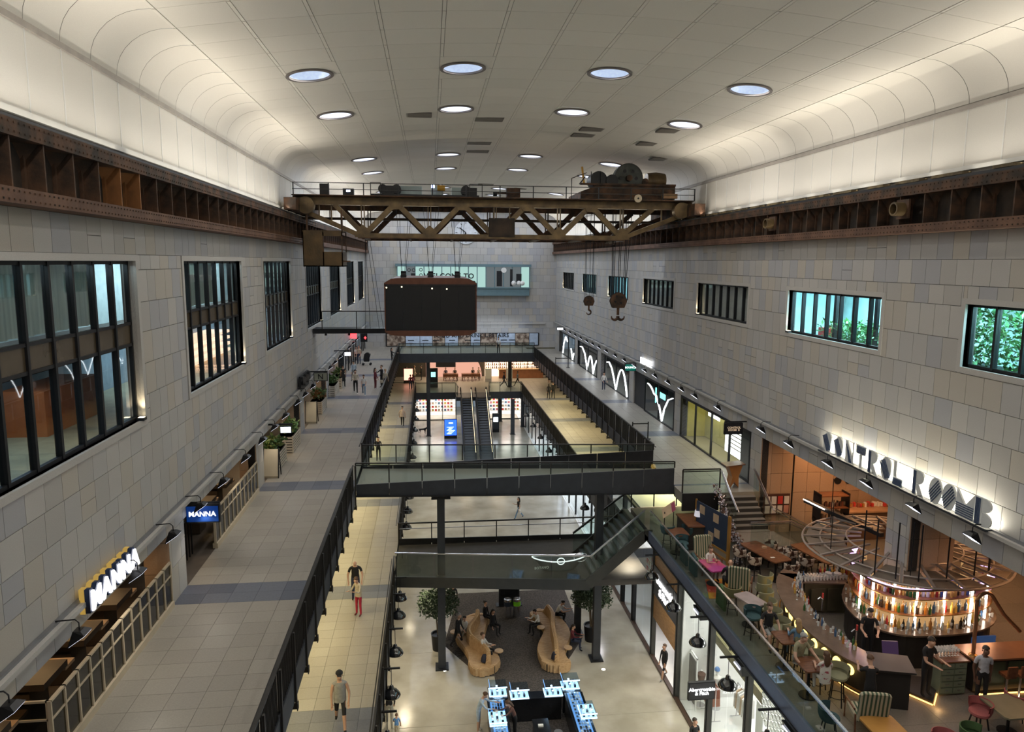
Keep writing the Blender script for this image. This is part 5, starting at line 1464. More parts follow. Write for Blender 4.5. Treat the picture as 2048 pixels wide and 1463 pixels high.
text('TURBINE HALL B', .60, BLACK, (2.6, YB - .72, -2.35), (1, 0, 0), (0, 0, 1), t, extrude=.01, offset=.02, spacing=1.1)
lamp('AREA', 'bay_glow', (3.7, YB - 2.2, -4.1), 26, (.8, .95, 1), 12, 0.5, (0, .7, 1)) if False else None
# clock behind the crane
t = thing('wall_clock', 'big pale round clock on the far wall behind the crane lattice', 'clock', (4.0, YB - .05, 3.2))
MB().lathe([(.001, -.05), (1.25, -.05), (1.3, .05)], (4.0, YB - .08, 3.2), 30, axis='y').build('dial', mat('clock_dial', (0.55, 0.57, 0.60), 0.5), t, smooth=True)
for k in range(12):
    a = k * PI / 6
    MB().bar((4 + .95 * math.cos(a), YB - .15, 3.2 + .95 * math.sin(a)), (4 + 1.15 * math.cos(a), YB - .15, 3.2 + 1.15 * math.sin(a)), .05).build('hour_mark', BLACK, t)
MB().bar((4, YB - .17, 3.2), (3.3, YB - .17, 3.75), .09).build('hand', BLACK, t); MB().bar((4, YB - .17, 3.2), (3.9, YB - .17, 3.0), .16).build('hand', BLACK, t)
# the food and drink board
t = thing('food_board', 'long white and photo panelled food and drink board on the far wall', 'board', (3.6, YB - .1, -8.7))
MB().box(-5.0, 12.35, YB - .12, YB - .02, -9.45, -7.98).build('frame', BLACK, t)
xs_ = [-4.9, -2.8, -1.2, 0.2, 1.6, 3.1, 4.5, 5.6, 7.5, 9.6, 11.2, 12.25]
PH = [two_tone('photo_food', (0.10, 0.06, 0.04), (0.45, 0.36, 0.28), 2.2, 0.6, 0, 0.4, 0.6, 0), mat('board_pale', (0.42, 0.50, 0.62), 0.5), WHITE]
for i in range(11):
    MB().box(xs_[i] + .03, xs_[i + 1] - .03, YB - .14, YB - .12, -9.38, -8.05).build('poster_panel', PH[0] if i in (0, 3, 5, 7, 9) else PH[1], t)
text('FOOD AND DRINK UPSTAIRS', .62, BLACK, (4.6, YB - .17, -8.28), (1, 0, 0), (0, 0, 1), t, extrude=.01, offset=.01, spacing=1.05)
for x in (-2.2, -.6, .6, 2.4, 4.2, 5.2, 8.3, 9.2): MB().box(x - .35, x + .35, YB - .155, YB - .14, -8.85, -8.75).build('text_line', BLACK, t); MB().box(x - .25, x + .25, YB - .155, YB - .14, -9.15, -9.08).build('text_line', BLACK, t)
lamp('AREA', 'board_wash', (3.6, YB - 1.5, -7.2), 60, (.78, .88, 1), 14, .4, (0, 1, -.8))
MB().box(-4.0, 13.0, YB - .20, YB, -7.0, -6.9).build('trim_8', STONE[1], kind='structure')
# big letter sign on the right wall
t = thing('wall_letters', 'big grey and blue striped CONTROL ROOM B letters lit from behind on the right wall', 'sign', (XR - .15, 20, -6.2))
LG = mat('letter_grey', (0.62, 0.64, 0.64), 0.5, var=0.04); LB_ = mat('letter_blue', (0.06, 0.09, 0.17), 0.5)
def disc(cx, cy, rx, ry, a0=0, a1=2 * PI, n=20): return [(cx + rx * math.cos(a0 + (a1 - a0) * i / n), cy + ry * math.sin(a0 + (a1 - a0) * i / n)) for i in range(n + (0 if abs(a1 - a0 - 2 * PI) < .01 else 1))]
LET = {
 'C': [disc(.42, .5, .42, .5, .55, 2 * PI - .75)],
 'O': [disc(.40, .5, .40, .5)],
 'N': [[(0, 0), (0, 1), (.14, 1), (.62, .34), (.62, 0), (.30, 0)], [(.64, .30), (.64, 1), (.74, 1), (.74, 0), (.64, 0)]],
 'T': [[(0, .62), (.78, .62), (.78, 1), (0, 1)], [(.27, 0), (.51, 0), (.51, .6), (.27, .6)]],
 'R': [[(0, 0), (.26, 0), (.26, 1), (0, 1)], [(.28, .48)] + disc(.40, .74, .32, .26, -PI / 2, PI / 2, 10) + [(.28, 1)], [(.28, .46), (.42, .46), (.78, 0), (.40, 0), (.28, .2)]],
 'L': [[(0, .34), (.22, .34), (.22, 1), (0, 1)], [(0, 0), (.68, 0), (.68, .32), (0, .32)]],
 'M': [[(0, 0), (1.0, 0), (1.0, 1), (.5, .48), (0, 1)]],
 'B': [[(0, 0), (.34, 0), (.34, 1), (0, 1)], [(.36, .52)] + disc(.50, .76, .30, .24, -PI / 2, PI / 2, 10) + [(.36, 1)], [(.36, 0)] + disc(.50, .25, .36, .25, -PI / 2, PI / 2, 10) + [(.36, .5)]]}
STR = {'C': ('d', .05, .3, .55, .75), 'O': ('d',), 'N': ('b',), 'T': ('h', 0, .78, .64, .98), 'L': ('h', .02, .66, .02, .30), 'M': ('h', .02, .98, .03, .52), 'B': ('v', .03, .3, .03, .97), 'R': ('v', .04, .22, .03, .97)}
H = .74; WD = .66
seq = [('C', 24.02), ('O', 23.30), ('N', 22.62), ('T', 21.98), ('R', 21.32), ('O', 20.66), ('L', 20.02), ('R', 19.12), ('O', 18.42), ('O', 17.88), ('M', 17.34), ('B', 16.66)]
SCY = .66
n_o = 0
for ch, yy in seq:
    org = (XR - .20, yy, -6.64)
    for pl in LET[ch]:
        MB().plate([(a * SCY, b * H) for a, b in pl], org, (0, -1, 0), (0, 0, 1), (-.05, 0, 0)).build('letter_' + ch.lower(), LG, t)
    k = STR[ch]; fx = (XR - .262, yy, -6.64)
    def st(p, q, w=.022):
        MB().bar((fx[0], yy - p[0] * SCY, fx[2] + p[1] * H), (fx[0], yy - q[0] * SCY, fx[2] + q[1] * H), w, .02, up=(1, 0, 0)).build('stripe', LB_, t)
    if k[0] == 'h':
        for i in range(6):
            z = k[3] + (k[4] - k[3]) * (i + .5) / 6; st((k[1], z), (k[2], z), .022)
    elif k[0] == 'v':
        for i in range(4):
            a = k[1] + (k[2] - k[1]) * (i + .5) / 4; st((a, k[3]), (a, k[4]), .017)
    elif k[0] == 'd':
        n_o += 1
        for i in range(5):
            o_ = (i - 2) * .085
            if n_o <= 3: st((.12 + o_, .82 + o_ * .4), (.60 + o_, .14 + o_ * .4), .022)
            else: st((.12 - o_ * .6, .20 + o_), (.66 - o_ * .6, .78 + o_), .022)
    else:
        for i in range(3): st((.10 + i * .09, .84 - i * .12), (.42 + i * .09, .04), .02)
MB().box(XR - .28, XR, 16.2, 24.3, -6.72, -6.66).build('letter_shelf', CHAR, t)
for y in range(17, 25, 1):
    lamp('AREA', 'letter_backlight', (XR - .12, y - .3, -6.62), 42, (1, .93, .74), .05, .95, (.35, 0, 1))

# ================================================================== GROUND FLOOR
CARP = two_tone('brown_grid_carpet', (0.045, 0.038, 0.034), (0.085, 0.072, 0.064), 14, 0.9, 0, 0.45, 0.55, 0.1)
t = MB().prism([(1.42, 38.7), (7.46, 38.7), (7.42, 33.3), (5.75, 30.35), (6.1, 24.0), (2.7, 24.0), (2.72, 30.3), (2.1, 30.3), (.50, 33.2), (.95, 35.9)], B, B + .012).build('entrance_carpet', CARP)
tag(t, 'dark brown grid carpet with angled corners under the wavy benches', 'carpet', kind='stuff')
t['kind'] = 'structure'; t.name = 'floor_carpet'

def wave_bench(name, cx, ph, label, amp=.26, y0=30.2, y1=35.5):
    t = thing(name, label, 'bench', (cx, (y0 + y1) / 2, B), group='wavy slatted plywood benches')
    n = 74
    dark = mat('bench_gap', (0.02, 0.015, 0.012), 0.8)
    for i in range(n):
        f = i / (n - 1); y = y0 + (y1 - y0) * f
        c = cx + amp * math.sin(f * 2 * PI * 1.15 + ph)
        e = min(f, 1 - f) * (y1 - y0)
        hw = .66 + .06 * math.sin(f * 11 + ph)
        if e < .6: hw = .66 * math.sqrt(max(0.02, 1 - (1 - e / .6) ** 2))
        hw = max(hw, .12)
        bh = .95 if 0.6 < e else .45 + .5 * (max(0, e - .25) / .35)
        s = .20 * math.sin(f * 2 * PI * 1.5 + ph * 1.7)
        fin = min(.13, hw * .4)
        if bh > .5 and hw > .3:
            prof = [(-hw, .05), (hw, .05), (hw + .03, .30), (hw, .43), (fin + s, .40), (fin * .7 + s, bh - .05), (s, bh), (-fin * .7 + s, bh - .05), (-fin + s, .40), (-hw, .43), (-hw - .03, .30)]
        else:
            prof = [(-hw, .05), (hw, .05), (hw, .40), (hw * .6, .44), (-hw * .6, .44), (-hw, .40)]
        MB().plate(prof, (c, y, B), (1, 0, 0), (0, 0, 1), (0, .045, 0)).build('slat', WOODB, t)
    mb = MB(); m = 20
    for i in range(m):
        f0, f1 = (i + .0) / m, (i + 1) / m
        if i in (0, m - 1): continue
        ya, yb = y0 + (y1 - y0) * f0, y0 + (y1 - y0) * f1
        c = cx + amp * math.sin((f0 + f1) / 2 * 2 * PI * 1.15 + ph)
        mb.box(c - .5, c + .5, ya, yb, B + .02, B + .38)
    mb.build('core', dark, t)
    for sx in ((.78, .25), (-.78, .62)):
        yy = y0 + (y1 - y0) * sx[1]
        c = cx + amp * math.sin(sx[1] * 2 * PI * 1.15 + ph) + sx[0]
        MB().lathe([(.001, .02), (.20, .02), (.20, -.02), (.001, -.02)], (c, yy, B + .52), 18).build('side_table', WOODB, t)
        MB().tube([(c, yy, B), (c, yy, B + .5)], .025, 8).build('table_leg', BLACK, t)
    MB().lathe([(.001, .34), (.09, .30), (.15, .16), (.17, 0)], (cx + amp * math.sin(.13 * 7.2 + ph), y0 + .62, B + .46), 12).build('dark_cone', mat('cone_blue_black', (0.02, 0.022, 0.04), 0.6), t, smooth=True)
    return t
wave_bench('wavy_bench', 2.05, .4, 'left wavy plywood slat bench with a curling backrest')
wave_bench('wavy_bench', 5.80, 3.3, 'right wavy plywood slat bench with a curling backrest', .30, 30.1, 35.6)

TRUNK = mat('bark', (0.12, 0.09, 0.06), 0.8)
def pot_tree(x, y, label):
    t = thing('potted_tree', label, 'tree', (x, y, B), group='potted olive trees beside the columns')
    MB().lathe([(.001, .02), (.30, .0), (.36, .75), (.38, .80), (.32, .80), (.30, .72), (.001, .72)], (x, y, B), 20).build('pot', BLACK, t, smooth=True)
    for k in range(4):
        a = k * 1.7
        MB().tube([(x + .04 * math.cos(a), y + .04 * math.sin(a), B + .7), (x + .10 * math.cos(a), y + .1 * math.sin(a), B + 1.5), (x + .35 * math.cos(a), y + .35 * math.sin(a), B + 2.4)], [.035, .03, .012], 6).build('stem', TRUNK, t)
    leaves(t, (x, y, B + 2.35), .95, 2600, [mat('olive_leaf', (0.045, 0.075, 0.035), 0.6, var=.3, scale=8), mat('olive_leaf_pale', (0.10, 0.14, 0.085), 0.6)], .13, 'crown', .75)
pot_tree(.25, 32.9, 'bushy potted olive tree in a black tub beside the left column')
pot_tree(7.75, 33.0, 'bushy potted olive tree in a black tub beside the right column')

for x, m, lb in ((3.9, mat('bin_band_dark', (0.02, 0.03, 0.05), 0.5), 'chrome litter bin with a dark band'), (4.38, mat('bin_band_green', (0.25, 0.75, 0.03), 0.5), 'chrome recycling bin with a lime green band')):
    t = thing('litter_bin', lb, 'bin', (x, 35.8, B), group='pair of litter bins')
    MB().lathe([(.001, 0), (.20, 0), (.20, .62)], (x, 35.8, B), 22).build('body', CHROME, t, smooth=True)
    MB().lathe([(.205, .62), (.205, .86)], (x, 35.8, B), 22).build('band', m, t, smooth=True)
    MB().lathe([(.205, .86), (.20, .98), (.13, 1.0), (.13, .9), (.001, .88)], (x, 35.8, B), 22).build('top_ring', CHROME, t, smooth=True)
t = thing('totem_screen', 'tall black information totem with its back to the camera behind the bins', 'totem', (4.1, 37.1, B))
MB().box(3.55, 4.66, 36.95, 37.2, B + .05, B + 2.25).build('case', BLACK, t); MB().box(3.4, 4.8, 36.85, 37.3, B, B + .05).build('base_plate', BLACK, t)
MB().box(3.65, 4.56, 36.94, 36.95, B + .6, B + 2.15).build('dark_panel', mat('totem_panel', (0.01, 0.01, 0.012), 0.2), t)
for x, y in ((.5, 31.0), (7.75, 30.35)):
    t = MB().lathe([(.001, .015), (.07, .015), (.09, 0)], (x, y, B), 14).build('floor_uplight', emis('floor_spot', (1, .95, .8), 6)); tag(t, 'tiny lit floor spot before the %s column' % ('left' if x < 3 else 'right'), 'light', 'floor spots by the columns')

# jewellery counters with glowing display boxes
GLOW = emis('display_blue_white', (0.55, 0.78, 1.0), 2.0)
GLOWS = emis('display_blue', (0.22, 0.50, 1.0), .9)
CGL = glass('display_glass', (0.75, 0.86, 0.95), 0.02, 0.9, 1.45)
COUNT = mat('counter_black', (0.014, 0.015, 0.018), 0.25, 0.2)
JEWEL = mat('jewellery', (0.75, 0.72, 0.65), 0.2, 0.9)
def glass_box(x, y, z, w, d, h, label):
    t = thing('display_box', label, 'display', (x, y, z), group='glowing glass display boxes')
    MB().box(x - w / 2, x + w / 2, y - d / 2, y + d / 2, z, z + .035).build('lit_floor', GLOW, t)
    MB().box(x - w / 2 + .02, x + w / 2 - .02, y - d / 2 + .02, y + d / 2 - .02, z + .04, z + h - .02).build('glass_case', CGL, t)
    MB().box(x - w / 2, x + w / 2, y - d / 2, y - d / 2 + .02, z + h - .05, z + h).build('top_edge', GLOW, t)
    MB().box(x - w / 2, x - w / 2 + .02, y - d / 2, y + d / 2, z + h - .04, z + h).build('top_edge', GLOWS, t)
    for k in range(9):
        MB().box(x - w / 2 + .08 + (k % 3) * w / 3.4, x - w / 2 + .16 + (k % 3) * w / 3.4, y - d / 2 + .08 + (k // 3) * d / 3.4, y - d / 2 + .18 + (k // 3) * d / 3.4, z + .04, z + .06 + .05 * (k % 2) + .08).build('jewellery_stand', WHITE if k % 2 else BLACK, t)
    lamp('AREA', 'display_lamp', (x, y, z + h - .03), 5, (.6, .8, 1), min(w, d) * .8)
def counter(x0, x1, y0, y1, h, label, top=False, name='jewellery_counter'):
    t = thing(name, label, 'counter', ((x0 + x1) / 2, (y0 + y1) / 2, B), group='jewellery counters')
    MB().box(x0, x1, y0, y1, B, B + h - .12).build('body', COUNT, t)
    MB().box(x0 - .03, x1 + .03, y0 - .03, y1 + .03, B + h - .12, B + h - .08).build('worktop', COUNT, t)
    if top:
        MB().box(x0 + .08, x1 - .08, y0 + .05, y1 - .05, B + h - .08, B + h - .05).build('lit_tray', GLOWS, t)
        MB().box(x0 + .04, x1 - .04, y0, y1, B + h - .05, B + h + .06).build('glass_top', CGL, t)
        n = int((y1 - y0) / .22)
        mb = MB()
        for i in range(n):
            for k in range(4):
                xx = x0 + .14 + k * (x1 - x0 - .28) / 4; yy = y0 + .1 + i * .22
                mb.box(xx, xx + .08, yy, yy + .12, B + h - .05, B + h + .01, random.randrange(3))
        mb.build('jewellery', [WHITE, JEWEL, COUNT], t, kind='stuff')
        lamp('AREA', 'counter_glow', ((x0 + x1) / 2, (y0 + y1) / 2, B + h + .02), 7, (.45, .7, 1), x1 - x0, y1 - y0, (0, 0, 1))
    return t
counter(2.15, 2.85, 21.6, 27.0, 1.05, 'left long jewellery counter with glowing blue glass top', True)
counter(2.25, 2.95, 27.1, 27.9, 1.05, 'short end block of the left jewellery counter')
glass_box(2.60, 27.5, B + .98, .72, .62, .42, 'glowing glass display box at the far end of the left counter')
glass_box(2.42, 25.6, B + 1.08, .66, .9, .16, 'flat glowing display on the left counter by the shopper')
counter(3.15, 5.15, 26.9, 27.35, 1.10, 'black back counter between the two central display boxes')
glass_box(3.45, 27.15, B + 1.03, .75, .6, .42, 'glowing glass display box on the left of the black back counter')
glass_box(4.85, 27.2, B + 1.03, .75, .6, .42, 'glowing glass display box on the right of the black back counter')
counter(5.35, 6.05, 21.6, 27.2, 1.05, 'right long jewellery counter with glowing trays', True)
counter(5.30, 6.0, 27.3, 28.1, 1.05, 'short end block of the right jewellery counter')
glass_box(5.65, 27.7, B + .98, .72, .62, .42, 'glowing glass display box at the far end of the right counter')
glass_box(5.95, 25.7, B + 1.08, .62, .9, .22, 'glowing glass display halfway down the right counter')
counter(3.85, 4.42, 23.4, 26.0, .78, 'narrow dark work table between the jewellery counters')
for i, (x, y, w, d, m) in enumerate(((4.0, 25.5, .2, .12, WHITE), (4.25, 24.9, .12, .12, JEWEL), (4.05, 24.6, .14, .1, CHROME), (4.2, 24.1, .10, .36, WHITE), (4.32, 24.15, .08, .3, WHITE), (4.1, 25.0, .1, .1, BLACK))):
    t = MB().box(x, x + w, y, y + d, B + .70, B + .76).build('desk_item', m); tag(t, ['white folded card at the far end of the work table', 'small brass dish on the work table', 'chrome tin on the work table', 'white paper strip on the near half of the work table', 'second white paper strip on the near half of the work table', 'black pouch in the middle of the work table'][i], 'desk item')
t = thing('pedestal_stool', 'grey swivel stool beside the work table', 'stool', (4.75, 25.3, B))
MB().lathe([(.001, .62), (.17, .60), (.17, .55), (.001, .55)], (4.75, 25.3, B), 16).build('seat', mat('stool_grey', (0.12, 0.12, 0.13), 0.6), t, smooth=True)
MB().tube([(4.75, 25.3, B), (4.75, 25.3, B + .56)], .03, 8).build('stem', CHROME, t); MB().lathe([(.001, .02), (.2, .02), (.2, 0)], (4.75, 25.3, B), 14).build('base', CHROME, t)

# ---- right hand shopfronts of the ground floor
SF = 10.36
shops = MB()
shops.box(16.5, 16.6, 12, 41, B, T - .4); shops.box(SF, 16.6, 40.9, 41, B, T - .4)
MB_ = shops.build('wall_shop_white', mat('shop_white', (0.72, 0.71, 0.68), 0.6, var=.04), kind='structure')
MB().box(SF + .05, 16.6, 12, 41, T - .42, T - .36).build('ceiling_shop', WHITE, kind='structure')
for y in (18, 20.5, 23, 26, 29.5): lamp('AREA', 'shop_lamp', (13.0, y, T - .5), 210, (1, .96, .90), 2.2, 1.6)
for y in (33.5, 37.0): lamp('AREA', 'shop_lamp', (12.6, y, T - .5), 200, (.95, .95, 1), 2.2, 1.6)
posts = [15.6, 18.4, 21.2, 24.4, 27.9, 31.3, 34.6, 36.75, 39.9]
t = thing('shop_glazing', 'tall black framed glazed shopfront along the ground floor under the bar terrace', 'shopfront', (SF, 28, B))
for i, y in enumerate(posts):
    MB().box(SF - .10, SF + .10, y - .09, y + .09, B, T - .42).build('post', OLIVE if y < 32 else BLACK, t)
    MB().box(SF - .14, SF - .10, y - .05, y + .05, B, T - .42).build('fin', BLACK, t)
MB().box(SF - .14, SF + .04, 12, 40.9, B, B + .10).build('sill', mat('brown_sill', (0.06, 0.035, 0.025), 0.4), t)
MB().box(SF - .12, SF + .12, 12, 40.9, T - .55, T - .40).build('head_beam', OLIVE, t)
for i in range(len(posts) - 1):
    a, b = posts[i] + .1, posts[i + 1] - .1
    if i == 4: continue
    m = 2 if b - a > 2.5 else 1
    for k in range(m):
        a2, b2 = a + (b - a) * k / m + .02, a + (b - a) * (k + 1) / m - .02
        MB().box(SF - .01, SF + .005, a2, b2, B + .1, T - .55).build('pane', WGLASS, t)
t = thing('shop_fascia', 'orange brown timber fascia with dark sign band above the shop door', 'fascia', (SF, 29.6, -14.6))
OAK = two_tone('oak_fascia', (0.30, 0.16, 0.06), (0.40, 0.23, 0.10), 4, 0.45, 0, .4, .6, 0, 'NOISE', (1, 1, 6))
MB().box(SF - .06, SF + .02, 28.0, 31.2, -13.9, T - .42).build('upper_panel', OAK, t)
MB().box(SF - .06, SF + .02, 28.0, 31.2, -16.5, -15.3).build('lower_panel', OAK, t)
MB().box(SF - .10, SF + .02, 28.0, 31.2, -15.3, -13.9).build('sign_band', mat('sign_band_dark', (0.03, 0.032, 0.04), 0.4), t)
text('Abercrombie\n& Fitch', .50, MATS['sign_white'], (SF - .13, 29.6, -14.62), (0, -1, 0), (0, 0, 1), t, extrude=.02, offset=.004, line=.95)
MB().box(SF + .1, 16.5, 27.7, 27.85, B, T - .45).build('wall_shop_party', MATS['shop_white'], kind='structure')
MB().box(SF + 1.3, SF + 1.4, 28.1, 31.2, B, -16.5).build('wall_lobby_back', MATS['shop_white'], kind='structure')
blade_sign(9.82, 23.9, -15.62, 1.02, .70, -1, 'projecting_sign', 'black projecting sign with white Abercrombie & Fitch lettering', CTF, 'Abercrombie\n& Fitch', MATS['sign_white'], .185, arm=False)
# interior beams and rails
t = thing('mezzanine_beam', 'olive beam crossing the shop interior behind the glass', 'beam', (12, 24, -15.6))
MB().box(11.75, 12.0, 14, 27.6, -15.75, -15.35).build('beam', mat('olive_beam', (0.15, 0.13, 0.05), 0.5), t)
for y in (18, 22, 26): MB().box(11.8, 11.95, y, y + .1, -15.35, T - .5).build('hanger', BLACK, t)
HANG = [mat('cloth_%s' % n, c, 0.9, var=.1) for n, c in (('rust', (0.30, 0.10, 0.06)), ('brown', (0.13, 0.06, 0.045)), ('white', (0.65, 0.63, 0.60)), ('denim', (0.12, 0.22, 0.34)), ('sand', (0.45, 0.33, 0.22)), ('green', (0.16, 0.20, 0.14)))]
def rack(x, y, label, cols, n=9, L=1.3):
    t = thing('clothes_rack', label, 'rack', (x, y, B), group='clothes racks in the shop')
    for s_ in (0, L):
        MB().tube([(x, y + s_, B), (x, y + s_, B + 1.5)], .02, 6).build('upright', CHROME, t)
        MB().bar((x - .25, y + s_, B + .02), (x + .25, y + s_, B + .02), .03).build('foot', CHROME, t)
    MB().tube([(x, y, B + 1.5), (x, y + L, B + 1.5)], .02, 6).build('rail', CHROME, t)
    for i in range(n):
        yy = y + .1 + i * (L - .2) / n
        g = thing('hanging_garment', '%s garment on the %s' % (ORD[i], label), 'garment', (x, yy, B + 1.45), group='garments on rack ' + label[:18])
        MB().plate([(-.22, -.10), (-.04, 0), (.04, 0), (.22, -.10), (.25, -.85), (-.25, -.85)], (x, yy, B + 1.45), (1, 0, 0), (0, 0, 1), (0, .05, 0)).build('cloth', HANG[cols[i % len(cols)]], g)
        MB().tube([(x, yy, B + 1.44), (x, yy, B + 1.52)], .006, 4).build('hanger_hook', CHROME, g)
rack(11.35, 26.1, 'rack of rust and brown skirts just inside the glass', (0, 0, 1), 7, .9)
rack(12.4, 25.2, 'rack of white shirts deeper in the shop', (2, 2, 4), 7, 1.2)
rack(12.2, 21.6, 'rack of pale tops near the bottom of the picture', (2, 3, 4, 2), 8, 1.4)
rack(13.6, 23.4, 'rack of brown coats at the back of the shop', (1, 1, 4), 8, 1.4)
rack(12.8, 36.4, 'rack of red clothes in the far shop', (0, 0, 2), 8, 1.4)
def mannequin(x, y, lb, top, full=False, hat=None):
    t = thing('mannequin', lb, 'mannequin', (x, y, B), group='mannequins behind the shop glass')
    z = B + .85
    MB().lathe([(.001, 0), (.16, .02), (.15, .12), (.12, .28), (.17, .48), (.18, .56), (.10, .62), (.05, .64), (.05, .70), (.001, .72)], (x, y, z), 14).build('torso', top, t, smooth=True)
    MB().lathe([(.045, .62), (.05, .70), (.001, .74)], (x, y, z + .01), 10).build('neck', WHITE, t, smooth=True)
    MB().tube([(x, y, B + .03), (x, y, z)], .02, 6).build('stand_pole', CHROME, t); MB().lathe([(.001, .03), (.2, .02), (.2, 0)], (x, y, B), 14).build('stand_base', CHROME, t)
    if full:
        MB().ball((x, y, z + .84), .10, 10, sq=(.85, 1, 1.15)).build('head', WHITE, t, smooth=True)
        MB().lathe([(.115, .86), (.11, .94), (.06, 1.0), (.001, 1.01)], (x, y, z), 12).build('beanie', hat, t, smooth=True)
        for s_ in (-1, 1): MB().tube([(x + s_ * .17, y, z + .55), (x + s_ * .24, y - .03, z + .28), (x + s_ * .15, y - .15, z + .12)], [.055, .05, .035], 8).build('arm', top, t, smooth=True)
mannequin(11.2, 28.6 - 1.3, 'headless mannequin in a brown tank top', HANG[1])
mannequin(11.75, 27.0, 'mannequin with white sweater and blue beanie', HANG[2], True, mat('beanie_blue', (0.10, 0.22, 0.50), 0.9))
t = thing('sign_stand', 'dark panel poster on a white frame stand inside the shop door', 'poster', (10.95, 28.5, B))
MB().box(10.75, 10.79, 26.9, 27.6, B + .3, B + 2.2).build('panel', mat('poster_dark', (0.05, 0.05, 0.055), 0.5), t)
for y in (26.85, 27.6): MB().box(10.80, 10.85, y, y + .04, B, B + 2.35).build('frame', WHITE, t)
MB().box(10.80, 10.85, 26.85, 27.64, B + 2.3, B + 2.35).build('frame', WHITE, t)
for k, (x, y, w, d, h) in enumerate(((12.6, 29.0, 1.0, 1.6, .8), (11.9, 23.2, .9, 1.4, .8), (12.0, 19.2, 1.0, 1.6, .85), (13.5, 33.5, 1.2, 2.0, .85), (14.6, 27.0, .9, 1.6, .9))):
    t = thing('display_table', 'white display table with folded clothes, %s in the shops' % ['in the door lobby', 'by the blade sign', 'near the bottom edge', 'in the far red shop', 'against the party wall'][k], 'table', (x, y, B), group='shop display tables')
    MB().box(x - w / 2, x + w / 2, y - d / 2, y + d / 2, B + h - .05, B + h).build('tabletop', WHITE if k != 3 else HANG[4], t)
    for a in (-1, 1):
        for b in (-1, 1): MB().cbox((x + a * (w / 2 - .05), y + b * (d / 2 - .05), B + h / 2 - .03), (.05, .05, h - .06)).build('leg', CHROME, t)
    for q in range(8):
        MB().cbox((x + (-.25 + .5 * (q % 2)), y - d / 2 + .25 + (q // 2) * d / 4.4, B + h + .04), (.32, .26, .08)).build('folded_clothes', HANG[(q * 3 + k) % 6], t)
# wall shelving in the shops, red shop beyond
REDS = mat('red_shelving', (0.55, 0.045, 0.04), 0.5)
t = thing('shelving_unit', 'bright red shelving wall in the far ground floor shop', 'shelf', (12.6, 33, B))
MB().box(12.4, 12.5, 31.9, 34.4, B, B + 3.1).build('back_panel', REDS, t)
for i in range(9): MB().box(12.1, 12.4, 31.9, 34.4, B + .15 + i * .33, B + .19 + i * .33).build('shelf', REDS, t)
for i in range(7): MB().box(12.1, 12.4, 31.9 + i * .41, 31.93 + i * .41, B, B + 3.1).build('divider', WHITE, t)
t = thing('shelving_unit', 'red and white shelving at the far end of the red shop', 'shelf', (13, 38, B))
for i in range(7): MB().box(12.4, 12.9, 35.4, 39.6, B + .2 + i * .45, B + .24 + i * .45).build('shelf', WHITE, t)
MB().box(12.9, 13.0, 35.4, 39.6, B, B + 3.3).build('back_panel', mat('orange_panel', (0.50, 0.13, 0.05), 0.6), t)
for i in range(48):
    g = MB().cbox((12.6, 35.6 + (i % 12) * .34, B + .34 + (i // 12) * .45), (.22, .20, .22)).build('shelf_box', [REDS, HANG[2], HANG[4], REDS][i % 4]); tag(g, 'goods box on the far red shop shelving, %s from the left on the %s shelf' % (nth(i % 12), ORD[i // 12]), 'goods', 'goods on the red shop shelving')
t = thing('shelving_unit', 'white wall of folded clothes and shelves at the back of the shop', 'shelf', (15.8, 24, B))
for i in range(7): MB().box(15.7, 16.4, 17, 27.5, B + .3 + i * .55, B + .34 + i * .55).build('shelf', WHITE, t)
for i in range(10): MB().box(15.7, 16.4, 17 + i * 1.16, 17.04 + i * 1.16, B, B + 4).build('divider', WHITE, t)
for i in range(90):
    g = MB().cbox((15.95, 17.35 + (i % 18) * .58, B + .42 + (i // 18) * .55), (.34, .36, .16)).build('folded_stack', HANG[(i * 5) % 6]); tag(g, 'folded clothes stack on the back shop shelves, %s along the %s shelf' % (nth(i % 18), ORD[i // 18]), 'clothes', 'folded stacks on the back shelves')
t = thing('honeycomb_screen', 'white honeycomb lattice screen behind the lower right shop glass', 'screen', (11.0, 20, -14.6))
for i in range(14):
    for j in range(6):
        y = 18.6 + i * .22; z = -15.2 + j * .25 + (i % 2) * .125
        MB().lathe([(.085, 0), (.12, 0), (.12, .05), (.085, .05)], (11.0, y, z), 6, axis='x').build('hexagon', WHITE, t)
t = thing('shop_banner', 'pale hanging banner at the lower right behind the glass', 'banner', (11.5, 22.4, -16.2))
for k, y in enumerate((20.2, 21.4, 22.6)):
    MB().box(11.6, 11.63, y, y + .5, -16.9, -15.6).build('banner_cloth', [HANG[2], HANG[5], WHITE][k], t)
# projecting floodlights under the terrace
for i, y in enumerate((17.6, 24.6, 20.9)):
    t = thing('shop_floodlight', ['black floodlight with a lit tube near the lower right corner', 'black floodlight with a lit tube above the shop sign', 'black floodlight under the terrace in the middle'][i], 'lamp', (10.0, y, -12.8), group='floodlights under the terrace')
    MB().add([(9.75, y - .3, -12.75), (10.25, y - .3, -12.75), (10.25, y + .3, -12.75), (9.75, y + .3, -12.75), (9.85, y - .2, -13.15), (10.15, y - .2, -13.15), (10.15, y + .2, -13.15), (9.85, y + .2, -13.15)],
             [(0, 3, 2, 1), (4, 5, 6, 7), (0, 1, 5, 4), (1, 2, 6, 5), (2, 3, 7, 6), (3, 0, 4, 7)]).build('hood', SHADE, t)
    MB().box(9.74, 9.76, y - .22, y + .22, -12.90, -12.86).build('lit_tube', LENSB, t)
    MB().tube([(10.0, y, -12.75), (10.0, y, -12.26)], .02, 6).build('stem', SHADE, t)

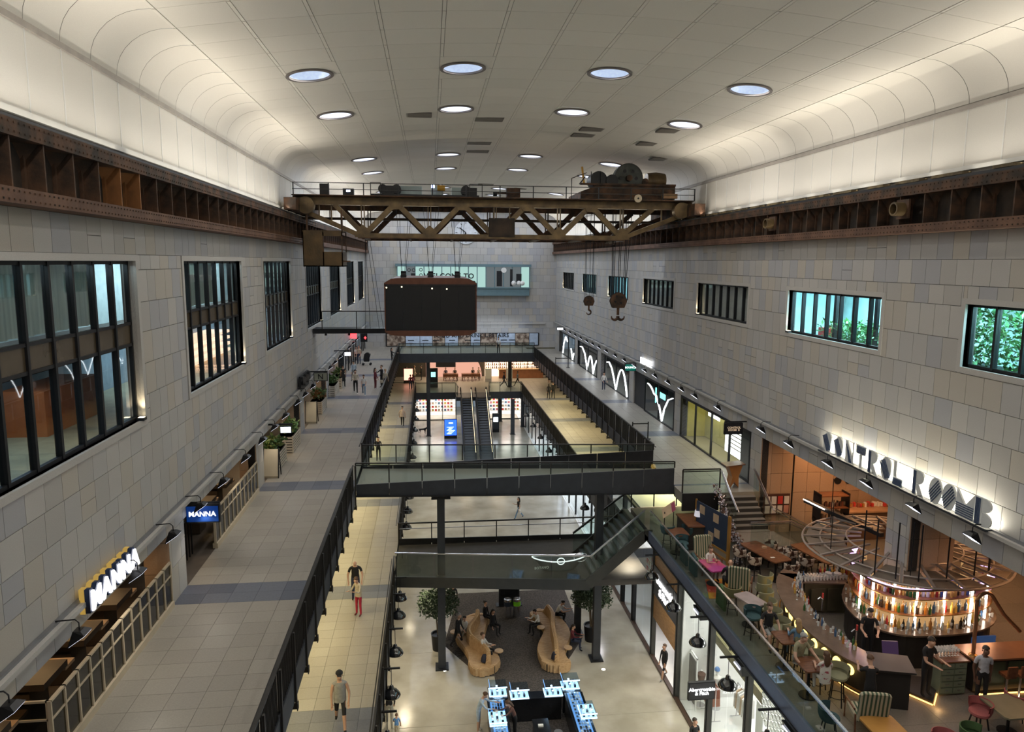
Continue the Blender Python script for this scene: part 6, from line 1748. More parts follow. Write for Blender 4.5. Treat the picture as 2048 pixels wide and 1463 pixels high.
# ---- the far end: coffee counter above, book or beauty shop below
PINK = emis('pink_wall_glow', (0.85, 0.42, 0.30), 0.85)  # lamp light on the pink wall is put into the material as glow
mb = MB(); mb.box(XL, XR + 1, 88.4, 88.6, W - .5, GL - .3)
mb.build('wall_cafe_back', mat('cafe_dark', (0.05, 0.045, 0.035), 0.7), kind='structure')
MB().box(XL, XR + 1, 84.6, 88.6, W - .5, W - .02).build('floor_cafe', FLR[2], kind='structure')
MB().box(XL, XR + 1, YB, 88.6, GL - .42, GL - .2).build('ceiling_cafe', mat('cafe_ceiling', (0.10, 0.09, 0.05), 0.8), kind='structure')
MB().box(XL - .1, XL, YN, 88.6, B, GL - .45).build('wall_lower_left', mat('lower_wall', (0.20, 0.17, 0.13), 0.7), kind='structure')
MB().box(XR + 1, XR + 1.1, 33, 88.6, B, GR - .45).build('wall_lower_right', MATS['lower_wall'], kind='structure')
t = thing('coffee_counter', 'brightly lit pink coffee shop wall with arch and shelves at the far end', 'shopfront', (5.5, 88, W))
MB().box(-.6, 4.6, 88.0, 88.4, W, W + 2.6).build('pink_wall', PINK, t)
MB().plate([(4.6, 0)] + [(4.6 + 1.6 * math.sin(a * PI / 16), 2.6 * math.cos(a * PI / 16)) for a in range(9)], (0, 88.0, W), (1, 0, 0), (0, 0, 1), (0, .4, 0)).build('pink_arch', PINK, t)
MB().box(.6, 3.0, 87.95, 88.0, W + 1.2, W + 2.0).build('serving_hatch', BLACK, t)
MB().box(-.4, 3.8, 87.9, 88.0, W + 2.35, W + 2.6).build('lit_strip', emis('cafe_strip', (1, .8, .65), 6), t)
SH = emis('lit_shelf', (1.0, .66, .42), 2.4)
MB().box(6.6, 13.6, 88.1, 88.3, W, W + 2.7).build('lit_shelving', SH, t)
for j in range(5): MB().box(6.6, 13.6, 87.9, 88.1, W + 1.0 + j * .38, W + 1.04 + j * .38).build('shelf', WOODD, t)
for i in range(9): MB().box(6.6 + i * .87, 6.64 + i * .87, 87.88, 88.1, W + .9, W + 2.7).build('upright', BLACK, t)
MB().box(8.2, 13.6, 86.4, 87.0, W, W + 1.05).build('service_counter', mat('copper_counter', (0.28, 0.11, 0.05), 0.4), t)
MB().box(8.1, 13.7, 86.3, 87.1, W + 1.05, W + 1.1).build('counter_top', WOODB, t)
text('GRIND', .62, emis('sign_warm_white', (1, .92, .8), 8), (8.9, 86.9, W + 2.75), (1, 0, 0), (0, 0, 1), t, extrude=.02, offset=.02)
MB().box(10.4, 11.2, 86.9, 86.95, W + 2.6, W + 2.95).build('lit_caption', emis('sign_warm_white', (1, .92, .8), 8), t)
for i in range(110):
    a, j = i % 28, i // 28
    g = MB().cbox((6.8 + a * .245, 87.98, W + 1.12 + j * .38), (.12, .12, .20 + .06 * (i % 3))).build('bottle', [HANG[4], HANG[0], WHITE, HANG[1]][(i * 7) % 4]); tag(g, 'jar on the far coffee counter shelves, %s from the left, %s shelf' % (nth(a), ORD[j]), 'bottle', 'jars on the coffee counter shelves')
for i, (x, z) in enumerate([(12.3 + .5 * math.cos(a * 1.9), W + 1.9 + .5 * math.sin(a * 1.3)) for a in range(14)]):
    pass
for x0, x1 in ((1.4, 3.2), (3.6, 5.8)):
    t = thing('long_table', 'dark red brown shared table before the pink wall, %s' % ('left' if x0 < 2 else 'right'), 'table', ((x0 + x1) / 2, 85.4, W), group='shared tables by the coffee counter')
    MB().box(x0, x1, 85.0, 85.8, W + .72, W + .78).build('tabletop', WOODD, t); MB().box(x0, x1, 85.0, 85.05, W + .45, W + .72).build('apron', WOODD, t)
    for x in (x0 + .1, x1 - .1):
        for y in (85.05, 85.75): MB().cbox((x, y, W + .36), (.08, .08, .72)).build('leg', WOODD, t)
    for k in range(4):
        s = thing('cafe_stool', 'low dark stool, %s, at the %s shared table' % (ORD[k], 'left' if x0 < 2 else 'right'), 'stool', (x0 + .3 + k * .45, 84.5, W), group='stools at the shared tables')
        q = s.location
        MB().lathe([(.001, .48), (.16, .48), (.16, .44), (.001, .44)], tuple(q), 10).build('seat', WOODD, s)
        for a in range(3): MB().bar((q.x + .12 * math.cos(a * 2.1), q.y + .12 * math.sin(a * 2.1), W), (q.x, q.y, W + .45), .025).build('leg', BLACK, s)
for (x, y, w, h, m, z, lb) in ((-2.6, 83.6, 1.1, 1.75, emis('poster_red_lit', (1, .35, .25), 2.4), W, 'glowing red and yellow poster totem at the far left of the coffee deck'),
                               (.25, 80.4, 1.0, 2.2, CHAR, W, 'dark totem board with small turquoise text by the far left column'),
                               (2.0, 75.0, 1.35, 2.1, emis('blue_ad', (0.02, 0.10, 1.0), 2.2), B, 'bright blue advertising totem left of the escalators'),
                               (7.0, 77.5, .75, 2.1, CHAR, B, 'dark totem with a white screen right of the escalators'),
                               (6.7, 84.0, .75, 1.5, WHITE, W, 'white board left of the coffee till'), (9.2, 84.2, .75, 1.5, WHITE, W, 'white board right of the coffee till')):
    t = thing('totem_board', lb, 'totem', (x, y, z))
    MB().box(x - w / 2, x + w / 2, y, y + .15, z, z + h).build('case', BLACK if m is not WHITE else CHROME, t)
    MB().box(x - w / 2 + .05, x + w / 2 - .05, y - .01, y, z + .35, z + h - .06).build('face', m, t)
    if m is CHAR:
        MB().box(x - .25, x + .25, y - .02, y - .01, z + h * .55, z + h * .8).build('display', SCR if z == B else emis('turquoise', (0.25, 0.85, 0.75), 2.2), t)
    if 'blue' in lb:
        for k in range(7): MB().box(x - .4 + .1 * (k % 3), x + .1 + .12 * (k % 4), y - .02, y - .01, z + .5 + k * .12, z + .56 + k * .12).build('graphic', emis('ad_pale', (0.5, 0.7, 1.0), 2.5), t)
        MB().box(x - .2, x + .25, y - .02, y - .01, z + 1.6, z + 1.75).build('graphic', emis('ad_pale', (0.5, 0.7, 1.0), 2.5), t)
for y, z, pw, cc in ((86, GL - .55, 90, (1, .75, .5)), (83, GL - .55, 45, (1, .8, .5))):
    for x in (0, 4, 8, 12): lamp('AREA', 'cafe_lamp', (x, y, z), pw, cc, 1.5)
# lower far shops
t = thing('lower_shop', 'bright white shop with colourful shelves below the coffee deck', 'shopfront', (3, 84, B))
LWH = emis('shop_glow_white', (1.0, .88, .76), 1.25)  # brightness of the shop back wall is put in as emission
for a, b in ((-1.9, 2.9), (6.3, 11.0)):
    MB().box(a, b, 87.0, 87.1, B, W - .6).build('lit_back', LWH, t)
    MB().box(a, b, 84.0, 84.05, B, B + .12).build('sill', BLACK, t)
    for i in range(4): MB().box(a + (b - a) * i / 3 - .04, a + (b - a) * i / 3 + .04, 84.0, 84.08, B, W - .5).build('mullion', BLACK, t)
    for j in range(8): MB().box(a, b, 86.6, 87.0, B + .5 + j * .42, B + .54 + j * .42).build('shelf', WHITE, t)
for a, b in ((-1.9, 2.9), (6.3, 11.0)):
    for i in range(12 * 7):
        c, j = i % 12, i // 12
        g = MB().cbox((a + .2 + c * (b - a - .3) / 12, 86.8, B + .68 + j * .42), (.26, .15, .22)).build('goods', [REDS, HANG[4], HANG[2], HANG[3], mat('goods_pink', (.6, .2, .25), .6), mat('goods_yellow', (.6, .45, .1), .6)][(i * 7 + j) % 6]); tag(g, 'coloured product in the %s far lower shop, %s from the left, %s shelf' % ('left' if a < 0 else 'right', nth(c), ORD[j]), 'goods', 'goods on the %s far lower shelves' % ('left' if a < 0 else 'right'))
MB().box(-1.9, 2.9, 84.2, 87.1, W - .65, W - .55).build('ceiling_lower_shop', WHITE, kind='structure')
MB().box(6.3, 11.0, 84.2, 87.1, W - .65, W - .55).build('ceiling_lower_shop_right', WHITE, kind='structure')
for x in (0.5, 8.6): lamp('AREA', 'lower_shop_lamp', (x, 85.4, W - .7), 260, (1, .92, .85), 4, 1.6)
for y in (66, 72, 79): lamp('AREA', 'lower_hall_lamp', (-4, y, W - .7), 60, (.9, .93, 1), 2)
for y in (45, 54, 63, 72): lamp('AREA', 'lower_hall_lamp', (12.2, y, W - .7), 170, (.88, .92, 1), 1.6, 4)
t = thing('shopfront_far', 'row of bright glass shopfronts along the far right ground floor', 'shopfront', (10.5, 60, B))
for i in range(15):
    y = 43 + i * 2.6
    MB().box(10.5, 10.62, y - .06, y + .06, B, W - .5).build('mullion', BLACK, t)
    if i < 14:
        MB().box(10.55, 10.57, y + .06, y + 2.54, B + .05, W - .5).build('pane', WGLASS, t)
MB().box(13.2, 13.3, 42, 81, B, W - .5).build('wall_lower_shops_back', LWH if False else WHITE, kind='structure')
MB().box(10.5, 13.3, 42, 81, B, B + .03).build('floor_lower_shops', WHITE, kind='structure')
t = thing('lit_column', 'glowing blue white vertical panel inside a far right ground shop', 'panel', (11.2, 60, B))
MB().box(11.1, 11.4, 59, 60.2, B, B + 2.6).build('panel_face', emis('panel_blue', (0.25, 0.5, 1.0), 1.6), t)
# reflection in the lower bridge glass, modelled as a solid kiosk behind it
t = thing('reflected_kiosk', 'reflection of a round counter in the bridge glass, modelled as a small white rimmed kiosk', 'kiosk', (6.0, 30.7, W))
HUL = mat('hull_grey', (0.10, 0.12, 0.13), 0.4)
def hull(r0, r1, z): return None
pts = []
mb = MB(); n = 24
ring0, ring1 = [], []
for k in range(n):
    a = 2 * PI * k / n
    ex, ey = math.cos(a), math.sin(a)
    ring0.append((5.75 + .75 * ex, 31.2 + .22 * ey, W + .02)); ring1.append((5.75 + 1.25 * ex, 31.2 + .38 * ey, W + .52 + .14 * ex * ex))
mb.add(ring0 + ring1, [(k, (k + 1) % n, n + (k + 1) % n, n + k) for k in range(n)] + [tuple(range(n))]); mb.build('hull', HUL, t, smooth=True)
MB().tube(ring1, .028, 6, closed=True).build('white_rim', emis('rim_white', (1, 1, 1), 1.1), t, smooth=True)
MB().tube([(5.75 + .17 * math.cos(a * PI / 8), 30.70, W + .60 + .15 * math.sin(a * PI / 8)) for a in range(16)], .022, 6, closed=True).build('reflected_ring', emis('rim_white', (1, 1, 1), 1.1), t, smooth=True)
text('BOTANO', .16, WHITE, (4.9, 30.85, W + .26), (1, .1, 0), (0, 0, 1), t, extrude=.01)
MB().tube([(6.7 + .3 * math.cos(a * PI / 8), 31.0, W + .62 + .20 * math.sin(a * PI / 8)) for a in range(16)], .035, 6, closed=True).build('chrome_hoop', CHROME, t, smooth=True)

# ================================================================== THE BAR TERRACE
TZ_ = T
mb = MB(); mb.box(15.85, 24, 29.4, 29.6, T, SOF + .3); mb.box(23.5, 23.7, YN, 29.4, T, SOF + .3)
wall_bar = mb.build('wall_bar_back', JOINT, kind='structure')
field(wall_bar, 'tile', grid(15.85, 23.5, .62, T, SOF, .9), 'y-', 29.4, TAN, .04, .012, 120)
MB().box(XR + .35, 24, YN, 31.6, SOF + .02, SOF + .3).build('ceiling_bar', mat('bar_ceiling', (0.10, 0.07, 0.05), 0.8), kind='structure')
MB().box(XR + .1, 15.9, 30.3, 31.6, T, SOF).build('wall_bar_pier_back', JOINT, kind='structure')
for x, y, pw in ((17.5, 26.5, 55), (20.5, 24, 60), (17.8, 17.5, 50), (20.5, 19.5, 50), (16.6, 28.4, 22), (17.2, 22.8, 30)):
    lamp('AREA', 'bar_ceiling_lamp', (x, y, SOF - .05), pw * 1.3, (1.0, .50, .22), 1.0)
for x, y in ((11.5, 26.5), (11.9, 15.0), (11.2, 22.2)):
    lamp('AREA', 'terrace_lamp', (x, y, -7.6), 14, (1.0, .72, .46), .5)

SPIRIT = [mat('spirit_%s' % n, c, 0.12, coat=.6, var=.1) for n, c in (('amber', (0.45, 0.18, 0.03)), ('green', (0.03, 0.12, 0.03)), ('clear', (0.55, 0.58, 0.55)), ('red', (0.30, 0.02, 0.02)), ('gold', (0.55, 0.36, 0.08)), ('dark', (0.02, 0.015, 0.012)), ('blue', (0.05, 0.12, 0.25)))]
bottle_me = []
for i, m in enumerate(SPIRIT):
    bottle_me.append(MB().lathe([(.001, 0), (.040, 0), (.042, .18), (.015, .24), (.014, .31), (.001, .315)], n=8).mesh('bottle', m))
GLS = mat('barware_glass', (0.70, 0.72, 0.72), 0.08, 0.1, coat=.5, var=.05)
glass_me = MB().lathe([(.001, 0), (.033, 0), (.036, .13), (.032, .13), (.03, .01)], n=8).mesh('tumbler', GLS)
wine_me = MB().lathe([(.035, 0), (.006, .01), (.006, .09), (.036, .13), (.034, .19)], n=8).mesh('wine_glass', GLS)
def small(name, me, loc, label, cat, group, sc=1.0, smooth=True):
    o = bpy.data.objects.new(name, me); C.objects.link(o); o.location = loc; o.scale = (sc,) * 3
    o.rotation_euler = (0, 0, random.random() * 6)
    return tag(o, label, cat, group)

# outer curved counter
CT = mat('counter_copper_top', (0.20, 0.145, 0.11), 0.22, 0.3, var=.15, scale=4)
CFR = mat('counter_front_dark', (0.018, 0.016, 0.015), 0.5, var=.2)
co = [(12.35, 23.2), (11.75, 22.5), (11.35, 21.6), (11.08, 20.6), (10.96, 19.5), (11.0, 18.5), (11.18, 17.6), (11.5, 16.95)]
ci = [(12.95, 22.6), (12.45, 22.0), (12.08, 21.2), (11.84, 20.3), (11.74, 19.4), (11.78, 18.6), (11.94, 17.9), (12.22, 17.3)]
def smoothpath(p, k=4):
    out = []
    n = len(p)
    for i in range(n - 1):
        p0, p1, p2, p3 = p[max(i - 1, 0)], p[i], p[i + 1], p[min(i + 2, n - 1)]
        for j in range(k):
            t_ = j / k
            out.append(tuple(.5 * ((2 * p1[c]) + (-p0[c] + p2[c]) * t_ + (2 * p0[c] - 5 * p1[c] + 4 * p2[c] - p3[c]) * t_ ** 2 + (-p0[c] + 3 * p1[c] - 3 * p2[c] + p3[c]) * t_ ** 3) for c in (0, 1)))
    out.append(p[-1]); return out
co = smoothpath(co); ci = smoothpath(ci)
def off(p, d):
    out = []
    for i in range(len(p)):
        a = Vector(p[max(i - 1, 0)]); b = Vector(p[min(i + 1, len(p) - 1)]); q = (b - a).normalized()
        out.append((p[i][0] - q.y * d, p[i][1] + q.x * d))
    return out
def ribbon(mb, a, b, z0, z1):
    n = len(a)
    vs = [(x, y, z0) for x, y in a] + [(x, y, z0) for x, y in b] + [(x, y, z1) for x, y in a] + [(x, y, z1) for x, y in b]
    fs = []
    for i in range(n - 1):
        fs += [(i, i + 1, n + i + 1, n + i), (2 * n + i, 3 * n + i, 3 * n + i + 1, 2 * n + i + 1), (i, 2 * n + i, 2 * n + i + 1, i + 1), (n + i, n + i + 1, 3 * n + i + 1, 3 * n + i)]
    fs += [(0, n, 3 * n, 2 * n), (n - 1, 3 * n - 1, 4 * n - 1, 2 * n - 1)]
    return mb.add(vs, fs)
t = thing('curved_bar', 'long curved dark bar counter with copper grey top and glowing discs along its front', 'bar', (11.6, 19.5, T))
HB = T + 1.1
ribbon(MB(), co, ci, HB - .05, HB).build('counter_top', CT, t)
fo = off(co, .28)
ribbon(MB(), fo, off(ci, -.08), T + .12, HB - .05).build('counter_front', CFR, t)
ribbon(MB(), off(co, .36), off(ci, -.1), T, T + .10).build('plinth', BLACK, t)
MB().tube([(x, y, T + .25) for x, y in off(co, .16)], .025, 6).build('foot_rail', mat('brass', (0.45, 0.26, 0.09), 0.3, 0.9, var=.05), t, smooth=True)
MB().tube([(x, y, T + .045) for x, y in off(co, .345)][14:], .013, 6).build('led_line', emis('amber_led', (1, .50, .14), 3.0), t)
DISC = emis('amber_disc', (1.0, .66, .16), 3.2)
fr = off(co, .27)
for i in range(11):
    f = 2.6 + i * 2.2
    k = int(f); a = Vector(fr[k]); b = Vector(fr[min(k + 1, len(fr) - 1)]); p = a.lerp(b, f - k)
    d = (b - a).normalized(); nrm = Vector((d.y, -d.x)); nrm = -nrm if nrm.x > 0 else nrm
    mb = MB().lathe([(.001, -.02), (.14, -.02), (.15, .02)], n=18, axis='y')
    ang = math.atan2(nrm.y, nrm.x) + PI / 2
    mb.xf(Matrix.Translation((p.x + nrm.x * .012, p.y + nrm.y * .012, T + .66)) @ Matrix.Rotation(ang, 4, 'Z'))
    mb.build('glowing_disc', DISC, t, smooth=True)
    if i % 3 == 1: lamp('POINT', 'disc_glow', (p.x + nrm.x * .3, p.y + nrm.y * .3, T + .66), 2.2, (1, .6, .2), size=.1)
MB().prism([(11.75, 16.85), (12.6, 16.6), (12.9, 17.3), (12.1, 17.6)], T, HB - .05).build('end_block', CFR, t)
MB().prism([(11.66, 16.78), (12.68, 16.5), (13.0, 17.35), (12.0, 17.7)], HB - .04, HB + .012).build('end_top', CFR, t)
MB().prism([(12.0, 22.9), (14.6, 22.4), (14.4, 21.75), (12.5, 22.1)], HB - .05, HB).build('rear_counter_top', CT, t)
MB().prism([(12.6, 22.3), (14.5, 22.0), (14.4, 21.85), (12.6, 22.15)], T, HB - .06).build('rear_cabinet', mat('fridge_olive', (0.10, 0.085, 0.05), 0.4), t)
for k in range(3): MB().box(12.75 + k * .58, 13.25 + k * .58, 21.95 - k * .03, 21.98 - k * .03, T + .1, HB - .2).build('cabinet_door', mat('fridge_olive', (0.10, 0.085, 0.05), 0.4), t)
# things on the counter
for i in range(60):
    f = 2 + (len(ci) - 6) * i / 60; k = int(f); s_ = random.uniform(.06, .40)
    a = Vector(ci[k]); b = Vector(co[k]); p = a.lerp(b, s_)
    if i % 3 == 0: small('wine_glass', wine_me, (p.x, p.y, HB), 'stemmed glass on the curved bar top, %s from the far end' % nth(i // 3), 'glass', 'glasses on the curved bar')
    elif i % 3 == 1: small('tumbler', glass_me, (p.x, p.y, HB), 'small tumbler on the curved bar top, %s from the far end' % nth(i // 3), 'glass', 'tumblers on the curved bar')
    else: small('bottle', random.choice(bottle_me), (p.x, p.y, HB), 'bottle on the curved bar top, %s from the far end' % nth(i // 3), 'bottle', 'bottles on the curved bar', .85)
for i in range(44):
    small('tumbler', glass_me, (12.5 + (i % 15) * .115, 22.18 + (i // 15) * .13 + .0, HB), 'upturned glass on the rear bar counter, %s in the %s row' % (nth(i % 15), ORD[i // 15]), 'glass', 'glasses stacked on the rear bar counter', 1.1)
for i in range(14):
    small('bottle', random.choice(bottle_me), (13.3 + i * .08, 22.6 - i * .012, HB), 'bottle at the back of the rear bar counter, %s from the left' % nth(i), 'bottle', 'bottles on the rear bar counter')
for i, (x, y, h) in enumerate(((13.55, 22.35, .22), (13.85, 22.3, .20))):
    t2 = thing('plate_stack', 'stack of white plates, %s of two, on the rear bar counter' % ('left' if i == 0 else 'right'), 'plates', (x, y, HB))
    for k in range(6): MB().lathe([(.001, 0), (.08, 0), (.12, .02), (.11, .025), (.001, .01)], (x, y, HB + k * .033), 14).build('plate', WHITE, t2, smooth=True)
for i, (x, y) in enumerate(((12.05, 20.1), (11.95, 18.1))):
    t2 = thing('beer_tap', 'tall bent chrome tap on the curved bar, %s' % ('farther' if i == 0 else 'nearer'), 'tap', (x, y, HB))
    MB().tube([(x, y, HB), (x, y, HB + .38), (x - .08, y, HB + .45), (x - .16, y, HB + .38)], .022, 8).build('spout', CHROME, t2, smooth=True)
    MB().cbox((x, y, HB + .50), (.04, .04, .16)).build('handle', REDS, t2)

# island back bar with lit tubes, shelves and bottles
t = thing('island_bar', 'glowing island back bar with bottle shelves and bright vertical tubes', 'bar', (15, 19.8, T))
isl = smoothpath([(14.0, 22.0), (13.3, 21.1), (12.95, 20.2), (12.9, 19.4), (13.15, 18.8), (13.7, 18.42), (14.7, 18.32), (15.8, 18.4), (16.8, 18.8), (17.5, 19.6), (17.6, 20.6)], 3)
isl_in = off(isl, -.0)
ctr = Vector((15.3, 20.3))
def toward(p, k): return [(ctr.x + (x - ctr.x) * k, ctr.y + (y - ctr.y) * k) for x, y in p]
ribbon(MB(), isl, toward(isl, .70), HB - .05, HB).build('island_top', CT, t)
ribbon(MB(), toward(isl, .94), toward(isl, .80), T, HB - .05).build('island_base', CFR, t)
AMB = emis('amber_backlight', (1.0, .56, .22), 0.42)
ribbon(MB(), toward(isl, .74), toward(isl, .72), HB, HB + 1.25).build('lit_back', AMB, t)
for z in (HB + .52, HB + 1.02):
    ribbon(MB(), toward(isl, .92), toward(isl, .74), z - .02, z).build('glass_shelf', WOODD, t)
    MB().tube([(x, y, z) for x, y in toward(isl, .925)], .018, 6).build('shelf_rim', mat('brass', (0, 0, 0)), t, smooth=True)
ribbon(MB(), toward(isl, .93), toward(isl, .86), HB + 1.28, HB + 1.31).build('purple_led_ring', emis('violet_led', (.75, .45, 1.0), 2.4), t)
MB().tube([(x, y, HB + 1.33) for x, y in toward(isl, .95)], .03, 6).build('top_hoop', mat('bronze_tube', (0.16, 0.10, 0.06), 0.4, 0.7), t, smooth=True)
TUBE = emis('tube_white_warm', (1.0, .86, .74), 9)
tubes = [(13.26, 20.06), (13.16, 19.3), (13.60, 18.95), (14.15, 18.70), (15.0, 18.66), (15.9, 18.69), (16.70, 19.07)]
for i, (x, y) in enumerate(tubes):
    MB().tube([(x, y, HB + .05), (x, y, HB + 1.45)], .035, 8).build('light_tube', TUBE, t, smooth=True)
    lamp('POINT', 'tube_glow', (x + (x - ctr.x) * .06, y + (y - ctr.y) * .06 - .05, HB + .8), 8, (1, .62, .32), size=.15)
    MB().bar((x, y, HB + 1.33), (x, y, SOF), .03).build('drop_rod', BLACK, t)
sh = toward(isl, .83)
for z, n in ((HB + .0, 46), (HB + .52, 64), (HB + 1.02, 60)):
    for i in range(n):
        f = 1 + (len(sh) - 3) * i / n; k = int(f); a = Vector(sh[k]); b = Vector(sh[k + 1]); p = a.lerp(b, f - k)
        p += (p - ctr).normalized() * random.uniform(-.08, .08)
        small('bottle', random.choice(bottle_me), (p.x, p.y, z), 'spirit bottle on the %s level of the island back bar, %s from the left' % ('counter' if z < HB + .1 else ('middle' if z < HB + .6 else 'top'), nth(i)), 'bottle', 'bottles on the island back bar', random.uniform(.9, 1.2))
for i in range(40):
    f = 2 + (len(isl) - 5) * i / 40; k = int(f); p = Vector(isl[k]).lerp(Vector(isl[k + 1]), f - k); p += (ctr - p).normalized() * random.uniform(.08, .30)
    small('wine_glass' if i % 2 else 'tumbler', wine_me if i % 2 else glass_me, (p.x, p.y, HB), 'glass on the rim of the island bar, %s from the left' % nth(i), 'glass', 'glasses on the island bar')
for k in range(2): MB().box(14.1 + k * 1.4, 15.3 + k * 1.4, 18.55, 18.6, T + .2, T + .85).build('blue_fridge', emis('fridge_blue', (.05, .12, .3), .3), t)

# metal ribbed canopy over the island
t = thing('ribbed_canopy', 'round metal hoop canopy with radiating ribs above the island bar', 'canopy', (15.3, 21.1, -9.2))
CAN = mat('canopy_metal', (0.30, 0.26, 0.24), 0.4, 0.4, var=.1)
def hoop(r, z, name='hoop', rr=.036, cx=15.3, cy=21.1): MB().tube([(cx + r * math.cos(a * PI / 32), cy + r * math.sin(a * PI / 32), z) for a in range(64)], rr, 6, closed=True).build(name, CAN, t, smooth=True)
hoop(3.05, -9.2); hoop(2.5, -9.14, rr=.03); hoop(1.7, -9.0, rr=.03)
for k in range(22):
    a = k * 2 * PI / 22 + .1
    MB().bar((15.3 + 1.25 * math.cos(a), 21.1 + 1.25 * math.sin(a), -8.95), (15.3 + 3.05 * math.cos(a), 21.1 + 3.05 * math.sin(a), -9.18), .07, .05).build('rib', CAN, t)
CANP = mat('canopy_slat', (0.16, 0.13, 0.105), 0.5, 0.1, var=.1)
for k in range(22):
    a0, a1 = k * 2 * PI / 22 + .1, (k + 1) * 2 * PI / 22 + .1
    p = [(15.3 + r * math.cos(a), 21.1 + r * math.sin(a)) for r, a in ((1.75, a0 + .03), (2.95, a0 + .02), (2.95, a1 - .02), (1.75, a1 - .03))]
    MB().prism(p, -9.22, -9.2).build('slat_panel', CANP, t)
for k in range(6):
    a = k * PI / 3; MB().bar((15.3 + 2.5 * math.cos(a), 21.1 + 2.5 * math.sin(a), -9.14), (15.3 + 2.5 * math.cos(a), 21.1 + 2.5 * math.sin(a), SOF), .02).build('drop_rod', BLACK, t)
for i in range(9):
    x = 17.6 + i * .62
    MB().bar((x, 17.2 + i * .06, -9.35), (x + 1.4, 25.5, -9.3), .07, .09).build('pergola_beam', CANP, t)
MB().bar((17.2, 18.2, -9.28), (23.2, 18.9, -9.28), .05).build('pergola_rail', CAN, t); MB().bar((17.2, 22.6, -9.26), (23.2, 23.4, -9.26), .05).build('pergola_rail', CAN, t)
t = thing('linear_lamp', 'long dark angled beam with a warm light line running to the rear of the bar', 'lamp', (14.9, 23.5, -9.0))
MB().bar((14.35, 25.6, -9.05), (15.1, 21.9, -9.05), .16, .14).build('beam', BLACK, t); MB().bar((14.27, 25.6, -9.0), (14.45, 24.4, -9.0), .03).build('light_line', TUBE, t)

# gooseneck brass post and the right hand counter
t = thing('side_counter', 'copper topped side counter with dark green panelled front at the right edge', 'counter', (16.5, 17.2, T))
MB().box(14.7, 19.5, 16.95, 17.8, HB - .05, HB).build('counter_top', mat('copper_top', (0.30, 0.15, 0.08), 0.3, 0.5), t)
MB().box(14.85, 19.5, 17.1, 17.7, T + .1, HB - .05).build('counter_front', CFR, t)
for k in range(5): MB().box(15.0 + k * .85, 15.75 + k * .85, 17.06, 17.1, T + .25, HB - .15).build('front_panel', mat('deep_green', (0.03, 0.05, 0.03), 0.5), t)
MB().tube([(14.9, 16.85, T + .2), (19.4, 16.85, T + .2)], .022, 6).build('foot_rail', mat('brass', (0, 0, 0)), t)
MB().box(15.0, 19.4, 17.0, 17.05, T + .02, T + .05).build('led_line', emis('amber_led', (1, .5, .14), 3), t)
t = thing('gooseneck_lamp', 'tall brass gooseneck pipe arching over the side counter', 'lamp', (14.85, 17.2, HB))
MB().tube([(14.85, 17.2, HB), (14.83, 17.2, -9.7), (14.80, 17.2, -9.25)] + [(15.05 - .25 * math.cos(a * PI / 8), 17.2, -9.1 + .22 * math.sin(a * PI / 8)) for a in range(7)] + [(15.6, 17.15, -9.5), (16.1, 17.1, -10.0)], .05, 8).build('pipe', mat('copper_pipe', (0.42, 0.22, 0.12), 0.3, 0.8), t, smooth=True)
MB().lathe([(.12, 0), (.10, .04), (.05, .06)], (14.85, 17.2, HB), 12).build('flange', mat('brass', (0, 0, 0)), t)
for i, x in enumerate((15.5, 15.9)):
    t = thing('bar_stool', 'slim brown bar stool at the side counter, %s' % ('left' if i == 0 else 'right'), 'stool', (x, 16.7, T), group='slim stools at the side counter')
    MB().tube([(x, 16.7, T), (x, 16.7, T + .75)], .03, 8).build('stem', CHROME, t); MB().lathe([(.20, 0), (.20, .02), (.001, .03)], (x, 16.7, T), 14).build('base', BLACK, t)
    MB().box(x - .14, x + .14, 16.55, 16.85, T + .75, T + .82).build('seat', WOODD, t); MB().box(x - .14, x + .14, 16.52, 16.56, T + .82, T + 1.1).build('backrest', WOODD, t)
    MB().ball((x, 16.55, T + .08), .06, 8).build('foot_lamp', emis('warm_lamp_face', (1, .8, .5), 9), t)
# staff station: green drawer cabinet, tray stand
t = thing('drawer_cabinet', 'grey green cabinet with two columns of drawers under glassware', 'cabinet', (14.2, 17.3, T))
GRC = mat('sage_cabinet', (0.13, 0.16, 0.12), 0.5)
MB().box(13.85, 14.62, 17.1, 17.6, T + .05, T + 1.0).build('carcass', GRC, t)
MB().box(13.80, 14.67, 17.05, 17.65, T + 1.0, T + 1.04).build('top', WOODD, t)
for a in range(2):
    for b in range(5):
        dw = MB().box(13.88 + a * .37, 14.22 + a * .37, 17.075, 17.1, T + .10 + b * .18, T + .25 + b * .18).build('drawer', GRC, t)
        MB().box(14.0 + a * .37, 14.1 + a * .37, 17.06, 17.075, T + .17 + b * .18, T + .185 + b * .18).build('handle', CHROME, dw)
for i in range(24): small('wine_glass', wine_me, (13.9 + (i % 8) * .09, 17.35 + (i // 8) * .1, T + 1.04), 'wine glass on the green drawer cabinet, %s in the %s row' % (nth(i % 8), ORD[i // 8]), 'glass', 'glasses on the drawer cabinet')
t = thing('host_platform', 'dark low platform with an amber light line under its edge', 'platform', (13.4, 17.2, T))
MB().prism([(12.9, 17.45), (13.4, 16.72), (14.3, 17.7), (13.6, 18.0)], T, T + .12).build('platform_top', CFR, t)
MB().bar((12.95, 17.36, T + .04), (13.38, 16.70, T + .04), .03).build('led_line', emis('amber_led', (1, .5, .14), 3), t); MB().bar((13.42, 16.70, T + .04), (14.2, 17.55, T + .04), .03).build('led_line', emis('amber_led', (1, .5, .14), 3), t)
lamp('POINT', 'platform_glow', (13.42, 16.55, T + .12), 2.5, (1, .6, .25), size=.08)
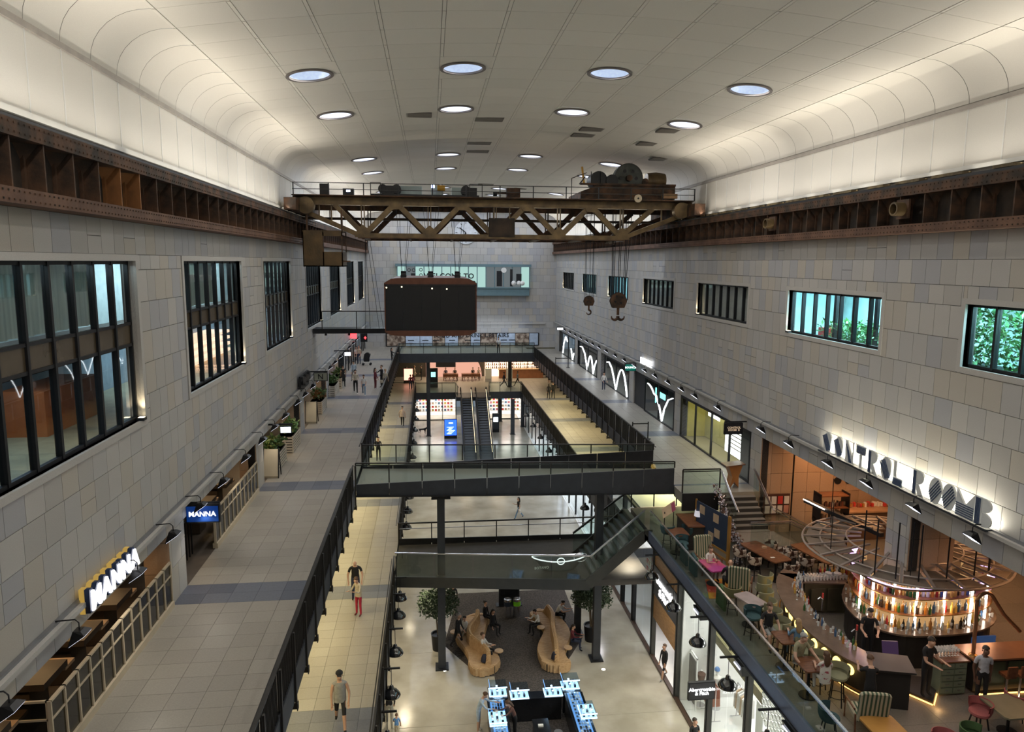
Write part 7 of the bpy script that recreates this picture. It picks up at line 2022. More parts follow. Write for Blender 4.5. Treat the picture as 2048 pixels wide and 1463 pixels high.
t = thing('mural_panel', 'purple starry mural panel on the island bar base with an added glow', 'screen', (12.9, 17.8, HB))
MB().plate([(0, 0), (.42, 0), (.42, .4), (0, .4)], (12.75, 18.0, HB - .35), (1, -.2, 0), (0, .25, 1), (.01, .05, 0)).build('display', emis('purple_mural', (.22, .10, .30), .12), t)  # mural of the island base, its brightness put in as faint emission

# ---- seating
def arm_chair(x, y, rz, label, m, first=[None]):
    if first[0] is None:
        t = thing('striped_armchair', label, 'armchair', (x, y, T), rz, 'striped high back armchairs')
        MB().box(-.36, .36, -.36, .34, .30, .46).build('seat', m, t, world=False, bev=.03)
        mb = MB().plate([(-.36, .40), (.36, .40), (.38, 1.22), (.28, 1.28), (-.28, 1.28), (-.38, 1.22)], (0, .30, 0), (1, 0, 0), (0, .16, 1), (0, .12, 0)); mb.build('backrest', m, t, world=False, bev=.03)
        for s_ in (-1, 1):
            MB().tube([(s_ * .40, -.34, .02), (s_ * .40, -.34, .60), (s_ * .40, .34, .66)], .028, 6).build('arm', WOODD, t, world=False)
            MB().bar((s_ * .36, .36, .02), (s_ * .36, .30, .5), .04).build('leg', WOODD, t, world=False)
        first[0] = t; return t
    return dup(first[0], (x, y, T), rz, label)
STRP = two_tone('striped_fabric', (0.05, 0.085, 0.05), (0.42, 0.37, 0.27), 3.2, 0.9, 0, .35, .55, 0.0, 'WAVE', (1, .15, .15))
arm_chair(10.55, 25.6, 0.1, 'striped high back armchair behind the pink table, back to the notice board', STRP)
arm_chair(10.95, 23.6, PI - .5, 'striped high back armchair on the orange rug', STRP)
arm_chair(11.05, 16.1, 2.9, 'striped high back armchair by the round tan table at the bottom', STRP)
t = MB().prism([(9.75, 23.4), (11.25, 23.35), (11.55, 24.9), (10.2, 24.95)], T, T + .012).build('orange_rug', two_tone('rug_orange_red', (0.45, 0.05, 0.03), (0.55, 0.24, 0.03), .8, .9, 0, .45, .55, 0, 'VORONOI')); tag(t, 'orange and red patterned rug under the armchair seating', 'rug')
VELV = {k: mat('velvet_' + k, c, .85, var=.15) for k, c in (('olive', (0.16, 0.15, 0.07)), ('green', (0.05, 0.10, 0.035)), ('pink', (0.32, 0.09, 0.09)), ('teal', (0.03, 0.07, 0.08)), ('cow', (0.45, 0.38, 0.32)), ('sage', (0.24, 0.23, 0.14)))}
COW = two_tone('cow_print', (0.06, 0.025, 0.015), (0.52, 0.46, 0.40), 4.5, .8, 0, .5, .54, 0)
def tub_chair(x, y, z, rz, label, key, m, hgt, group, store={}):
    """rounded tub back; hgt seat height"""
    k = (key, hgt)
    if k not in store:
        t = thing('tub_chair' if hgt < .6 else 'bar_stool', label, 'chair' if hgt < .6 else 'stool', (x, y, z), rz, group)
        MB().lathe([(.001, .06), (.24, .05), (.25, .0), (.22, -.04), (.001, -.04)], (0, 0, hgt), 16).build('seat', m, t, smooth=True, world=False)
        prof = [(.25, .0), (.29, .12), (.30, .30), (.275, .31), (.25, .12)]
        MB().lathe(prof, (0, 0, hgt), 16, a0=-.15, a1=PI + .15).build('backrest', m, t, smooth=True, world=False)
        for a in (PI / 4, 3 * PI / 4, 5 * PI / 4, 7 * PI / 4):
            MB().bar((.16 * math.cos(a), .16 * math.sin(a), hgt - .03), (.24 * math.cos(a), .24 * math.sin(a), 0), .028).build('leg', BLACK, t, world=False)
        if hgt > .6: MB().tube([(.22 * math.cos(a * PI / 6), .22 * math.sin(a * PI / 6), .24) for a in range(12)], .012, 5, closed=True).build('foot_ring', BLACK, t, world=False)
        store[k] = t; return t
    return dup(store[k], (x, y, z), rz, label, group)
stl = [(11.55, 22.95), (11.20, 22.35), (10.95, 21.7), (10.72, 21.0), (10.58, 20.35), (10.52, 19.7), (10.50, 19.05), (10.55, 18.4), (10.66, 17.75), (10.85, 17.1)]
for i, (x, y) in enumerate(stl):
    a = math.atan2(19.3 - y, 12.8 - x) + PI / 2 + PI
    tub_chair(x, y, T, a + PI - PI, 'sage green bar stool with curved back at the curved bar, %s from the far end' % ORD[i], 'sage', VELV['sage'], .78, 'sage bar stools along the curved bar')
def oval_table(x, y, L, w, h, rz, label, m, cat='table', name='dining_table', z=None, leg=2):
    t = thing(name, label, cat, (x, y, T if z is None else z), rz)
    n = 28
    pl = []
    for k in range(n):
        a = 2 * PI * k / n
        cx_ = max(-1, min(1, 1.35 * math.cos(a))); sy_ = max(-1, min(1, 1.35 * math.sin(a)))
        pl.append((w / 2 * cx_, L / 2 * sy_))
    MB().prism(pl, h - .045, h).build('tabletop', m, t, world=False)
    for s_ in ((-1, 1) if leg == 2 else (0,)):
        MB().tube([(0, s_ * L * .3, .02), (0, s_ * L * .3, h - .04)], .04, 8).build('pedestal', BLACK, t, world=False)
        MB().lathe([(.001, .03), (.24, .03), (.24, 0)], (0, s_ * L * .3, 0), 16).build('base', BLACK, t, world=False)
    return t
for i, (x, y) in enumerate(((12.65, 25.2), (14.55, 24.9))):
    nm = 'left' if i == 0 else 'right'
    oval_table(x, y, 2.0, .85, .92, .25, 'long walnut dining table with rounded end, %s of two, before the stair landing' % nm, WOODD)
    for k, (dx, dy, r) in enumerate(((-.72, .55, PI / 2), (-.68, -.25, PI / 2 + .1), (.72, .6, -PI / 2), (.70, -.2, -PI / 2), (.12, -1.25, PI))):
        c_, s_ = math.cos(.25), math.sin(.25)
        tub_chair(x + dx * c_ - dy * s_, y + dx * s_ + dy * c_, T, r + .25, 'cow print high chair at the %s walnut table, %s of five' % (nm, ['far left', 'near left', 'far right', 'near right', 'near end'][k]), 'cow', COW, .66, 'cow print chairs at the %s walnut table' % nm)
    for k in range(2):
        t2 = thing('table_card', 'small white table card on the %s walnut table, %s' % (nm, 'near end' if k == 0 else 'middle'), 'card', (x + .1 * k, y - .6 + k * .9, T + .92))
        MB().box(t2.location.x - .08, t2.location.x + .08, t2.location.y - .05, t2.location.y + .05, T + .92, T + .925 + .07 * k).build('card', WHITE if k == 0 else HANG[4], t2)
oval_table(9.95, 27.5, .9, .8, .92, 0, 'round walnut high table near the top of the stair', WOODD, leg=1)
oval_table(10.35, 21.45, 1.0, .62, .92, .3, 'small pale marble topped table by the balustrade', mat('marble_rose', (0.35, 0.28, 0.27), .2, var=.2), leg=1)
oval_table(10.35, 24.55, 1.1, .75, .75, .1, 'pink and violet topped table between the striped armchairs', two_tone('pink_top', (0.42, 0.06, 0.25), (0.55, 0.12, 0.12), 1.0, .2, 0, .45, .6, 0), leg=1)
oval_table(10.30, 18.95, .75, .6, .95, 0, 'narrow dark high table of the seated couple by the rail', WOODD, leg=1)
oval_table(10.25, 17.5, .75, .6, .95, 0, 'narrow dark high table of the older couple by the rail', WOODD, leg=1)
oval_table(10.95, 15.2, .85, .85, .62, 0, 'round tan wooden table at the bottom of the picture', mat('tan_top', (0.45, 0.23, 0.06), .35, var=.1), leg=1)
oval_table(14.55, 15.5, 1.0, 1.0, .72, 0, 'round grey green table at the bottom right corner', mat('grey_green_top', (0.16, 0.15, 0.10), .3, var=.1), leg=1)
for i, (x, y, r, k, lb) in enumerate(((9.95, 26.8, .5, 'teal', 'dark slim high chair in front of the round high table'), (9.75, 28.1, 2.8, 'teal', 'dark slim high chair behind the round high table'), (10.5, 27.9, -1.3, 'teal', 'teal high chair right of the round high table'),
                                (10.1, 22.3, 2.9, 'olive', 'dark bentwood chair behind the marble table'), (10.1, 20.7, .2, 'teal', 'dark high chair in front of the marble table'))):
    tub_chair(x, y, T, r, lb, k, VELV[k], .68, 'dark high chairs on the terrace')
for i, (x, y, r, k, lb) in enumerate(((12.95, 14.75, .4, 'green', 'green velvet tub chair at the bottom edge'), (12.1, 14.6, -.6, 'pink', 'pink velvet tub chair at the bottom edge'), (11.75, 14.4, .9, 'teal', 'teal velvet tub chair at the bottom edge'),
                                (13.9, 15.7, -1.3, 'pink', 'dark pink tub chair beside the grey green table'), (14.9, 14.9, .6, 'olive', 'dark brown tub chair at the bottom right corner'), (15.2, 16.0, 2.4, 'pink', 'rose tub chair behind the grey green table'), (9.95, 15.9, 1.2, 'teal', 'dark teal tub chair behind the balustrade at the bottom'))):
    tub_chair(x, y, T, r, lb, k, VELV[k], .44, 'velvet tub chairs')
# notice board with tinsel garland, desk and lamp, framed menus, shelves
t = thing('notice_board', 'blue notice board in an orange brown frame with pinned sheets', 'board', (11.6, 27.0, T))
a, b = Vector((11.05, 28.3, 0)), Vector((11.55, 26.2, 0)); u = (b - a).normalized()
def bp_(s_, z): return (a.x + u.x * s_, a.y + u.y * s_, T + z)
Lb = (b - a).length
MB().plate([(0, .5), (Lb, .5), (Lb, 1.95), (0, 1.95)], (a.x, a.y, T), tuple(u), (0, 0, 1), (.03, 0, 0)).build('blue_panel', mat('board_blue', (0.02, 0.035, 0.07), .7), t)
for s0, s1, z0, z1 in ((-.06, 0, 0, 2.0), (Lb, Lb + .14, 0, 2.0), (0, Lb, .42, .5), (0, Lb, .12, .2)):
    MB().plate([(s0, z0), (s1, z0), (s1, z1), (s0, z1)], (a.x - .02, a.y, T), tuple(u), (0, 0, 1), (.06, 0, 0)).build('frame', mat('frame_orange', (0.30, 0.15, 0.03), .5), t)
for s0, z0 in ((.25, 1.5), (1.2, 1.45), (1.3, .85), (.9, .6)):
    MB().plate([(s0, z0), (s0 + .35, z0), (s0 + .35, z0 + .35), (s0, z0 + .35)], (a.x - .012, a.y, T), tuple(u), (0, 0, 1), (.01, 0, 0)).build('pinned_sheet', HANG[4], t)
t = thing('tinsel_garland', 'silver and brown baubled garland hanging down beside the stair', 'garland', (12.2, 28, T + 1))
mb = MB()
pth = [Vector(p) for p in ((12.2, 29.1, GR + .35), (12.32, 28.2, -10.5), (12.25, 27.2, -10.9), (12.2, 26.3, -11.1), (11.95, 26.1, -11.75))]
for i in range(420):
    f = random.random() * (len(pth) - 1.001); k = int(f); p = pth[k].lerp(pth[k + 1], f - k)
    p = p + Vector((random.gauss(0, .09), random.gauss(0, .09), random.gauss(0, .11) - .05)); p.z = max(p.z, T + .06)
    mb.ball(tuple(p), random.uniform(.025, .06), 5, random.randrange(3))
mb.build('baubles', [mat('bauble_silver', (.6, .6, .68), .15, .9), mat('bauble_brown', (.16, .09, .07), .4, .3), mat('bauble_pale', (.45, .42, .50), .3, .5)], t, kind='stuff')
t = thing('reception_desk', 'dark reception desk behind the notice board', 'desk', (10.9, 28.6, T))
MB().box(10.55, 11.3, 27.7, 29.2, T, T + 1.0).build('body', mat('desk_dark', (0.03, 0.028, 0.026), .5), t); MB().box(10.5, 11.35, 27.65, 29.25, T + 1.0, T + 1.05).build('desk_top', WOODD, t)
t = thing('table_lamp', 'white shaded table lamp on the reception desk', 'lamp', (11.1, 28.2, T + 1.05))
MB().lathe([(.17, .25), (.14, .50), (.13, .50), (.16, .25)], (11.1, 28.2, T + 1.05), 16).build('lamp_shade', mat('shade_white', (.6, .6, .65), .8, emit=(.8, .8, .9), es=.35), t, smooth=True); MB().tube([(11.1, 28.2, T + 1.05), (11.1, 28.2, T + 1.4)], .02, 6).build('stem', CHROME, t)
t = thing('tilted_menu', 'tilted pink and white menu lectern near the stair top', 'lectern', (10.1, 28.9, T))
MB().plate([(-.3, 0), (.3, 0), (.3, .35), (-.3, .35)], (10.1, 28.9, T + 1.15), (1, .2, .55), (0, .6, 1), (0, .03, 0)).build('menu_plate', HANG[4], t)
for x in (9.9, 10.3): MB().bar((x, 28.95, T), (x, 28.95, T + 1.25), .03).build('leg', BLACK, t)
MB().plate([(.12, .02), (.28, .02), (.28, .33), (.12, .33)], (10.1, 28.89, T + 1.15), (1, .2, .55), (0, .6, 1), (0, -.01, 0)).build('pink_patch', mat('maroon', (.25, .03, .08), .6), t)
t = thing('framed_menus', 'brown framed case with eight menu sheets on the pier beside the stair', 'frame', (14.95, 29.2, -10.4))
MB().box(14.40, 15.62, 29.15, 29.2, -10.92, -9.98).build('case', mat('case_brown', (.07, .03, .02), .4), t)
for i in range(4):
    for j in range(2):
        MB().box(14.48 + i * .29, 14.70 + i * .29, 29.12, 29.15, -10.84 + j * .42, -10.50 + j * .42).build('menu_sheet', REDS if (i, j) == (2, 1) else (mat('sheet_pink', (.50, .25, .20), .7) if (i, j) == (3, 0) else HANG[2]), t)
t = thing('glassware_shelf', 'dark crowded service shelf with warm lit lower bay beside the pier', 'shelf', (16.8, 27.8, T))
for i in range(5): MB().box(16.1, 17.4, 27.5, 28.1, T + .1 + i * .52, T + .14 + i * .52).build('shelf', WOODD, t)
for x in (16.1, 17.36): MB().box(x, x + .04, 27.5, 28.1, T, T + 2.3).build('side', BLACK, t)
MB().box(16.1, 17.4, 28.06, 28.1, T + .1, T + 1.0).build('lit_back', AMB, t)
lamp('AREA', 'shelf_lamp', (16.75, 27.7, T + 1.1), 6, (1, .75, .5), .8)
for i in range(48):
    o = MB().cbox((16.22 + (i % 12) * .10, 27.65 + .2 * random.random(), T + .14 + (i // 12) * .52 + .1), (.07, .07, .12 + .12 * random.random())).build('stacked_item', random.choice([HANG[1], HANG[0], WHITE, SPIRIT[5], HANG[4]])); tag(o, 'small jar on the crowded service shelf, %s along the %s shelf' % (nth(i % 12), ORD[i // 12]), 'jar', 'jars on the service shelf')
# pass counter at the back with clutter
t = thing('kitchen_pass', 'lit wooden pass counter along the back tan wall of the bar', 'counter', (19.3, 28.4, T))
MB().box(17.6, 22.5, 28.1, 28.9, T, T + 1.25).build('body', mat('pass_brown', (.10, .06, .04), .5), t); MB().box(17.5, 22.6, 28.0, 29.0, T + 1.25, T + 1.32).build('counter_top', mat('pass_top', (.45, .28, .17), .4), t)
for i in range(40):
    o = MB().cbox((17.9 + i * .11, 28.5 + .2 * random.random(), T + 1.32 + .09), (.09, .12, .12 + .12 * random.random())).build('pass_item', random.choice([HANG[0], HANG[1], HANG[4], WHITE, REDS, SPIRIT[0]])); tag(o, 'small container on the back pass counter, %s from the left' % nth(i), 'container', 'containers on the back pass counter')
for i, (x, z, m) in enumerate(((17.9, -9.5, BLACK), (18.4, -9.5, BLACK), (20.0, -9.5, REDS), (20.7, -9.45, BLACK), (21.3, -9.5, HANG[1]))):
    t2 = thing('wall_plaque', ['left round black wall plaque in the back bar', 'second round black wall plaque in the back bar', 'small red wall notice in the back bar', 'round black wall dial in the back bar', 'brown bag on the back bar wall'][i], 'plaque', (x, 29.3, z))
    MB().lathe([(.001, -.03), (.16, -.03), (.16, .03)], (x, 29.32, z), 12, axis='y').build('plaque_face', m, t2)
# star shaped timber stand at the head of the stair
t = thing('star_lectern', 'orange brown star shaped wooden lectern at the head of the gallery stair', 'lectern', (13.35, 30.3, GR))
MB().plate([(-.20, 0), (0, .28), (.22, -.0), (.20, .50), (.36, 1.0), (-.30, 1.02), (-.10, .50)], (13.30, 29.75, GR), (1, .1, 0), (0, 0, 1), (0, .5, 0)).build('star_panel', mat('star_wood', (.32, .14, .04), .5, var=.15), t)
MB().plate([(-.45, 1.0), (.45, 1.06), (.45, 1.10), (-.45, 1.04)], (13.30, 29.65, GR), (1, .1, 0), (0, 0, 1), (0, .65, 0)).build('lectern_top', WOODD, t)
# teal jackets / plants behind the glass rail
for i, (y, m) in enumerate(((26.3, VELV['teal']), (25.3, VELV['teal']), (22.6, VELV['green']))):
    t = thing('draped_coat', ['dark teal coat over the rail side seat, far one', 'dark teal coat over the rail side seat, near one', 'green bag hanging behind the glass rail'][i], 'coat', (9.85, y, T))
    MB().plate([(-.35, 0.1), (.35, .1), (.32, .75), (.1, .9), (-.3, .8)], (9.80, y, T), (0, 1, 0), (0, 0, 1), (.10, 0, 0)).build('cloth', m, t)

# planting behind the two lit right windows
for k, (ya, yb) in enumerate(((12.5, 21.2), (22.6, 26.4))):
    t = thing('indoor_planting', ['dense bright green foliage behind the nearest right window', 'low green leafy plants behind the second right window'][k], 'plant', (XR + 1.3, (ya + yb) / 2, -2.95))
    n = 5200 if k == 0 else 1500
    mb = MB()
    for i in range(n):
        p = Vector((XR + 1.3 + random.gauss(0, .45), random.uniform(ya, yb), -2.9 + random.random() * (1.75 if k == 0 else .75)))
        if p.x < XR + .5: continue
        d = Vector((random.gauss(-.3, .6), random.gauss(0, 1), random.gauss(.2, .6))).normalized(); s_ = d.cross(Vector((random.random(), random.random(), 1))).normalized()
        L = random.uniform(.10, .22); w = L * .25
        mb.add([p, p + d * L * .5 + s_ * w, p + d * L, p + d * L * .5 - s_ * w], [(0, 1, 2, 3)], random.randrange(3))
    mb.build('foliage', [LEAFM[0], LEAFM[3], mat('leaf_vivid', (.25, .62, .30), .5, var=.3, scale=5)], t, kind='stuff')  # third, brighter leaf green is mixed in at random
    MB().box(XR + .8, XR + 1.9, ya - .2, yb + .2, -3.0, -2.85).build('trough', BLACK, t)
t = thing('red_seat', 'small red seat behind the second right window', 'seat', (XR + 1.2, 26.6, -2.95)); MB().box(XR + .9, XR + 1.5, 26.2, 26.9, -2.95, -2.45).build('seat_block', REDS, t)
for y in (22.9, 24.2, 25.4): MB().box(XR + .7, XR + .8, y, y + .16, -3, -.72).build('wall_stanchion_%d' % int(y), BLACK, kind='structure')

# ================================================================== PEOPLE AND THE DOG
SKIN = {'l': mat('skin_light', (0.52, 0.31, 0.22), .55, var=.04), 'm': mat('skin_mid', (0.36, 0.20, 0.13), .55, var=.04), 'd': mat('skin_dark', (0.12, 0.06, 0.04), .55, var=.04)}
HAIR = {'dark': mat('hair_dark', (0.018, 0.013, 0.010), .6), 'brown': mat('hair_brown', (0.09, 0.045, 0.022), .6), 'fair': mat('hair_fair', (0.34, 0.22, 0.11), .6), 'grey': mat('hair_grey', (0.30, 0.29, 0.28), .6)}
FAB = {}
FCOL = {'black': (.012, .012, .014), 'white': (.62, .61, .58), 'grey': (.27, .27, .26), 'cream': (.48, .42, .32), 'red': (.42, .02, .05), 'maroon': (.13, .02, .03), 'navy': (.03, .04, .08), 'denim': (.06, .11, .20), 'khaki': (.26, .24, .15),
        'pinkish': (.46, .36, .31), 'pink': (.55, .15, .28), 'blue': (.10, .25, .55), 'sky': (.38, .47, .56), 'skin': None, 'camo': (.34, .32, .27), 'floral': None, 'pale': (.40, .42, .48), 'brown': (.10, .06, .04)}
def fab(k):
    if k not in FAB:
        FAB[k] = two_tone('floral_cloth', (.60, .57, .52), (.30, .05, .07), 9, .85, 0, .55, .6, 0) if k == 'floral' else mat('cloth_%s' % k, FCOL[k], .85, var=.15, scale=12)
    return FAB[k]
def rotx(v, a): return Vector((v[0], v[1] * math.cos(a) - v[2] * math.sin(a), v[1] * math.sin(a) + v[2] * math.cos(a)))

def person(feet, h, face, label, top='black', bottom='black', pose='stand', skin='l', hair='dark', hs='short', sleeves='short', legs='long',
           lean=0.0, arms=((8, 20), (8, 20)), step=0.0, seat=.46, bag=None, build=1.0, look=0.12, shoes='black', sex='m', extra=None):
    """feet: point under the body; face: heading in degrees, 0 = towards the camera (-Y), positive turns to +X"""
    t = thing('person', label, 'person', feet, math.radians(face))
    s = h / 1.75
    b = build * (1.0 if sex == 'm' else .90)
    V = []; E = []; R = []; G = []      # vertices, edges, radii, region
    def add(p, r, g, par=None):
        V.append(Vector(p) * s); R.append((r[0] * s, r[1] * s) if isinstance(r, tuple) else (r * s, r * s)); G.append(g)
        if par is not None: E.append((par, len(V) - 1))
        return len(V) - 1
    sit = pose == 'sit'
    pz = (seat / s + .10) if sit else .95
    la = math.radians(lean)
    def up(z, y=0.0, x=0.0):     # spine point, leaning forward (to -Y) about the pelvis
        q = rotx(Vector((0, y, z)), la); return (x, q.y, q.z + pz)
    pel = add((0, 0, pz), (.155 * b, .115 * b), 'b')
    wai = add(up(.16), (.130 * b, .100 * b), 't', pel)
    che = add(up(.34), (.150 * b, .112 * b), 't', wai)
    sho = add(up(.46), (.105 * b, .085), 't', che)
    nek = add(up(.535, -.005), .050, 's', sho)
    hd = look + la * .6
    nb = Vector(up(.565, -.01))
    def hp(y, z): q = rotx(Vector((0, y, z)), hd * .9); return (0, nb.y + q.y, nb.z + q.z)
    jaw = add(hp(-.018, .045), (.070, .078), 's', nek)
    mid = add(hp(-.010, .115), (.090, .104), 's', jaw)
    crn = add(hp(.006, .190), (.080, .094), 's', mid)
    nose = add(hp(-.126, .098), .013, 's', mid)
    # legs
    foot = []
    for sd in (-1, 1):
        hip = add((sd * .095, 0, pz - .03), .088 * b, 'b', pel)
        if sit:
            ty = -.42; kz = pz - .02; sp = .16 + .03 * sd
            kn = add((sd * sp * .8, ty, kz), .062, 'l1', hip)
            thm = None
            an = add((sd * (sp * .8), ty - .02 + .10 * (sd > 0), max(kz - .44, .08 if seat < .6 else .30)), .042, 'l2', kn)
            to = add((V[an].x / s, V[an].y / s - .13, V[an].z / s - .045), .036, 'f', an)
        else:
            a = step * sd
            ky = -.5 * math.sin(math.radians(a)) - .015; kz = pz - .03 - .42 * math.cos(math.radians(a))
            kn = add((sd * .10, ky, kz), .062 * b, 'l1', hip)
            a2 = a - (abs(step) * .9 if a < 0 else 0) * 1.0
            ay = ky + -.42 * math.sin(math.radians(a2)) + .015; az = kz - .42 * math.cos(math.radians(a2))
            an = add((sd * .11, ay, max(az, .075)), .042, 'l2', kn)
            to = add((sd * .125, V[an].y / s - .13, V[an].z / s - .04), .034, 'f', an)
    # arms: (raise forward deg, elbow bend deg)
    shp = Vector(up(.43)); shw = .175 * b
    for k, sd in enumerate((-1, 1)):
        f, e = arms[k][0], arms[k][1]; ou = arms[k][2] if len(arms[k]) > 2 else 7
        S0 = add((sd * shw, shp.y, shp.z), .056 * b, 't', sho)
        fa, oa = math.radians(f), math.radians(ou)
        d1 = Vector((sd * math.sin(oa), -math.sin(fa) * math.cos(oa), -math.cos(fa) * math.cos(oa)))
        el = Vector((sd * (shw + .01), shp.y, shp.z)) + d1 * .29
        S1 = add(el, .040 * b, 'a1', S0)
        fb = fa + math.radians(e)
        d2 = Vector((-sd * .25 * math.sin(math.radians(e)), -math.sin(fb), -math.cos(fb))).normalized()
        wr = el + d2 * .25
        S2 = add(wr, .027, 'a2', S1)
        pm = wr + d2 * .075
        S3 = add(pm, (.034, .020), 'h', S2)
        w = Vector((1, 0, 0)) if abs(d2.x) < .8 else Vector((0, 1, 0))
        for q, (o_, L) in enumerate(((-.026, .070), (-.009, .080), (.009, .076), (.026, .060))):
            F1 = add(pm + w * o_ + d2 * .035, .010, 'h', S3)
            add(pm + w * o_ * 1.15 + d2 * (.035 + L * .5) + Vector((0, -.010, 0)), .0085, 'h', F1)
            add(pm + w * o_ * 1.15 + d2 * (.03 + L * .9) + Vector((0, -.028, 0)), .0075, 'h', len(V) - 1)
        T1 = add(wr + d2 * .03 - w * sd * .035, .011, 'h', S2)
        add(wr + d2 * .07 - w * sd * .052, .009, 'h', T1)
    me = bpy.data.meshes.new('body'); me.from_pydata([tuple(v) for v in V], E, [])
    o = bpy.data.objects.new('body', me); C.objects.link(o)
    sk = o.modifiers.new('skin', 'SKIN'); sk.use_smooth_shade = True
    ly = me.skin_vertices[0].data
    for i, r in enumerate(R): ly[i].radius = r; ly[i].use_root = (i == 0)
    ss = o.modifiers.new('sub', 'SUBSURF'); ss.levels = 1; ss.render_levels = 1
    dg = bpy.context.evaluated_depsgraph_get()
    nm = bpy.data.meshes.new_from_object(o.evaluated_get(dg)); nm.name = 'body'
    bpy.data.objects.remove(o)
    mats = [SKIN[skin], fab(top), fab(bottom) if bottom != 'skin' else SKIN[skin], fab(shoes)]
    nm.materials.clear()
    for m in mats: nm.materials.append(m)
    npoly = len(nm.polygons)
    co_ = np.empty(len(nm.vertices) * 3, np.float32); nm.vertices.foreach_get('co', co_); co_ = co_.reshape(-1, 3)
    cen = np.array([co_[list(p.vertices)].mean(0) for p in nm.polygons])
    A = np.array([V[a] for a, _ in E]); Bv = np.array([V[c] for _, c in E]) - A
    tt = np.clip(((cen[:, None] - A) * Bv).sum(2) / (Bv ** 2).sum(1), 0, 1)
    D = ((cen[:, None] - (A + tt[..., None] * Bv)) ** 2).sum(2)
    best = D.argmin(1); tb = tt[np.arange(npoly), best]
    rg = {'b': 2, 't': 1, 's': 0, 'f': 3, 'h': 0}
    idx = []
    for k in range(npoly):
        g = G[E[best[k]][1]]; f = tb[k]
        if g == 'a1': m = 0 if sleeves == 'none' else (1 if sleeves == 'long' or f < .55 else 0)
        elif g == 'a2': m = 1 if sleeves == 'long' and f < .95 else 0
        elif g == 'l1': m = 2 if legs != 'skin' else 0
        elif g == 'l2': m = 2 if legs == 'long' else 0
        elif g == 's': m = 0 if f > .35 or G[E[best[k]][0]] != 't' else 1
        elif g == 't' and G[E[best[k]][0]] == 'b': m = 1 if f > .25 else 2
        else: m = rg.get(g, 0)
        idx.append(m)
    nm.polygons.foreach_set('material_index', idx); nm.update()
    nm.polygons.foreach_set('use_smooth', [True] * npoly)
    bo = bpy.data.objects.new('body', nm); C.objects.link(bo); bo.parent = t
    # hair, eyes, ears
    c = Vector(hp(.012, .135)) * s
    Rm = Matrix.Translation(c) @ Matrix.Rotation(hd * .9, 4, 'X')
    def hpart(mb, name, m): mb.xf(Rm); mb.build(name, m, t, smooth=True, world=False)
    if hs in ('short', 'long', 'bun'):
        mb = MB(); n = 12
        for i in range(6):
            for k in range(n):
                th = PI * .56 * i / 5; a = 2 * PI * k / n
                r = .110 * s; fr = math.sin(a) < -.3
                if fr: th *= .50
                mb.v.append((r * .86 * math.sin(th) * math.cos(a), r * 1.08 * math.sin(th) * math.sin(a) + .008 * s, r * 1.02 * math.cos(th) + .022 * s))
        for i in range(5):
            for k in range(n): mb.f.append((i * n + k, (i + 1) * n + k, (i + 1) * n + (k + 1) % n, i * n + (k + 1) % n)); mb.m.append(0)
        hpart(mb, 'hair', HAIR[hair])
        if hs == 'long':
            mb = MB().ball((0, .085 * s, -.13 * s), .10 * s, 10, sq=(.95, .42, 1.9)); hpart(mb, 'long_hair', HAIR[hair])
        if hs == 'bun': hpart(MB().ball((0, .10 * s, .07 * s), .045 * s, 8), 'hair_bun', HAIR[hair])
    elif hs == 'cap':
        hpart(MB().lathe([(.103 * s, .045 * s), (.100 * s, .08 * s), (.06 * s, .125 * s), (.001, .135 * s)], n=14), 'cap', fab('black'))
        hpart(MB().prism([(-.07 * s, -.07 * s), (.07 * s, -.07 * s), (.05 * s, -.17 * s), (-.05 * s, -.17 * s)], .045 * s, .055 * s), 'cap_peak', fab('black'))
    for sd in (-1, 1):
        hpart(MB().ball((sd * .032 * s, -.098 * s, -.010 * s), .010 * s, 6), 'eye', HAIR['dark'])
        hpart(MB().ball((sd * .086 * s, .005 * s, -.03 * s), .022 * s, 6, sq=(.5, .8, 1.3)), 'ear', SKIN[skin])
    hpart(MB().ball((0, -.094 * s, -.078 * s), .022 * s, 6, sq=(1.1, .35, .3)), 'mouth', mat('lips', (.30, .10, .08), .6))
    if extra in ('dress', 'coat', 'loose', 'skirt', 'apron'):
        z0, z1, r0, r1 = {'dress': (.50, 1.0, .20, .155), 'coat': (.55, 1.30, .21, .165), 'loose': (.86, 1.33, .175, .165), 'skirt': (.55, .98, .24, .15), 'apron': (.5, 1.2, .19, .16)}[extra]
        if sit: z0 = pz - .12; z1 = pz + .34
        mb = MB().lathe([(r0, z0), ((r0 + r1) / 2, (z0 + z1) / 2), (r1, z1), (r1 * .8, z1 + .06)], n=16)
        mb.v = [(x * s * 1.0 * b, y * s * .72 * b, z * s) for x, y, z in mb.v]
        mb.build('garment', fab(top if extra != 'skirt' else bottom), t, smooth=True, world=False)
    if bag:
        mb = MB().box(-.15, .15, -.06, .06, .62, .86); mb.v = [((x + .30) * s, y * s, z * s) for x, y, z in mb.v]
        bo2 = mb.build('carried_bag', fab(bag), t, world=False, bev=.01)
        MB().tube([(.30 * s, 0, .86 * s), (.24 * s, 0, 1.1 * s), (.18 * s, 0, 1.42 * s)], .008, 5).build('bag_strap', fab(bag), t, world=False)
    return t

WK = ((22, 18), (-20, 10))
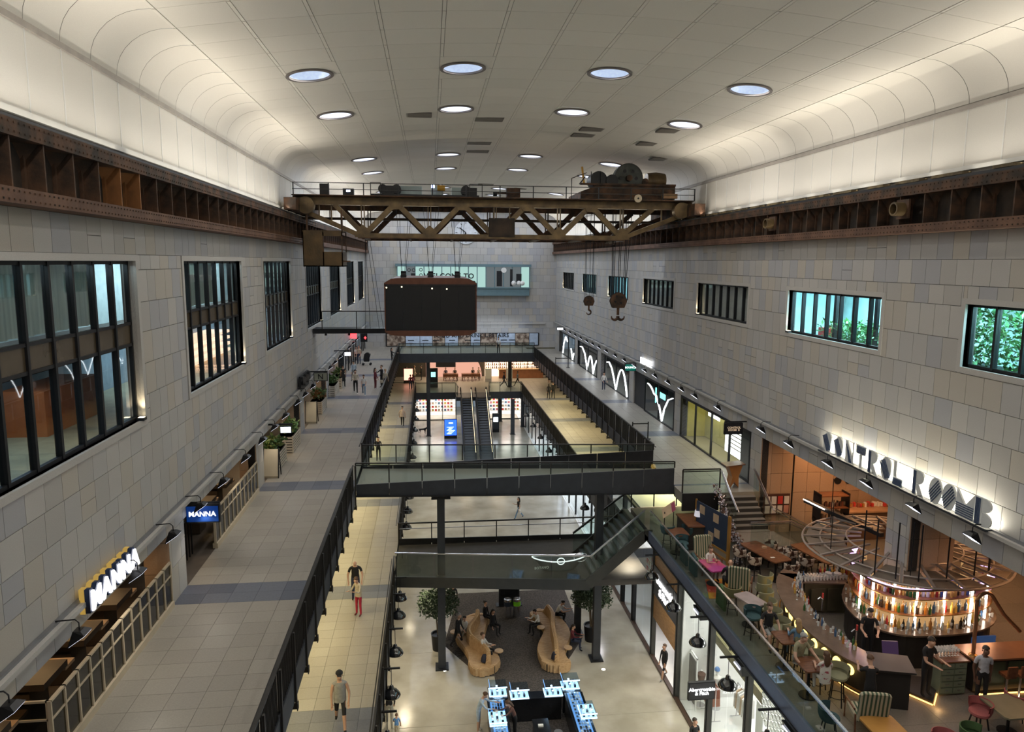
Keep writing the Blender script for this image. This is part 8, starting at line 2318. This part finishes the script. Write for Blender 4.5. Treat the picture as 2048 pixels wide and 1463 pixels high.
# left gallery
person((-6.62, 55.42, -9.5), 1.70, 185, 'person in a long black dress with a dark handbag under the letter N sign', 'black', 'black', 'stand', sleeves='none', extra='dress', bag='black', hs='bun', sex='f')
person((-6.07, 57.7, -9.5), 1.72, 200, 'person in a pale blue shirt walking behind the man in the beige jumper', 'sky', 'grey', 'walk', step=16, arms=WK, sleeves='long', hs='short')
person((-5.41, 52.47, -9.5), 1.76, 5, 'person in a beige jumper and black trousers walking towards the camera on the left gallery', 'cream', 'black', 'walk', step=14, arms=((20, 70), (15, 80)), sleeves='long', shoes='white')
person((-4.76, 51.73, -9.5), 1.50, 0, 'shorter person in a white top and jeans walking on the left gallery', 'white', 'denim', 'walk', step=16, arms=((5, 30), (10, 45)), hair='brown', extra=None, shoes='white', sex='f')
person((-4.15, 54.36, -9.5), 1.60, 70, 'person with long dark hair in a maroon jacket standing in the group by the railing', 'maroon', 'maroon', 'stand', hs='long', sleeves='long', extra='loose', sex='f', shoes='white')
person((-3.71, 54.98, -9.5), 1.72, -60, 'person in black standing behind the white top in the group by the railing', 'black', 'black', 'stand', hair='brown', sleeves='long', arms=((50, 60), (20, 30)))
person((-3.36, 53.66, -9.5), 1.62, 160, 'person in a cream top and black trousers, back turned, in the group by the railing', 'cream', 'black', 'stand', hair='fair', sleeves='long', sex='f', bag='cream')
person((-3.56, 66.79, -9.5), 1.65, 90, 'person in black holding out an arm at the railing with a pink red bag', 'black', 'black', 'stand', hs='long', sleeves='long', arms=((70, 20), (10, 20)), bag='red', sex='f')
person((-6.91, 68.33, -9.5), 1.62, 10, 'person in a white top at the far left shopfront', 'white', 'black', 'stand', hs='long', sex='f')
person((-6.63, 67.98, -9.5), 1.75, -20, 'person in a beige top beside the one in white at the far left shopfront', 'cream', 'navy', 'stand', hair='brown')
q = (-5.86, 67.27, -9.5)
t = thing('pushchair', 'black pushchair parked on the left gallery', 'pushchair', q)
x, y, z = q
MB().plate([(-.25, .35), (.25, .35), (.28, .95), (-.20, 1.05), (-.28, .6)], (x - .02, y - .2, z), (1, 0, 0), (0, 0, 1), (0, .42, 0)).build('seat', BLACK, t, bev=.03)
MB().lathe([(.001, -.21), (.27, -.21), (.27, .21), (.001, .21)], (x + .05, y, z + .92), 14, axis='y').build('hood', BLACK, t, smooth=True)
MB().tube([(x - .3, y, z + .2), (x + .25, y, z + .75), (x + .38, y, z + 1.1)], .02, 6).build('handle', CHROME, t); MB().bar((x - .35, y, z + .2), (x + .35, y, z + .2), .03).build('axle', CHROME, t)
for dx in (-.33, .33):
    for dy in (-.22, .22): MB().lathe([(.001, -.025), (.11, -.025), (.11, .025), (.001, .025)], (x + dx, y + dy, z + .12), 12, axis='y').build('wheel', BLACK, t, smooth=True)
# left lower walkway
person((-2.8, 20.51, -13.95), 1.88, 8, 'person in a grey sleeveless shirt, black shorts and black cap on the near walkway', 'grey', 'black', 'walk', step=18, arms=((6, 6, 9), (4, 18, 14)), sleeves='none', legs='short', hs='cap', extra='loose')
person((-2.94, 27.65, -13.95), 1.66, -35, 'person in a cream jacket and red trousers looking down at a phone', 'cream', 'red', 'stand', sleeves='long', arms=((35, 75), (30, 85)), hair='brown', lean=6, look=.5, extra='loose', shoes='maroon', sex='f')
person((-3.2, 29.07, -13.95), 1.78, 5, 'bald person in a black polo shirt and jeans behind the red trousers', 'black', 'navy', 'stand', hs='none', arms=((4, 12, 16), (12, 25, 16)), build=1.15, lean=5, look=.45)
person((-2.46, 61.28, -13.95), 1.72, 175, 'person in a pinkish shirt and black cap walking away on the left walkway', 'pinkish', 'black', 'walk', step=12, sleeves='long', hs='cap', arms=((-5, 20, 18), (5, 20, 18)), build=1.12, extra='loose')
person((-2, 79.83, -13.95), 1.60, -160, 'person in a pink patterned top at the far end of the left walkway', 'pink', 'navy', 'stand', sleeves='long', hair='brown', hs='long', sex='f')
person((-2.25, 79.22, -13.95), 1.66, 170, 'person in a maroon top beside the pink one on the far left walkway', 'maroon', 'navy', 'stand', sleeves='long', hair='dark')
person((-1.96, 86.05, -13.95), 1.70, 90, 'person in a beige coat in the queue by the red lit totem', 'cream', 'brown', 'stand', hs='long', hair='fair', sleeves='long', sex='f', extra='coat')
person((-1.13, 85.62, -13.95), 1.76, -90, 'person in black in the queue by the red lit totem', 'black', 'black', 'stand', sleeves='long')
person((-2.9, 85.74, -13.95), 1.62, 150, 'person in a dark red top nearest the red lit totem', 'maroon', 'black', 'stand', sex='f', hs='long')
person((-3.74, 50.48, -13.95), 1.72, 10, 'person in dark clothes half hidden by the upper bridge on the left walkway', 'black', 'black', 'stand', hair='brown', arms=((30, 80), (30, 80)), sleeves='long')
# right lower walkway
person((12, 72.52, -13.95), 1.62, 175, 'shorter of two people in black walking away on the right walkway', 'black', 'black', 'walk', step=12, arms=WK, sleeves='long', sex='f', hs='long')
person((12.51, 72.75, -13.95), 1.80, 175, 'taller of two people in black walking away on the right walkway', 'black', 'black', 'walk', step=14, arms=WK, sleeves='long')
person((13.6, 82.03, -13.95), 1.66, 170, 'person in a white top and short dark skirt on the far right walkway', 'white', 'black', 'walk', legs='short', step=12, hs='short', hair='fair', sex='f')
person((8.12, 79.72, -13.95), 1.76, 95, 'person in dark clothes striding past the far right column', 'navy', 'black', 'walk', step=24, arms=WK, sleeves='long')
person((9.71, 80.27, -13.95), 1.74, -90, 'person in a pale blue shirt striding behind the far right rail', 'sky', 'black', 'walk', step=24, arms=WK)
# right gallery and far bridge
person((13.31, 54.36, -9.85), 1.45, 15, 'young person in a white top and dark trousers on the right gallery', 'white', 'navy', 'stand', sleeves='long', arms=((10, 40, 14), (10, 40, 14)), shoes='white')
person((7.15, 76.2, GL - .2), 1.80, -10, 'person in white and black standing behind the far bridge rail', 'white', 'black', 'stand')
# coffee deck guests
for i, (x, c, lb) in enumerate(((1.75, 'navy', 'seated guest in navy at the left shared table'), (2.85, 'black', 'seated guest in black at the left shared table'), (5.0, 'black', 'seated guest in black at the right shared table'), (5.7, 'pinkish', 'seated guest in pink at the right shared table'))):
    person((x, 86.2, W), 1.72, 0, lb, c, 'navy', 'sit', seat=.50, arms=((40, 50), (40, 50)), sleeves='long', hair='brown' if i % 2 else 'dark')
# ground floor
person((6.22, 50.21, -18.5), 1.66, -80, 'person in a black top and blue jeans crossing the open concrete floor', 'black', 'denim', 'walk', step=20, arms=((15, 100), (-10, 20)), hs='long', sleeves='short', bag='white', sex='f')
person((1.01, 36.19, -18.5), 1.84, 10, 'person in a black sweater and pale camouflage trousers looking at a phone', 'black', 'camo', 'stand', sleeves='long', arms=((30, 90), (28, 95)), look=.6, lean=5)
person((1.15, 32.85, -18.5), 1.82, 60, 'person in a black jacket standing left of the left wavy bench', 'black', 'black', 'walk', step=14, hs='short', hair='grey', sleeves='long', arms=((8, 15), (10, 25)), lean=5, look=.3)
BZ = B
person((1.55, 33.6, BZ), 1.60, -40, 'person in a white dress seated on the left wavy bench', 'white', 'cream', 'sit', arms=((40, 50), (40, 50)), sleeves='long', hs='short', look=.4, seat=.45, sex='f', extra='loose')
person((2.65, 35.0, BZ), 1.66, 50, 'person in black with tied hair seated at the far end of the left wavy bench', 'black', 'black', 'sit', sleeves='long', hs='bun', seat=.45, sex='f')
person((2.95, 34.1, BZ), 1.66, 40, 'person in a black cloak seated on the right side of the left wavy bench', 'black', 'black', 'sit', sleeves='long', hs='long', seat=.45, sex='f', extra='loose', look=.4)
person((2.35, 31.7, BZ), 1.74, 65, 'person in a white shirt with outstretched legs on the left wavy bench', 'white', 'black', 'sit', sleeves='long', arms=((40, 70), (35, 60)), hair='brown', seat=.45, lean=-8)
person((5.25, 33.9, BZ), 1.74, -70, 'person in a dark waistcoat and white sleeves on the right wavy bench', 'white', 'black', 'sit', sleeves='long', arms=((45, 70), (45, 70)), lean=14, seat=.45, look=.5)
person((6.35, 34.9, BZ), 1.76, 60, 'person in a white T-shirt leaning forward on the right wavy bench', 'white', 'black', 'sit', arms=((50, 60), (50, 60)), lean=28, seat=.45, look=.4)
person((6.65, 32.2, BZ), 1.64, 65, 'person in dark clothes with crossed legs on the right wavy bench', 'maroon', 'navy', 'sit', sleeves='long', hs='long', arms=((40, 60), (40, 60)), seat=.45, sex='f', look=.4)
person((1.74, 26.49, -18.5), 1.76, 75, 'shopper in a pale blue shirt and shorts bending over the left jewellery counter', 'sky', 'sky', 'stand', legs='short', arms=((45, 40), (60, 30)), lean=20, look=.5, hair='brown', shoes='white', sleeves='long')
person((3.15, 26.0, B), 1.68, -80, 'assistant in dark brown leaning on the left jewellery counter', 'brown', 'black', 'stand', sleeves='long', arms=((60, 30), (55, 30)), lean=25, look=.5, hs='long', hair='brown', sex='f')
person((10.26, 29.32, -18.5), 1.66, -60, 'youth in a grey and black top with shorts stepping out of the shop door', 'black', 'black', 'walk', step=16, legs='short', sleeves='long', hair='brown', shoes='grey', arms=((6, 10), (6, 14)), build=.9)
person((-1.79, 27.13, -18.5), 1.74, 180, 'person in dark grey and pale trousers half hidden under the walkway edge', 'black', 'camo', 'walk', step=12, sleeves='long', shoes='white')
person((-1.46, 26.32, -18.5), 1.10, 170, 'small child in a blue top near the bottom edge', 'blue', 'cream', 'walk', step=12, hair='brown', arms=((10, 20), (30, 20)))
person((9.65, 23.96, -18.5), 1.72, 20, 'person whose dark hair shows at the bottom edge by the shop front', 'black', 'black', 'stand')
q = (-0.98, 77.44, -18.5)
t = thing('dog', 'black dog walking on the far ground floor', 'dog', q, math.radians(0))
V = [(0, 0, .50), (.30, 0, .52), (-.28, 0, .50), (.42, 0, .62), (.52, 0, .70), (.64, 0, .67), (-.42, 0, .56), (-.58, 0, .48)]
E = [(0, 1), (0, 2), (1, 3), (3, 4), (4, 5), (2, 6), (6, 7)]; RR = [.10, .13, .10, .07, .075, .04, .025, .012]
def dleg(x, yy, fwd, par):
    n0 = len(V)
    if par == 1: V.extend([(x, yy, .42), (x + fwd, yy, .24), (x + fwd * .6, yy, .06), (x + fwd * .6 + .06, yy, .03)])
    else: V.extend([(x, yy, .42), (x + .05 + fwd, yy, .30), (x - .07 + fwd, yy, .19), (x - .02 + fwd, yy, .04)])
    RR.extend([.06, .035, .022, .022]); E.extend([(par, n0), (n0, n0 + 1), (n0 + 1, n0 + 2), (n0 + 2, n0 + 3)])
dleg(.28, -.09, .08, 1); dleg(.28, .09, -.08, 1); dleg(-.28, -.09, .06, 2); dleg(-.28, .09, -.08, 2)
V += [(.50, -.05, .79), (.50, .05, .79)]; E += [(4, len(V) - 2), (4, len(V) - 1)]; RR += [.02, .02]
me = bpy.data.meshes.new('dog_body'); me.from_pydata(V, E, []); o = bpy.data.objects.new('dog_body', me); C.objects.link(o)
o.modifiers.new('skin', 'SKIN').use_smooth_shade = True
for i, r in enumerate(RR): me.skin_vertices[0].data[i].radius = (r, r); me.skin_vertices[0].data[i].use_root = i == 0
o.modifiers.new('sub', 'SUBSURF').levels = 1
nm = bpy.data.meshes.new_from_object(o.evaluated_get(bpy.context.evaluated_depsgraph_get())); bpy.data.objects.remove(o)
nm.materials.clear(); nm.materials.append(fab('black')); nm.polygons.foreach_set('material_index', [0] * len(nm.polygons))
o = bpy.data.objects.new('dog_body', nm); C.objects.link(o); o.parent = t
# bar terrace
person((10.35, 24.95, T), 1.66, 10, 'person in a white blouse seated at the pink table facing the camera', 'white', 'grey', 'sit', seat=.48, arms=((30, 80), (30, 90)), hair='brown', hs='bun', look=.35, sex='f')
person((10.55, 23.55, T), 1.76, 165, 'bald person in a black sweater seated with back to the camera at the pink table', 'black', 'black', 'sit', seat=.48, hs='none', sleeves='long', arms=((35, 50), (35, 50)), build=1.15)
person((10.15, 19.75, T), 1.78, -5, 'person in a black open neck shirt seated at the rail facing the camera', 'black', 'grey', 'sit', seat=.72, legs='short', arms=((30, 25, 20), (30, 30, 12)), hair='brown', look=.3)
person((10.55, 18.75, T), 1.68, 170, 'person with long fair hair and denim shirt seated with back to the camera', 'denim', 'denim', 'sit', seat=.72, hs='long', hair='fair', sleeves='long', arms=((35, 60), (35, 60)), sex='f')
person((10.20, 18.05, T), 1.80, 20, 'person with grey hair in a khaki polo shirt seated holding the rail', 'khaki', 'grey', 'sit', seat=.72, hair='grey', legs='short', arms=((30, 25, 25), (40, 30, 12)), lean=10, look=.45, build=1.15)
person((10.42, 17.0, T), 1.66, 170, 'person in a white floral blouse seated with back to the camera', 'floral', 'white', 'sit', seat=.72, hs='long', hair='brown', arms=((35, 55), (35, 55)), sex='f', extra='loose')
person((12.85, 18.9, T), 1.80, -25, 'bartender in a black T-shirt mixing a drink behind the curved bar', 'black', 'black', 'stand', arms=((25, 60), (35, 55)), look=.5, lean=6, hs='short')
person((11.30, 16.35, T), 1.72, 165, 'person in black leaning over the near end of the curved bar', 'black', 'black', 'stand', arms=((45, 60), (50, 50)), lean=12, hair='brown', look=.4)
person((13.35, 17.0, T + .12), 1.74, 15, 'bearded person in a black shirt standing on the low platform with hands together', 'black', 'black', 'stand', arms=((25, 60), (28, 65)), look=.5, build=1.05)
person((14.72, 16.65, T), 1.70, -15, 'person in a pale blue grey shirt and black trousers by the side counter', 'pale', 'black', 'stand', arms=((-10, 20), (-12, 20)), look=.35, skin='d', build=1.05)
